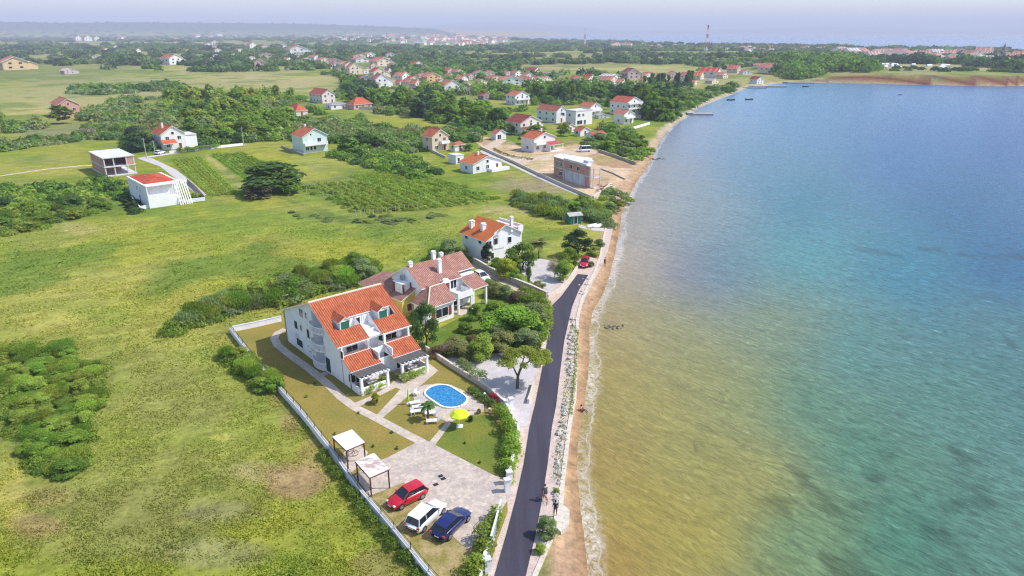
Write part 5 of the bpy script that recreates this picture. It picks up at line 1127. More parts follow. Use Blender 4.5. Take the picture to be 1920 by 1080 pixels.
# ---------------------------------------------------------------- single trees and shrubs of the gardens
for q in [
  ('broad',800,652,6.8,5.4,'d','dark dense tree between the apartment house and the villa'),
 ('bush',985,650,3.0,4.6,'s','grey green shrub directly above the umbrella pine'),('bush',930,642,3.0,4.4,'s','feathery olive shrub left of the big round shrub'),('bush',1003,632,2.6,3.6,'m','shrub between the big round shrub and the villa path'),
 ('bush',852,652,1.5,3.0,'o','low bronze shrub above the gravel court, left'),('bush',888,652,2.0,3.2,(.20,.15,.08),'rusty brown shrub above the gravel court'),('bush',820,668,1.6,3.0,(.17,.11,.07),'brown shrub at the wall left of the gravel court'),('bush',975,610,3.4,4.4,'b','bright shrub behind the big round shrub'),
 ('bush',961,632,4.8,8.0,'b','big round green shrub in the middle of the villa garden'),
 ('bush',1000,612,3.6,5.2,'s','grey green shrub by the road side of the villa hedge'),
 ('bush',903,672,3.6,4.2,'l','yellow green round bush left of the umbrella pine'),
 ('bush',946,662,3.0,5.0,'o','olive coloured shrub between round shrub and umbrella pine'),
 ('bush',868,668,2.4,4.6,'o','low olive brown shrub right of the dark dense tree'),
 ('sparse',838,664,1.9,3.6,'g','dry brownish shrub at the foot of the villa front room'),
 ('bush',872,622,1.6,2.6,'m','small green shrub in front of the villa front window'),
 ('bush',925,556,2.4,2.9,'o','round reddish green shrub beside the villa drive'),
 ('bush',890,600,2.6,2.2,'m','narrow shrub against the villa porch column'),
 ('bush',950,558,2.1,3.0,'s','first oleander along the driveway near the villa'),
 ('bush',968,566,2.1,3.0,(.16,.12,.08),'oleander with pinkish blossom along the driveway'),
 ('bush',990,575,2.2,3.6,'m','dark green oleander at the bend of the villa hedge'),
 ('bush',915,538,1.6,2.4,'s','small oleander right behind the parked white car'),
 ('bush',935,600,3.2,4.6,'b','leafy green shrub between terrace and round shrub'),
 ('broad',980,506,5.2,7.0,'m','round crowned tree in front of the orange roofed house'),
 ('broad',914,494,4.2,2.6,'k','small dark tree at the left corner of the orange roofed house'),
 ('bush',950,522,3.8,5.4,'y','yellow green shrub behind the driveway wall'),
 ('bush',930,508,2.6,2.8,'m','green shrub between small dark tree and yellow shrub'),
 ('broad',1084,480,5.4,6.0,'k','dark pine at the end of the seaside garden'),
 ('broad',1068,503,4.0,4.6,'b','light green tree below the dark pine'),
 ('broad',1056,526,3.8,4.6,'l','yellowish tree at the garden wall by the road end'),
 ('sparse',1040,520,4.0,3.4,'g','leafless grey shrub in the gravel court'),
 ('cypress',991,532,3.4,1.6,'d','small dark cypress in the gravel court'),
 ('bush',1011,543,1.8,2.6,'o','bronze bush at the court corner'),
 ('bush',967,528,2.0,2.4,'m','low green bush behind the driveway wall'),
 ('bush',1116,478,1.8,3.0,'l','low bush beyond the red car'),('bush',1124,462,1.6,3.0,'s','low bush on the beach edge beyond the road end'),('bush',1108,500,1.2,1.8,'o','tiny bush right beside the red car'),
 ('bush',850,484,3.8,6.4,'s','broad grey green tree behind the villa roof'),('bush',818,487,2.6,4.0,'m','dark bush behind the villa chimneys'),
 ('bush',515,358,8.0,17.,'d','huge dark round tree alone in the green plots'),('bush',487,372,4.6,7.4,(.14,.14,.10),'greyish shrub in front of the huge dark tree'),('bush',545,362,4.0,7.0,'m','green bush at the right foot of the huge dark tree'),
 ('bush',1025,1006,1.9,1.9,'s','feathery sage green bush beside the walker'),('bush',1012,1036,.9,1.0,'l','small green plant below the feathery bush'),('bush',1044,925,.5,.8,'l','tiny green tuft between the cyclist and the sea wall'),
 ('broad',705,757,1.5,1.0,'y','young palm like sapling on the lawn before the terrace'),('bush',898,775,.6,.7,'o','tiny bush at the deck corner'),('bush',883,790,.8,.7,'k','small dark sapling on the green lawn'),
 ('bush',790,657,1.1,1.4,'s','small shrub by the blue water barrel'),('bush',1180,268,4.0,6.0,'m','round shrub at the shore end of the gardens'),
 ('broad',117,232,9.0,14,'m','round bright tree in front of the salmon coloured house'),('cone',1213,225,7,5,'m','conical tree at the edge of the shore wood'),
 ('broad',1040,228,5,5,'d','dark round tree right of the cream house'),('broad',1140,205,6,6,'d','round dark tree left of the large shore house'),('broad',1005,262,6,9,'m','green tree above the sandy plot house'),('broad',985,270,5,6,'d','dark tree touching the sandy plot house'),
 ('tall',1058,255,6,7,'b','green tree left of the low red sheds'),('broad',955,252,5,6,'m','tree hiding the foot of the cream house'),('bush',878,283,2.5,4,'m','shrub between porch annex and lane')]:
    plant(*q)
x, y, z = P(970, 728); up_ = empty('umbrella_pine', (x, y, 0), 0, 'umbrella pine leaning over the lane from the gravel court', 'umbrella pine')
t = MB(); t.tube((0,0,-.05),(.05,.1,1.6),.2,.17,9).tube((.05,.1,1.6),(.5,.2,3.0),.17,.13,8).tube((.05,.1,1.6),(-.7,.4,3.2),.12,.07,7).tube((.5,.2,3.0),(1.7,.0,3.9),.12,.06,7).tube((.5,.2,3.0),(.9,.9,4.2),.1,.05,7).tube((.5,.2,3.0),(.8,-.9,3.7),.09,.05,7); t.build('trunk', M['bark'], up_)
rgq = random.Random(8); bl = []
for i in range(34):
    a_ = rgq.uniform(0, 6.28); r_ = math.sqrt(rgq.random())*2.6; bl.append((1.15+r_*math.cos(a_)*1.12, .3+r_*math.sin(a_), 4.5-.10*r_*r_+rgq.uniform(-.35,.35), rgq.uniform(.5,.95), rgq.uniform(.5,.95), rgq.uniform(.3,.55)))
link('crown', leafcloud('crown', bl, 9000, .11, 5), up_).color = (*GC['l'], 1)
# garden palms
def palm(px, py, h, r, col, label, xy=None):
    x, y, z = P(px, py); o = empty('palm', (x, y, z), RNG.uniform(0, 6), label, 'palm')
    t = MB(); t.tube((0,0,-.05),(.05,0,h*.5),.14,.11,8).tube((.05,0,h*.5),(0,.04,h),.11,.10,8); t.build('trunk', M['bark'], o)
    rg = random.Random(px); V, Q, T = [], [], []
    for i in range(22):
        a = i*2.4+rg.uniform(-.2,.2); el = rg.uniform(.1, 1.2); L_ = r*rg.uniform(.8,1.1); prev = None
        for k in range(7):
            s = L_*k/6; up = math.sin(el)*s-.55*s*s/L_*1.1; ho = math.cos(el*.8)*s; c_ = (ho*math.cos(a), ho*math.sin(a), h+up); wd = .22*r*math.sin(math.pi*(k+.6)/7.4)
            n_ = (-math.sin(a)*wd, math.cos(a)*wd)
            cur = [(c_[0]+n_[0], c_[1]+n_[1], c_[2]-.25*wd), c_, (c_[0]-n_[0], c_[1]-n_[1], c_[2]-.25*wd)]
            if prev:
                for q in ([prev[0],prev[1],cur[1],cur[0]], [prev[1],prev[2],cur[2],cur[1]]):
                    b = len(V); V += q; Q.append((b,b+1,b+2,b+3)); T += [.8+.3*(i % 3)/2]*4
            prev = cur
    V = np.array(V); T = np.array(T)
    link('fronds', np_mesh('fronds', V[:,0], V[:,1], V[:,2], np.array(Q), M['leaf'], ('tone', np.stack([T,T,T],1)), smooth=False), o).color = (*GC[col], 1)
palm(1010, 484, 3.0, 2.6, 'o', 'bronze palm beside the orange roofed house'); palm(1022, 492, 2.0, 2.0, (.0), 'x') if 0 else None
palm(803, 787, 1.9, 1.1, 'd', 'small palm standing among the white loungers')
palm(706, 756, .9, .8, 'y', 'low palm on the lawn before the left terrace')
# hedges
def hedge(pts, w, h, col, label, n=None, leaf=.13, kind='hedge', wild=.25):
    W_ = [G(*q) for q in pts]; rg = random.Random(int(pts[0][0])); bl = []
    for (x0, y0), (x1, y1) in zip(W_, W_[1:]):
        L_ = math.hypot(x1-x0, y1-y0); k = max(1, int(L_/(w*.55)))
        for i in range(k):
            t = (i+rg.random())/k; r = w/2*rg.uniform(.8, 1.25); hh = h*rg.uniform(1-wild, 1+wild)
            bl.append((x0+(x1-x0)*t-W_[0][0]+rg.uniform(-.15,.15)*w, y0+(y1-y0)*t-W_[0][1]+rg.uniform(-.15,.15)*w, hh*.5, r, r, hh*.52))
    m = leafcloud(kind, bl, n or min(14000, int(len(bl)*260)), leaf, int(pts[0][1]), up=.4)
    o = link(kind, m, None, (W_[0][0], W_[0][1], 0)); o.color = (*GC[col], 1); return tag(o, label, kind.replace('_', ' '))
hedge([(935,772),(948,800),(958,820),(961,850),(955,880),(948,893)], 1.7, 1.5, 'b', 'leafy hedge inside the street wall by the pool')
hedge([(933,965),(925,985),(914,1005),(905,1035),(890,1085),(880,1120)], 1.7, 1.4, 'b', 'hedge inside the wall below the grey gate leaf')
hedge([(683,740),(705,732),(722,718)], 1.2, 1.0, 'l', 'oleander row in front of the left terrace', leaf=.1)
hedge([(756,716),(778,708),(794,698)], 1.2, 1.0, 'l', 'oleander row in front of the right terrace', leaf=.1)
hedge([(735,707),(748,712)], 1.0, .8, 'o', 'dull low shrubs between the two terraces', leaf=.1)
hedge([(858,686),(880,700),(903,718)], 1.6, 1.5, 's', 'grey oleander row on the wall beside the gravel court', leaf=.11)
hedge([(1012,655),(1020,625),(1027,595),(1020,575),(1000,562),(975,550)], 1.7, 1.5, 'b', 'green hedge behind the villa wall along the road')
hedge([(880,735),(905,750),(928,766)], .9, .8, 'd', 'sparse low plants along the pool side wall', leaf=.1, n=900)
hedge([(1075,610),(1071,660),(1066,720),(1056,790),(1049,860),(1046,905)], 1.1, .28, 's', 'low green strip of shore plants beside the rocks', leaf=.08, n=1100, kind='shore_plants')
hedge([(1083,620),(1079,700),(1070,780)], .5, .35, 'o', 'thin olive weeds on the seaward side of the rocks', leaf=.09, n=900, kind='shore_plants')
hedge([(300,382),(330,378),(352,372),(372,370)], 2.2, 1.2, 'l', 'garden plants inside the block house wall', leaf=.2, n=1500)
hedge([(1000,300),(965,296),(940,288),(925,280)], 1.0, .7, 'o', 'thin weeds bending round the sandy plot', leaf=.2, n=900, kind='weeds')
hedge([(855,480),(880,492)], 1.5, 1.0, 'm', 'low bushes under the wall of the orange roofed house', n=700)
hedge([(457,372),(470,366)],2,1.4,'m','low bushes left of the greyish shrub', n=700, leaf=.2)
hedge([(966,850),(960,880),(956,912)], .8, .3, 'y', 'dry yellow weeds outside the curved street wall', n=700, leaf=.07, kind='weeds')
hedge([(936,975),(926,1010),(915,1050),(903,1090)], .7, .3, 'o', 'dry weeds between the lower street wall and the lane', n=700, leaf=.07, kind='weeds')
hedge([(600,850),(640,905),(700,985),(760,1050),(800,1100)], 1.1, .7, 'm', 'dark weeds along the field side of the long white wall', n=5200, leaf=.09, kind='weeds', wild=.5)
hedge([(405,278),(360,284),(330,287)], 2.2, 1.6, 'm', 'garden shrubs in front of the garden lane wall', n=1600, leaf=.22)
for i, (a_, b_) in enumerate([(575,745),(628,815),(590,720),(700,838),(745,842),(672,776),(872,832),(900,868),(735,812)]):
    plant('bush', a_, b_, .35, .38, 'm', 'tiny sapling dotted on the lawn of the compound', 'saplings on the lawn', lod='M')
def rows(e0, e1, n, label, group, col, w=1.0, h=.55):
    for i in range(n):
        t = (i+.5)/n; p0 = [e0[0][k]*(1-t)+e1[0][k]*t for k in (0,1)]; p1 = [e0[1][k]*(1-t)+e1[1][k]*t for k in (0,1)]
        L_ = math.dist(G(*p0), G(*p1)); o = hedge([p0, p1], w, h, col, label, n=int(L_*26), leaf=.17, kind='vine_row', wild=.5); o['group'] = group; o['category'] = 'vine row'
rows(((322,302),(392,368)), ((378,295),(450,364)), 8, 'low leafy row in the plot between the grey track and the pale strip', 'rows of the left plot', 'l')
rows(((398,293),(478,352)), ((456,287),(560,338)), 9, 'low leafy row in the plot above the huge dark tree', 'rows of the middle plot', 'b')
rows(((650,332),(770,366)), ((735,318),(885,352)), 8, 'low leafy row in the plot under the overgrown bushes', 'rows of the upper vineyard', 'b', 1.2, .6)
rows(((590,345),(690,404)), ((790,336),(925,380)), 14, 'ragged low vine row of the old vineyard', 'rows of the old vineyard', 'l', 1.3, .7)
# ---------------------------------------------------------------- thickets: every bush its own object
REST = []; UNDER = []
def belt(kind, poly, n, h, w, cols, label, group, seed):
    rg = random.Random(seed)
    for a, b in sample(poly, n, rg):
        REST.append((kind if seed not in (1, 2, 3, 4, 14, 11) else rg.choice(['bush','reed','bush','reed']), a, b, rg.uniform(*h)*.95, rg.uniform(*w)*1.12, rg.choice(cols), label, group))
    for a, b in sample(poly, int(n*1.6), rg): UNDER.append((kind, a, b, rg.uniform(*h)*.5, rg.uniform(*w)*.95, rg.choice(cols)))
for q in BELTS: belt(*q)
cnt = {}
REST.sort(key=lambda q: -q[2])
MASS = []
for q in REST:
    k = 'bush' if 'bush' in q[6] else {'broad': 'tree', 'tall': 'tree'}.get(q[0], q[0])
    if cnt.get(k, 0) < (228 if k == 'bush' else 262):
        cnt[k] = cnt.get(k, 0)+1
        plant(q[0], q[1], q[2], q[3], q[4], q[5], q[6], q[7], name='bush' if 'bush' in q[6] or 'greyish tree' in q[6] else None, parts=(k == 'tree' and q[2] > 255))
    else: MASS.append(q)
print('individual plants', cnt, 'rest', len(MASS))
# ---------------------------------------------------------------- far wood and scrub as one mass
def mass(name, items, leaves, size, label, cat, seed, vs=1.0):
    rg = np.random.default_rng(seed); n = len(items); it = np.array(items, float)       # x y z h w r g b
    k = np.repeat(np.arange(n), leaves); m = len(k)
    d_ = rg.normal(size=(m, 3)); d_ /= np.linalg.norm(d_, axis=1)[:, None]; d_[:, 2] = np.abs(d_[:, 2])*1.0-.15
    lump = 1+.25*np.sin(k*1.7+d_[:, 0]*5)*np.cos(d_[:, 1]*6+k)
    w_ = it[k, 4]/2; h_ = it[k, 3]
    c = it[k, :3]+np.stack([d_[:, 0]*w_*lump, d_[:, 1]*w_*lump, h_*.25+d_[:, 2]*h_*.72*lump], 1)*(.8+.25*rg.random(m))[:, None]
    c[:, 2] = it[k, 2]+(c[:, 2]-it[k, 2]*(1))*1 if 0 else np.maximum(c[:, 2], it[k, 2]+.1)
    nn = d_+rg.normal(size=(m, 3))*.5+np.array([0,0,.2]); nn /= np.linalg.norm(nn, axis=1)[:, None]
    a = rg.normal(size=(m, 3)); u = np.cross(nn, a); u /= np.linalg.norm(u, axis=1)[:, None]; v = np.cross(nn, u)
    s = (size*w_*(.6+.8*rg.random(m)))[:, None]
    V = np.stack([c-u*s, c-v*s*.8, c+u*s, c+v*s*.8], 1).reshape(-1, 3)
    t = np.repeat((.7+.6*rg.random(m))[:, None]*it[k, 5:8], 4, axis=0)
    o = link(name, np_mesh(name, V[:,0], V[:,1], V[:,2], np.arange(4*m).reshape(-1, 4), M['leaf'], ('tone', t), smooth=False)); o.color = (1,1,1,1)
    return tag(o, label, cat, kind='stuff')
its = []
for q in MASS:
    x, y, z = P(q[1], q[2]); its.append((x, y, z, q[3], q[4], *GC[q[5]]))
for q in UNDER:
    x, y, z = P(q[1], q[2]); its.append((x, y, z, q[3], q[4], *GC[q[5]]))
def hidden_house(px, py, lo=4, hi=11):
    for hx, hy, hw in HPX+HP2:
        if abs(px-hx) < hw*.75 and hy-lo < py < hy+hi: return True
    return False
rgs = random.Random(77); sc_n = 0
ax, ay = np.array([rgs.uniform(-60, 1300) for _ in range(5200)]), np.array([150+rgs.random()*118 for _ in range(5200)])
wx_, wy_ = G(ax, ay); ns = noise(wx_, wy_*.45, 20, 91, 3); ssd = shore(wx_, wy_)
CLR = [(60,185,150,38),(330,163,340,24),(560,160,110,14),(100,262,170,14),(760,225,120,8),(860,236,60,6),(1290,150,60,10),(1000,270,90,22),(1150,272,50,14),(745,238,60,8),(480,290,160,20),(1235,150,60,8),(930,262,40,14),(1120,232,70,10)]
for i in range(5200):
    px, py = ax[i], ay[i]
    if ns[i] < .50 or ssd[i] < 9 or hidden_house(px, py) or any(((px-a)/c)**2+((py-b)/d)**2 < 1 for a, b, c, d in CLR): continue
    its.append((wx_[i], wy_[i], 0, rgs.uniform(1.5, 4.5), rgs.uniform(4, 8), *GC[rgs.choice('sdmbsmo')])); sc_n += 1
print('scrub', sc_n)
near = [q for q in its if q[1] < 175]; its = [q for q in its if q[1] >= 175]
mass('low_scrub', near, 800, .075, 'low leafy undergrowth filling the nearer thickets', 'undergrowth', 13)
if its: mass('undergrowth', its, 170, .17, 'low green undergrowth filling the thickets and woods', 'undergrowth', 3)
rg = np.random.default_rng(12); its = []
N_ = 19000
a = rg.uniform(-120, 2050, N_); b = 61+rg.random(N_)**1.15*92
for i in range(N_):
    px, py = a[i], b[i]
    x, y = G(px, py)
    d_ = math.hypot(x, y)
    n1 = 0
    its.append((x, y, px, py))
its = np.array(its); sd_ = shore(its[:,0], its[:,1])
lx, ly = np.log(np.maximum(its[:,1], 1)), its[:,0]/its[:,1]
nz = noise(ly*14, lx*34, 1, 77, 4); thr = np.full(len(its), .495)
px, py = its[:,2], its[:,3]
def clear(cx, cy, rx, ry): 
    global thr; k = np.hypot((px-cx)/rx, (py-cy)/ry) < 1; thr = np.where(k, 9, thr)
thr = np.where(py < 78, .40, thr); thr = np.where(py < 70, .30, thr); thr = np.where((py > 135) & (px < 560), 9, thr)
for e in [(60,150,170,28),(300,158,360,14),(560,150,150,15),(1150,130,190,10),(1060,112,150,4),(1290,150,60,12),(1720,137,200,13),(1230,140,90,12),(950,103,150,4),(250,82,300,2.5),(560,84,200,2.5),(1270,100,150,4),(850,80,130,8),(340,129,50,4),(690,128,50,12),(700,150,40,18),(1700,124,110,5),(1400,140,70,12),(1100,150,60,9),(1740,112,120,5),(1850,118,60,5),(960,154,40,8),(40,112,60,4),(330,112,20,12)]: clear(*e)
hh_ = np.array([hidden_house(a_, b_, 1, 5) for a_, b_ in its[:, 2:4]])
keep = ~hh_ & (nz > thr) & (sd_ > 9) & ~((px > 1440) & (py > 131)) & ~((py > 140) & (px > 1230))
its = its[keep]; nz = nz[keep]; sd_ = sd_[keep]
lz = land_z(its[:,0], its[:,1], sd_)
cols = np.array([GC['d'], GC['m'], GC['s'], GC['k'], GC['b']])[np.clip((rg.random(len(its))*3.2+noise(ly[keep]*30, lx[keep]*40, 1, 9, 2)*2.6-.6).astype(int), 0, 4)]
dist = np.hypot(its[:,0], its[:,1]); wd = rg.uniform(6, 12, len(its))*np.clip(dist/700, 1, 3.2); ht = rg.uniform(4.5, 8.5, len(its))
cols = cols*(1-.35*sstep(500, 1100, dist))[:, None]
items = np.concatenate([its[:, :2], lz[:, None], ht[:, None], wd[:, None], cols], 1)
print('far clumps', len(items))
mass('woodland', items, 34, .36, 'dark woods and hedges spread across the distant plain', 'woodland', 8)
# ---------------------------------------------------------------- rough grass of the near field
def grass():
    rg = np.random.default_rng(4); n = 190000
    a = rg.uniform(-150, 1180, n); b = 415+rg.random(n)**.9*740
    x = np.empty(n); y = np.empty(n); u = (a-960)/FPX; v = (540-b)/FPX; t = CAMH/(sp_-v*cp); x = u*t; y = (cp+v*sp_)*t
    sd = shore(x, y); q = lawn_poly; ex = inpoly(a, b, q) | inpoly(a, b, [(800,650),(690,600),(690,510),(850,470),(870,420),(1000,420),(1120,470),(1160,420),(1130,600),(1080,1200),(860,1200),(900,1080),(960,900)])
    keep = (sd > 6) & ~ex & (noise(x, y, 3.0, 61, 3) > .30+.3*rg.random(n)); x, y, b = x[keep], y[keep], b[keep]; n = len(x)
    gc = ground_color(x, y, np.full(n, 99.))
    clump = noise(x, y, 1.3, 62, 2)
    h = (.05+.22*rg.random(n)*clump)*np.clip(y/70, 1, 1.5); w_ = .08*np.clip(y/60, 1, 2.2)*(.6+.9*rg.random(n))
    th = rg.random(n)*6.28; dx, dy = np.cos(th)*w_, np.sin(th)*w_; lx_, ly_ = (rg.random(n)-.5)*.45*h*2, (rg.random(n)-.5)*.45*h*2
    V = np.stack([np.stack([x-dx, y-dy, np.zeros(n)], 1), np.stack([x+dx, y+dy, np.zeros(n)], 1), np.stack([x+dx*.5+lx_, y+dy*.5+ly_, h], 1), np.stack([x-dx*.5+lx_, y-dy*.5+ly_, h*.96], 1)], 1).reshape(-1, 3)
    fd = sstep(150, 100, y)[:, None]; tn = gc*(.95+.6*rg.random(n))[:, None]*(1.3-.15*fd); tn = np.repeat(tn, 4, axis=0)
    o = link('grass', np_mesh('grass', V[:,0], V[:,1], V[:,2], np.arange(4*n).reshape(-1, 4), M['leaf'], ('tone', tn), smooth=False)); o.color = (1,1,1,1)
    tag(o, 'uncut grass and weeds of the near field', 'grass', kind='stuff')
grass()
# ---------------------------------------------------------------- walls and fences
def wall(name, pts, h, t, mat, label, cat='wall', z0=-.15, fence=None, cap=None, zt=None):
    W_ = [G(*q) for q in pts]; x0, y0 = W_[0]; W_ = [(x-x0, y-y0) for x, y in W_]
    o = empty(name, (x0, y0, 0), 0, label, cat) if fence or cap else None
    m = MB(); out = ribbon_pts(W_, t); n = len(W_)
    for i in range(n-1):
        a, b, c_, d_ = out[i], out[i+1], out[2*n-2-i], out[2*n-1-i]; m.prism([a, b, c_, d_], z0, h)
    if o is None: return tag(m.build(name, mat, None, (x0, y0, 0)), label, cat)
    m.build('masonry', mat, o)
    if cap:
        m = MB(); out = ribbon_pts(W_, t+.08)
        for i in range(n-1): m.prism([out[i], out[i+1], out[2*n-2-i], out[2*n-1-i]], h+.003*(i % 2), h+.07)
        m.build('coping', cap, o)
    if fence:
        r = MB(); 
        for i in range(n-1):
            (xa, ya), (xb, yb) = W_[i], W_[i+1]; L_ = math.hypot(xb-xa, yb-ya); k = max(1, int(L_/2.2))
            for zz in (h+.15, h+fence): r.tube((xa, ya, zz), (xb, yb, zz), .018, n=4)
            for j in range(int(L_/.18)): 
                q = j*.18/L_; r.tube((xa+(xb-xa)*q, ya+(yb-ya)*q, h), (xa+(xb-xa)*q, ya+(yb-ya)*q, h+fence), .007, n=3, cap=False)
            for j in range(k):
                q = j/k; MB().tube((xa+(xb-xa)*q, ya+(yb-ya)*q, h), (xa+(xb-xa)*q, ya+(yb-ya)*q, h+fence+.08), .035, n=6).build('fence_post', M['dgreen'], o)
        r.build('wire_mesh', M['dgreen'], o)
    return o
M['stone'] = rough_mat('rubble_stone', (.40,.35,.29), .3, 2.5, .95, fine=(5,.25))
M['stonep'] = rough_mat('pale_wall_stone', (.60,.53,.45), .22, 2, .95, fine=(6,.2))
wall('garden_wall', [(433,624),(474,677),(515,725),(565,781),(620,851),(672,925),(740,1006),(805,1087),(860,1150)], .8, .24, M['white'], 'long white wall with wire fence round the compound', fence=.75, cap=M['slab'])
wall('garden_wall', [(436,622),(480,613),(528,602)], .8, .24, M['white'], 'short white wall behind the apartment house', cap=M['slab'])
wall('garden_wall', [(797,656),(820,672),(845,689),(872,706),(900,723),(925,742),(945,760)], .75, .3, M['stonep'], 'cream wall between the pool garden and the gravel court')
wall('street_wall', [(945,760),(957,782),(972,814),(966,850),(958,885),(953,899)], .85, .22, M['white'], 'curved white street wall behind the hedge', cap=M['white'])
wall('street_wall', [(918,1030),(910,1052),(900,1085),(885,1140)], .85, .22, M['white'], 'straight white street wall at the bottom of the photo', cap=M['white'])
for px, py, l in ((951,921,'white gate pillar nearest the car park entrance'),(955,906,'white gate pillar ending the curved street wall'),(914,1072,'white pillar on the lower street wall'),(958,766,'cream pillar at the gravel court entrance')):
    x, y, z = P(px, py); p_ = empty('gate_pillar', (x, y, 0), .35, l, 'pillar'); MB().box(-.26,.26,-.24,.24,-.1,1.35).build('shaft', M['white'], p_); MB().box(-.32,.32,-.3,.3,1.35,1.45).build('cap', M['slab'], p_)
gt = G(940,958); g2 = G(921,1028); ang = math.atan2(g2[1]-gt[1], g2[0]-gt[0]); L_ = math.hypot(g2[0]-gt[0], g2[1]-gt[1])
go = empty('sliding_gate', (*gt, 0), ang, 'grey blue sliding gate leaf behind the lower hedge', 'gate')
MB().box(0, L_, -.04, .04, .12, 1.25).build('panel', rough_mat('gate_paint', (.28,.40,.42), .1, 2, .5), go); MB().box(0, L_, -.08, .08, 1.25, 1.33).box(0, L_, -.08, .08, .03, .12).build('gate_frame', M['whitep'], go)
wall('stone_wall', [(888,493),(920,512),(960,531),(995,545),(1025,559)], 1.1, .35, M['stone'], 'dark rubble wall on the upper side of the driveway', cap=M['stonep'])
wall('stone_wall', [(1027,558),(1050,545),(1066,528),(1082,503)], .55, .3, M['stonep'], 'low pale wall round the gravel court corner')
wall('stone_wall', [(1031,584),(1024,625),(1016,665),(1010,690)], .55, .55, M['stonep'], 'pale stone kerb wall between villa hedge and road')
wall('low_wall', [(1001,722),(996,740),(990,757)], .6, .25, M['stonep'], 'short pale wall under the umbrella pine')
wall('garden_wall', [(247,373),(263,393),(300,387),(340,381),(385,376)], .9, .25, M['white'], 'white front wall of the block house garden')
wall('garden_wall', [(385,375),(370,358),(352,342)], 1.2, .25, M['stone'], 'grey side wall of the block house garden')
wall('plot_wall', [(900,278),(930,292),(965,307),(1010,329),(1055,350),(1108,373)], .9, .3, M['stonep'], 'long pale concrete wall along the footpath')
wall('plot_wall', [(1122,285),(1150,294),(1192,309)], 1.0, .4, M['stone'], 'dark stone wall below the white van')
wall('site_footing', [(1112,372),(1130,360),(1146,346)], .6, .6, M['stonep'], 'pale concrete footing at the shore side of the site', cat='footing')
wall('site_footing', [(1128,318),(1150,326),(1172,337)], .4, .4, M['concrete'], 'grey footing across the sandy plot', cat='footing')
wall('garden_wall', [(673,206),(710,206),(755,203)], 1.8, .3, M['stonep'], 'long pale wall right of the orange hip cottage')
wall('garden_wall', [(318,287),(360,283),(410,277),(456,272)], .8, .3, M['white'], 'white wall along the garden lane')
wall('garden_wall', [(770,262),(800,280),(836,297)], .8, .3, M['stonep'], 'pale wall left of the sandy coloured house')
wall('garden_wall', [(528,276),(545,284),(570,292)], .8, .3, M['stone'], 'dark wall left of the mint house')
for i, pts in enumerate([[(150,217),(230,218),(290,216)],[(1150,246),(1188,242),(1218,233)]]):
    wall('garden_wall', pts, 1.0, .4, M['white'], ['white wall pieces beyond the left hedgerow','pale wall of the shore gardens'][i])
# sea wall: concrete strip holding the verge
SWP = [(975,1150),(1003,1080),(1018,1045),(1034,1010),(1046,975),(1052,945),(1055,900),(1060,860),(1067,800),(1073,765),(1078,740),(1080,690),(1081,640),(1083,595),(1090,565),(1103,535),(1115,510),(1126,480),(1130,455),(1136,428)]
sw = [G(*q) for q in SWP]; ox, oy = sw[0]; out = ribbon_pts([(x-ox, y-oy) for x, y in sw], .42); m = MB(); n = len(sw)
for i in range(n-1): m.prism([out[i], out[i+1], out[2*n-2-i], out[2*n-1-i]], -.95, .10+.002*(i % 2))
tag(m.build('sea_wall', M['stonep'], None, (ox, oy, 0)), 'pale low concrete sea wall between verge and beach', 'sea wall')
sheet('concrete_landing', [(1040,958),(1058,950),(1068,958),(1066,985),(1052,1000),(1038,985)], .125, M['stonep'], 'pale concrete landing beside the walker', 'landing', thick=1.0)
# rocks
def rockmesh(seed):
    rg = random.Random(seed); m = MB(); m.ball((0,0,.25), (.5,.42,.36), 8, 6, jit=.22, rng=rg); return m.mesh('rock', M['rock'])
M['rock'] = rough_mat('shore_rock', (.50,.47,.43), .3, 3, .95, fine=(8,.2)); M['drock'] = rough_mat('wet_rock', (.13,.12,.10), .3, 3, .7)
RK = [rockmesh(i) for i in range(4)]
rg = random.Random(3)
def rock(px, py, s, z=0, lab='', grp='', dark=False):
    x, y = G(px, py); o = link('rock', RK[rg.randrange(4)] if not dark else DRK, None, (x, y, z), rg.uniform(0, 6)); o.scale = (s*rg.uniform(.7,1.3), s*rg.uniform(.7,1.2), s*rg.uniform(.6,1)); tag(o, lab, 'rock', grp)
dm_ = MB(); dm_.ball((0,0,.25), (.5,.42,.36), 8, 6, jit=.22, rng=random.Random(9)); DRK = dm_.mesh('rock', M['drock'])
for i in range(120):
    t = rg.random(); k = t*(6-.01); pts = [(1075,590),(1072,640),(1068,700),(1060,760),(1052,820),(1046,880),(1040,950)]; j = int(k); f_ = k-j
    px = pts[j][0]*(1-f_)+pts[j+1][0]*f_+rg.uniform(-5, 6); py = pts[j][1]*(1-f_)+pts[j+1][1]*f_
    rock(px, py, rg.uniform(.25, .75), -.05, 'pale boulder in the row between the lane and the sea wall', 'boulders beside the lane')
for i in range(40):
    rock(rg.uniform(1132,1170), 603+rg.uniform(-4,4), rg.uniform(.3,.6), -1.1, 'dark wet rock of the small reef off the beach', 'rocks of the small reef', True)
for i in range(16):
    rock(rg.uniform(1205,1250), 293+rg.uniform(-1.5,1.5), rg.uniform(.6,1.2), -1.15, 'dark rock of the thin groyne further along the beach', 'rocks of the far groyne', True)
for i in range(14):
    rock(rg.uniform(1085,1112), 520+rg.uniform(30,75)-30, rg.uniform(.3,.6), 0, 'pale stone lying by the sea wall at the road end', 'stones at the road end')
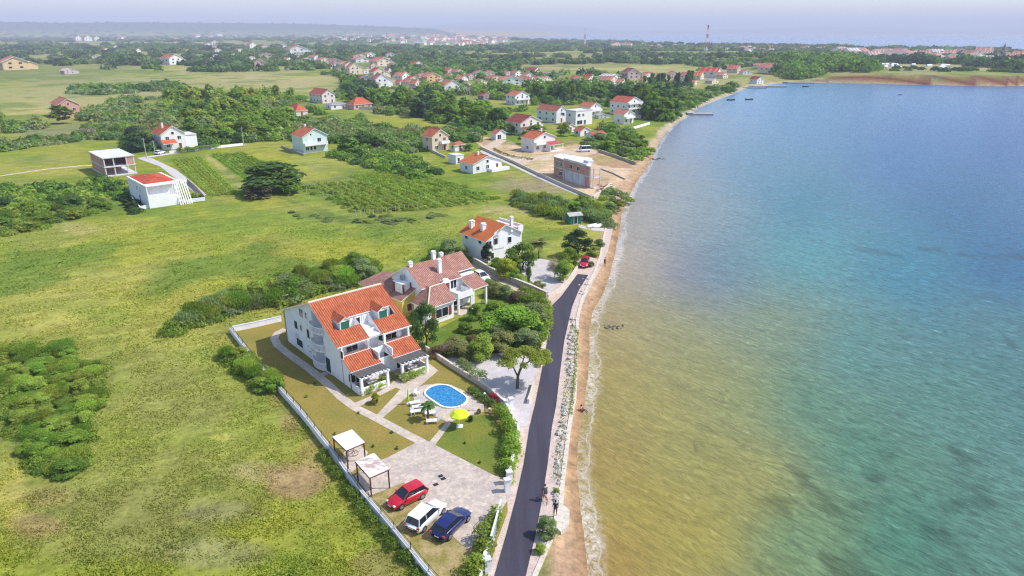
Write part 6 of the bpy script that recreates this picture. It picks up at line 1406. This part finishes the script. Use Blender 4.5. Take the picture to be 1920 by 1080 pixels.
for (px, py, L_, l) in ((1405,163,26,'stone jetty at the left side of the little harbour'),(1440,161,30,'longer stone jetty of the little harbour'),(1312,212,14,'concrete slipway on the beach before the bay bend'),(1497,154,26,'pale concrete quay by the harbour boathouse')):
    x, y = G(px, py); tag(MB().box(-L_/2, L_/2, -2.2, 2.2, -2, .25).box(-L_/2, -L_/2+3, -2.6, 2.6, .25, .6).build('jetty', M['concrete'], None, (x, y, -.3), -.05), l, 'jetty')
for (px, py, l) in ((1404,187,'small dark rowing boat nearest the wooded shore'),(1370,188,'low boat moored close to the beach'),(1510,163,'small boat off the quay')):
    x, y = G(px, py, SEA); b_ = empty('rowing_boat', (x, y, SEA), .3, l, 'boat'); m = MB(); st = [(-3,.1,.9),(-2,.8,.7),(0,1.1,.6),(2,1.0,.65),(2.8,.8,.7)]
    for (xa, wa, ha), (xb, wb, hb_) in zip(st, st[1:]):
        m.face([(xa,-wa,ha),(xb,-wb,hb_),(xb,-wb*.6,-.2),(xa,-wa*.6,-.2)]).face([(xa,wa*.6,-.2),(xb,wb*.6,-.2),(xb,wb,hb_),(xa,wa,ha)]).face([(xa,-wa*.6,.1),(xb,-wb*.6,.1),(xb,wb*.6,.1),(xa,wa*.6,.1)])
    m.face([(2.8,-.8,.7),(2.8,.8,.7),(2.8,.48,-.2),(2.8,-.48,-.2)]); m.build('hull', M['dmetal'], b_); MB().box(-.2,.2,-1,1,.4,.5).box(1.2,1.6,-.95,.95,.4,.5).build('thwart', M['woodbr'], b_)
# ---------------------------------------------------------------- green shed, sunbeds, poles
x, y, z = P(1075, 418); sh = empty('garden_shed', (x, y, 0), .35, 'small green wooden shed with grey roof before the reeds', 'shed')
MB().box(-1.5,1.5,-1.2,1.2,0,2.0).build('wall', M['green'], sh); MB().slab([(-1.8,-1.5,2.05),(1.8,-1.5,2.05),(1.8,0,2.6),(-1.8,0,2.6)], .08, 0, 0).slab([(-1.8,0,2.6),(1.8,0,2.6),(1.8,1.5,2.05),(-1.8,1.5,2.05)], .08, 0, 0).build('roof', M['concrete'], sh); win(sh, 0, -1.2, 1.0, .8, 1.8, -math.pi/2, 'dgreen', name='door')
for px, py, l in ((1110,425,'upturned white dinghy left of a pair by the shed path'),(1121,425,'upturned white dinghy right of a pair by the shed path')):
    x, y, z = P(px, py); m = MB().ball((0,0,.1), (1.6,.65,.5), 12, 8, half=True); m.box(-1.5,1.5,-.04,.04,.5,.66); tag(m.build('dinghy', M['whitep'], None, (x, y, 0), .6, smooth=False), l, 'dinghy')
for px, py, h, l in ((275,296,7,'wooden utility pole before the dark trees near the villa lane'),(457,272,7,'utility pole at the end of the garden lane wall'),(918,236,9,'thin utility pole in the wood behind the sandy house'),(291,289,5,'short lamp post beside the parked white car on the lane'),(717,196,8,'pole before the middle wood')):
    x, y, z = P(px, py); u = empty('utility_pole', (x, y, 0), .5, l, 'pole'); MB().tube((0,0,0),(0,0,h),.16,.11,7).build('pole', M['concrete'], u); MB().box(-.7,.7,-.05,.05,h-.6,h-.48).build('crossarm', M['metal'], u)
rgp = random.Random(2)
for i in range(30):
    if i < 16: px, py = 660+i*8.2, 407-i*1.0+rgp.uniform(-1,1)
    else: px, py = 575+(i-16)*7+rgp.uniform(-3,3), 352+(i % 3)*9+rgp.uniform(-2,2)
    x, y, z = P(px, py); tag(MB().tube((0,0,-.1),(rgp.uniform(-.1,.1),0,1.5),.06,.05,5).build('vine_post', M['stonep'], None, (x, y, 0)), 'short pale post of the old vineyard rows', 'post', 'posts of the old vineyard')
# ---------------------------------------------------------------- pool
def stadium(a, r, n=14):
    p = []
    for i in range(n+1): t = -math.pi/2+math.pi*i/n; p.append((a+r*math.cos(t), r*math.sin(t)))
    for i in range(n+1): t = math.pi/2+math.pi*i/n; p.append((-a+r*math.cos(t), r*math.sin(t)))
    return p
px0, py0 = G(836,744); po = empty('swimming_pool', (px0, py0, 0), math.radians(-50), 'oval blue swimming pool with white rim in the stone deck', 'pool')
A_, R_ = 1.25, 1.75
i_ = stadium(A_, R_); o_ = stadium(A_, R_+.22); n = len(i_); m = MB()
for k in range(n):
    j = (k+1) % n; m.face([(*i_[k],.20),(*o_[k],.20),(*o_[j],.20),(*i_[j],.20)][::-1] if 0 else [(*i_[k],.20),(*o_[k],.20),(*o_[j],.20),(*i_[j],.20)])
    m.face([(*o_[k],.0),(*o_[j],.0),(*o_[j],.20),(*o_[k],.20)]); m.face([(*i_[j],-.0),(*i_[k],-.0),(*i_[k],.20),(*i_[j],.20)])
m.build('rim', M['whitep'], po)
def poolmat():
    m, nt, b = newmat('pool_water'); p = wpos(nt)
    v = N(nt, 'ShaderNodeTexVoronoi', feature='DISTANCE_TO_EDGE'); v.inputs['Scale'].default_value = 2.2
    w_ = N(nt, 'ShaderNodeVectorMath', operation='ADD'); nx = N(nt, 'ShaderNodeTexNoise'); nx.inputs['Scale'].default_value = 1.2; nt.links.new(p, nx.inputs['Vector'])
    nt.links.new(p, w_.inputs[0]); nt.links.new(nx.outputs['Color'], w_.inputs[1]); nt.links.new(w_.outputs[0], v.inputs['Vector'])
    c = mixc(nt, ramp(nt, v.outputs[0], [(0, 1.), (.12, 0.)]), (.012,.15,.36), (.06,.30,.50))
    nt.links.new(c, b.inputs['Base Color']); b.inputs['Roughness'].default_value = .06; bump(nt, b, ntex(nt, 3, 3, .5, p), .25, .05); return m
MB().face([(x, y, .10) for x, y in i_]).build('water', poolmat(), po)
ld = MB()
for s in (-.2, .2): ld.tube((A_+R_-.1, s, .05),(A_+R_-.1, s, .75),.025,n=6).tube((A_+R_-.1,s,.75),(A_+R_+.35,s,.7),.025,n=6).tube((A_+R_+.35,s,.7),(A_+R_+.35,s,.2),.025,n=6)
ld.build('ladder', M['metal'], po)
# loungers
def lounger(px, py, rz, label, up=.5, proto_=[None]):
    x, y, z = P(px, py)
    if proto_[0] is None:
        o = empty('sun_lounger', (x, y, .04), rz, label, 'sun lounger', 'white sun loungers by the pool')
        f = MB().box(-.95,.35,-.32,-.26,.28,.36).box(-.95,.35,.26,.32,.28,.36)
        for i in range(9): f.box(-.93+i*.14,-.83+i*.14,-.26,.26,.32,.36)
        f.build('frame', M['whitep'], o)
        b = MB()
        for i in range(6): t = i*.13; b.face([(.36+t*.8,-.29,.37+t*.55),(.36+(t+.1)*.8,-.29,.37+(t+.1)*.55),(.36+(t+.1)*.8,.29,.37+(t+.1)*.55),(.36+t*.8,.29,.37+t*.55)])
        b.slab([(.34,-.32,.36),(1.0,-.32,.80),(1.0,-.26,.80),(.34,-.26,.36)], .05, 0, 0).slab([(.34,.26,.36),(1.0,.26,.80),(1.0,.32,.80),(.34,.32,.36)], .05, 0, 0); b.build('backrest', M['whitep'], o)
        for a in (-.85, .3):
            for s in (-.29,.29): MB().box(a-.04,a+.04,s-.03,s+.03,0,.28).build('leg', M['whitep'], o)
        proto_[0] = o; return o
    o = copy_tree(proto_[0]); o.location = (x, y, .04); o.rotation_euler = (0,0,rz); o['label'] = label; return o
lounger(783,758,.35,'white sun lounger nearest the closed lime parasol'); lounger(788,766,.25,'second white sun lounger in the row by the pool'); lounger(791,774,.2,'third white sun lounger, left of the small palm'); lounger(812,778,.15,'white sun lounger right of the small palm'); lounger(815,793,.1,'lowest white sun lounger beside the short pool path')
def stool(px, py, rz, label, g='white garden chairs'):
    x, y, z = P(px, py); o = empty('garden_chair', (x, y, .03), rz, label, 'chair', g)
    MB().box(-.24,.24,-.24,.24,.4,.44).build('seat', M['whitep'], o); MB().box(-.24,.24,.2,.25,.44,.85).build('backrest', M['whitep'], o)
    for a in (-.2,.2):
        for b in (-.2,.2): MB().box(a-.025,a+.025,b-.025,b+.025,0,.4).build('leg', M['whitep'], o)
stool(774,778,.4,'white plastic chair left of the lounger row'); stool(782,742,1.0,'white plastic chair near the closed lime parasol foot')
def parasol(px, py, h, r, open_, label):
    x, y, z = P(px, py); o = empty('parasol', (x, y, .02), 0, label, 'parasol')
    MB().tube((0,0,0),(0,0,h),.025,n=8).build('pole', M['whitep'], o)
    if open_:
        c = MB(); n = 8
        for i in range(n):
            a0, a1 = 6.283*i/n, 6.283*(i+1)/n
            pa = [(0,0,h+.05)]; 
            for k, (rr, zz) in enumerate(((r*.55,h-.12),(r,h-.5))):
                pass
            p0 = (r*.55*math.cos(a0), r*.55*math.sin(a0), h-.12); p1 = (r*.55*math.cos(a1), r*.55*math.sin(a1), h-.12); q0 = (r*math.cos(a0), r*math.sin(a0), h-.5); q1 = (r*math.cos(a1), r*math.sin(a1), h-.5)
            c.face([(0,0,h+.04), p0, p1]).face([p0, q0, q1, p1]).face([q0, (q0[0],q0[1],h-.62), (q1[0],q1[1],h-.62), q1])
        c.build('canopy', M['limes'], o)
        for i in range(n): a0 = 6.283*i/n; MB().tube((0,0,h-.45),(r*.6*math.cos(a0), r*.6*math.sin(a0), h-.2),.012,n=4).build('rib', M['metal'], o)
        MB().box(-.35,.35,-.35,.35,0,.08).build('base', M['whitep'], o)
    else:
        MB().tube((0,0,.75),(0,0,h-.1),.13,.04,8).tube((0,0,.45),(0,0,.75),.10,.13,8).build('canopy', rough_mat('lime_green_cloth', (.33,.62,.06), .1, 4), o); MB().tube((0,0,0),(0,0,.1),.25,n=12).build('base', M['whitep'], o)
parasol(862,800,2.1,1.12,True,'open lime yellow parasol on the lawn beside the pool'); parasol(766,758,2.2,1,False,'closed bright green parasol beside the lounger row')
x, y, z = P(909,770); lp = empty('garden_lamp', (x, y, 0), 0, 'dark garden lamp post at the deck corner', 'lamp'); MB().tube((0,0,0),(0,0,2.2),.035,n=8).build('pole', M['dmetal'], lp); MB().ball((0,0,2.3),.14,10,6).build('lamp_shade', M['whitep'], lp)
x, y, z = P(912,774); tag(MB().tube((0,0,0),(0,0,.6),.16,.2,10).build('stone_planter', M['stonep'], None, (x+.4, y, 0)), 'white planter at the tip of the pool deck', 'planter')
x, y, z = P(793,651); tag(MB().tube((0,0,0),(0,0,.55),.32,.35,12).tube((0,0,.55),(0,0,.6),.37,n=12).build('water_barrel', rough_mat('teal_plastic', (.03,.30,.36), .1, 3, .5), None, (x, y, 0)), 'teal water barrel at the corner of the apartment house', 'barrel')
for px, py in ((830,893),(835,898),(821,909)):
    x, y, z = P(px-4, py); tag(MB().box(-.25,.25,-.2,.2,.02,.045).build('drain_cover', M['dmetal'], None, (x, y, 0), .6), 'dark metal drain cover in the stone paved yard', 'drain cover', 'drain covers in the yard')
x, y, z = P(930,750); b_ = hash_; plant('bush',925,753,1.3,1.2,(.42,.05,.12),'small bush with vivid pink blossom at the court entrance')
# carports
def carport(c4, h, label, stain):
    W_ = [G(a, b, h) for a, b in c4]; cx, cy = sum(p[0] for p in W_)/4, sum(p[1] for p in W_)/4; L = [(x-cx, y-cy) for x, y in W_]
    o = empty('carport', (cx, cy, 0), 0, label, 'carport'); ar = sum(L[i][0]*L[(i+1) % 4][1]-L[(i+1) % 4][0]*L[i][1] for i in range(4)); L = L if ar > 0 else L[::-1]
    MB().prism(L, h-.06, h).build('roof', stain, o)
    f = MB(); 
    for i in range(4): f.tube((*L[i], h-.12), (*L[(i+1) % 4], h-.12), .06, n=4)
    f.tube((*[(L[0][k]+L[1][k])/2 for k in (0,1)], h-.12), (*[(L[2][k]+L[3][k])/2 for k in (0,1)], h-.12), .05, n=4); f.build('roof_frame', M['woodbr'], o)
    for p_ in L: q = (p_[0]*.93, p_[1]*.93); MB().box(q[0]-.06,q[0]+.06,q[1]-.06,q[1]+.06,0,h-.14).build('post', M['woodbr'], o)
def stained(name, s):
    m, nt, b = newmat(name); p = wpos(nt); mp = N(nt, 'ShaderNodeMapping'); mp.inputs['Rotation'].default_value = (0,0,.5); mp.inputs['Scale'].default_value = (.5,1.3,1); nt.links.new(p, mp.inputs[0])
    c = mixc(nt, ramp(nt, ntex(nt, 1.0, 4, .6, mp.outputs[0]), [(s, 0.), (s+.12, 1.)]), (.78,.77,.77), (.42,.30,.26)); nt.links.new(c, b.inputs['Base Color']); b.inputs['Roughness'].default_value = .5; return m
carport([(623,819),(660,805),(684,829),(649,844)], 2.3, 'rear carport with clean white flat roof', stained('white_roof_sheet', .62))
carport([(666,865),(701,849),(730,879),(693,895)], 2.3, 'front carport with rust stained white roof', stained('rusty_roof_sheet', .5))
# ---------------------------------------------------------------- cars
def car(px, py, qx, qy, paint, label, kind='hatch', L=4.2, W=1.76, H=1.47, ground=.03):
    """px,py rear middle on the ground -> qx,qy front middle"""
    a = G(px, py); b = G(qx, qy); ang = math.atan2(b[1]-a[1], b[0]-a[0]); cx, cy = (a[0]+b[0])/2, (a[1]+b[1])/2
    o = empty('parked_car' if kind != 'van' else 'white_van', (cx, cy, ground), ang, label, 'car' if kind != 'van' else 'van'); h = L/2
    # stations along the body: x, belt height, half width, bottom
    st = [(-h,.62,.70,.42),(-h+.08,.86,.80,.30),(-h+.5,.93,.86,.22),(-h*.3,.95,.88,.20),(h*.25,.93,.88,.20),(h*.42,.88,.87,.22),(h-.55,.76,.84,.24),(h-.12,.62,.74,.30),(h,.46,.62,.36)]
    if kind == 'van': st = [(x_, zb*1.15 if x_ < h*.5 else zb*1.1, w_, lo) for x_, zb, w_, lo in st]
    k = W/1.76; m = MB(); prev = None; rows = []
    for x_, zb, w_, lo in st:
        w_ *= k; rows.append([(x_,-w_*.92,lo),(x_,-w_,lo+.16),(x_,-w_,zb*.8),(x_,-w_*.93,zb),(x_,-w_*.5,zb+.035),(x_,w_*.5,zb+.035),(x_,w_*.93,zb),(x_,w_,zb*.8),(x_,w_,lo+.16),(x_,w_*.92,lo)])
    for A, B in zip(rows, rows[1:]):
        for i in range(9): m.face([A[i], B[i], B[i+1], A[i+1]][::-1])
        m.face([A[9], B[9], B[0], A[0]][::-1])
    m.face(rows[0]); m.face(rows[-1][::-1]); body = m.build('body', paint, o, smooth=True)
    ms = body.data; 
    if kind == 'van': gh = [(-h+.05,1.0,.84,-h+.15,.74),( h*.42,1.0,.84,h*.18,.74)]
    x0b, x1b = (-h+.12, h*.47) if kind != 'van' else (-h+.05, h*.62); x0t, x1t = {'hatch': (-h+.5, h*.05), 'suv': (-h+.42, h*.06), 'wagon': (-h+.55, h*.04), 'van': (-h+.15, h*.35)}[kind]
    zb = .94 if kind != 'van' else 1.08; wb, wt = .80*k, .62*k if kind != 'van' else .74*k; zt = H-.03
    g = MB(); Bt = [(x0b,-wb,zb-.06),(x1b,-wb,zb-.06),(x1b,wb,zb-.06),(x0b,wb,zb-.06)]; Tp = [(x0t,-wt,zt),(x1t,-wt,zt),(x1t,wt,zt),(x0t,wt,zt)]
    for i in range(4): j = (i+1) % 4; g.face([Bt[i], Bt[j], Tp[j], Tp[i]])
    g.build('windows', M['carglass'], o)
    r = MB(); e = .03; n_ = 6
    for i in range(n_):                                  # cambered roof panel
        t0, t1 = i/n_, (i+1)/n_; ya, yb = -wt-e+(2*wt+2*e)*t0, -wt-e+(2*wt+2*e)*t1; za, zb_ = zt+.045*math.sin(math.pi*t0), zt+.045*math.sin(math.pi*t1)
        r.face([(x0t-.08,ya,za-.02),(x1t*.55+x0t*.45,ya,za+.03),(x1t*.55+x0t*.45,yb,zb_+.03),(x0t-.08,yb,zb_-.02)][::-1] if 0 else [(x0t-.08,ya,za-.02),((x0t+x1t)/2,ya,za+.03),((x0t+x1t)/2,yb,zb_+.03),(x0t-.08,yb,zb_-.02)])
        r.face([((x0t+x1t)/2,ya,za+.03),(x1t+.03,ya,za-.01),(x1t+.03,yb,zb_-.01),((x0t+x1t)/2,yb,zb_+.03)])
    r.build('roof', paint, o)
    pl = MB()
    for i in range(4): pl.tube(Bt[i], Tp[i], .045, n=5)
    for s in (-1, 1):
        xm = (x0t+x1t)/2-.1; pl.tube((xm, s*(wb+.005), zb-.04), (xm, s*(wt+.01), zt), .035, n=5)
        pl.tube((x0t,s*wt,zt),(x1t,s*wt,zt),.04,n=5)
    pl.build('pillars', paint, o)
    for s in (-1, 1):
        for wx in (-h+.78, h-.82):
            wv = MB().tube((wx, s*(W/2-.20), .32), (wx, s*(W/2+.005), .32), .33, n=18); wo = wv.build('wheel', M['tyre'], o)
            MB().tube((wx, s*(W/2-.02), .32), (wx, s*(W/2+.02), .32), .21, n=12).build('rim', M['metal'], wo)
        MB().ball((h-.16, s*.60*k, .60), (.14,.19,.09), 8, 6).build('headlight', M['lampw'], o)
        MB().box(-h-.0, -h+.12, s*.72*k-.13, s*.72*k+.13, .70, .86).build('tail_light', M['redp'], o)
        MB().ball((x1b-.35, s*(wb+.16), zb+.02), (.09,.12,.08), 8, 6).build('side_mirror', paint, o)
    MB().box(h-.03, h+.03, -.5, .5, .36, .50).box(-h-.03, -h+.03, -.6, .6, .36, .50).build('bumper', M['dmetal'], o)
    MB().box(h+.03, h+.035, -.26, .26, .38, .48).build('number_plate', M['whitep'], o); MB().box(-h-.035, -h-.03, -.26, .26, .52, .62).build('number_plate', M['whitep'], o)
    return o
M['carglass'] = gloss_mat('car_glass', (.015,.02,.03), .05, 0, .7); M['tyre'] = rough_mat('tyre_rubber', (.025,.025,.025), .1, 5, .9); M['lampw'] = gloss_mat('headlight_glass', (.6,.62,.66), .1, 0, .6)
M['cred'] = gloss_mat('red_car_paint', (.48,.008,.02), .25, 0, .5, .6); M['cwhite'] = gloss_mat('white_car_paint', (.78,.78,.78), .3, 0, .5, .6); M['cblue'] = gloss_mat('navy_car_paint', (.006,.012,.10), .22, 0, .5, .7)
car(791,925,736,953,M['cred'],'bright red hatchback parked on the worn grass','hatch',3.95,1.70,1.43)
car(774,999,825,951,M['cwhite'],'white estate sized car between the red and the navy car','suv',4.45,1.80,1.56)
car(826,1010,868,969,M['cblue'],'navy blue estate car parked nearest the gate','wagon',4.4,1.74,1.42)
car(893,519,914,530,M['cwhite'],'small white car half hidden by the villa porch','hatch',4.0,1.7,1.45)
car(1098,490,1093,506,M['cred'],'red car parked alone at the end of the asphalt lane','hatch',3.9,1.7,1.5)
car(1105,284,1083,285,M['cwhite'],'white minibus on the sandy building plot','van',5.2,2.0,2.2)
car(296,290,305,288,M['cwhite'],'small white car on the lane below the orange gabled villa','hatch',4.1,1.7,1.5)
# ---------------------------------------------------------------- people and bicycles
def person(name, x, y, z, rz, joints, radii, edges, label, hair, clothes, top, bottom):
    me = bpy.data.meshes.new(name); me.from_pydata([Vector(j) for j in joints], edges, []); o = link('person', me, None, (x, y, z), rz)
    sk = o.modifiers.new('skin', 'SKIN'); L_ = me.skin_vertices[0].data
    for v, r in zip(L_, radii): v.radius = (r, r)
    L_[0].use_root = True; ss = o.modifiers.new('sub', 'SUBSURF'); ss.levels = 2; ss.render_levels = 2
    m, nt, b = newmat(name+'_body'); tc = N(nt, 'ShaderNodeTexCoord'); sx = N(nt, 'ShaderNodeSeparateXYZ'); nt.links.new(tc.outputs['Object'], sx.inputs[0])
    c = mixc(nt, math_(nt, 'GREATER_THAN', sx.outputs[2], bottom[1]), (.46,.27,.19), bottom[0]); c = mixc(nt, math_(nt, 'GREATER_THAN', sx.outputs[2], top[1]), c, top[0]); c = mixc(nt, math_(nt, 'GREATER_THAN', sx.outputs[2], top[2]), c, (.46,.27,.19))
    nt.links.new(c, b.inputs['Base Color']); b.inputs['Roughness'].default_value = .8; me.materials.append(m)
    hd = joints[clothes]; MB().ball((hd[0]-.015, hd[1], hd[2]+.05), (.115,.10,.11), 12, 8).build('hair', rough_mat(name+'_hair', hair, .1, 9), o, smooth=True)
    f = MB(); f.ball((hd[0]+.095, 0+hd[1], hd[2]-.01), (.02,.016,.02), 8, 5); f.build('nose', M['skin'], o)
    return tag(o, label, 'person')
def bicycle(x, y, z, rz, label, lean=0):
    o = empty('bicycle', (x, y, z), rz, label, 'bicycle'); o.rotation_euler = (lean, 0, rz)
    for wx in (-.52, .52):
        w_ = MB(); n = 20
        for i in range(n):
            a0, a1 = 6.283*i/n, 6.283*(i+1)/n; w_.tube((wx+.34*math.cos(a0),0,.34+.34*math.sin(a0)),(wx+.34*math.cos(a1),0,.34+.34*math.sin(a1)),.022,n=5,cap=False)
        for i in range(8): a0 = 6.283*i/8; w_.tube((wx,0,.34),(wx+.33*math.cos(a0),0,.34+.33*math.sin(a0)),.004,n=3)
        w_.build('wheel', M['tyre'], o)
    f = MB(); 
    for p_, q in (((-.52,0,.34),(-.1,0,.30)),((-.1,0,.30),(-.22,0,.85)),((-.52,0,.34),(-.2,0,.78)),((-.2,0,.78),(.38,0,.80)),((-.1,0,.30),(.38,0,.72)),((.36,0,.92),(.52,0,.34))): f.tube(p_, q, .022, n=6)
    f.build('frame', M['redp'] if lean == 0 else M['cblue'], o); MB().ball((-.24,0,.90),(.13,.07,.04),8,6).build('saddle', M['dmetal'], o); MB().tube((.34,-.28,1.0),(.34,.28,1.0),.016,n=6).tube((.36,0,.9),(.34,0,1.0),.016,n=6).build('handlebar', M['dmetal'], o)
    return o
STAND = [(0,0,.95),(0,0,1.15),(0,0,1.38),(0,0,1.50),(0,0,1.66),(0,-.10,.92),(.04,-.11,.50),(0,-.11,.08),(.14,-.12,.04),(0,.10,.92),(-.06,.11,.50),(-.10,.11,.08),(.05,.12,.04),(0,-.19,1.40),(.02,-.25,1.12),(.12,-.24,.88),(0,.19,1.40),(.02,.25,1.12),(.12,.24,.88)]
SR = [.15,.13,.14,.055,.105,.095,.06,.04,.035,.095,.06,.04,.035,.06,.042,.032,.06,.042,.032]
ED = [(0,1),(1,2),(2,3),(3,4),(0,5),(5,6),(6,7),(7,8),(0,9),(9,10),(10,11),(11,12),(2,13),(13,14),(14,15),(2,16),(16,17),(17,18)]
x, y, z = P(1022, 938); bicycle(x, y, .02, math.radians(105), 'red bicycle ridden along the verge of the lane')
RIDE = [(-.22,0,.98),(-.12,0,1.18),(.02,0,1.40),(.06,0,1.50),(.10,0,1.64),(-.20,-.10,.95),(.14,-.11,.72),(-.02,-.11,.38),(.10,-.11,.32),(-.20,.10,.95),(.16,.11,.62),(.0,.11,.22),(.12,.11,.16),(.02,-.19,1.40),(.16,-.24,1.18),(.34,-.22,1.03),(.02,.19,1.40),(.16,.24,1.18),(.34,.22,1.03)]
person('cyclist', x, y, .02, math.radians(105), RIDE, SR, ED, 'person in dark top and shorts riding the red bicycle', (.05,.03,.02), 4, ((.06,.05,.06),1.05,1.46), ((.10,.09,.12),.80))
x, y, z = P(1041, 968); person('walker', x, y, .02, math.radians(80), STAND, SR, ED, 'person in dark clothes walking beside the feathery bush', (.03,.02,.02), 4, ((.03,.03,.04),.98,1.46), ((.04,.04,.06),.42))
SIT = [(0,0,.14),(-.10,0,.34),(-.16,0,.56),(-.15,0,.67),(-.10,0,.82),(.0,-.10,.14),(.40,-.14,.34),(.62,-.14,.06),(.76,-.14,.04),(.0,.10,.14),(.42,.14,.30),(.66,.14,.06),(.80,.14,.04),(-.16,-.19,.56),(-.02,-.26,.34),(.22,-.2,.30),(-.16,.19,.56),(-.02,.26,.34),(.24,.2,.28)]
x, y = G(1091, 771, -.9); person('bather', x, y, -.98, math.radians(-20), SIT, SR, ED, 'person in dark swimwear sitting in the surf', (.04,.02,.02), 4, ((.16,.04,.04),.30,.5), ((.12,.03,.04),.06))
x, y, z = P(1131, 497); person('stroller', x+.3, y, -.25, math.radians(200), STAND, SR, ED, 'person in black standing on the beach beyond the red car', (.03,.02,.02), 4, ((.02,.02,.03),.98,1.46), ((.03,.03,.04),.42))
x, y, z = P(657, 858); bicycle(x, y, .04, .5, 'blue bicycle leaning under the rear carport', .12)
# terrace furniture
def tset(parent_xy, rz, label, cl):
    o = empty('terrace_table', (*parent_xy, .12), rz, label, 'table'); MB().box(-.7,.7,-.4,.4,.70,.75).build('tabletop', cl, o)
    for a in (-.62,.62):
        for b in (-.33,.33): MB().box(a-.03,a+.03,b-.03,b+.03,0,.70).build('leg', M['woodbr'], o)
def apw(s, t): a = math.radians(41); return (AP[0]+s*math.cos(a)+t*math.sin(a), AP[1]+s*math.sin(a)-t*math.cos(a))
tset(apw(2.3,20.2), math.radians(41), 'terrace table under the left pergola', M['whitep']); tset(apw(8.2,20.2), math.radians(41), 'terrace table under the right pergola', M['whitep'])
a = math.radians(45); vx, vy = VI[0]+8.7*math.cos(a)+3.6*math.sin(a), VI[1]+8.7*math.sin(a)-3.6*math.cos(a); tset((vx, vy), a, 'white covered table under the villa balcony', M['whitep'])
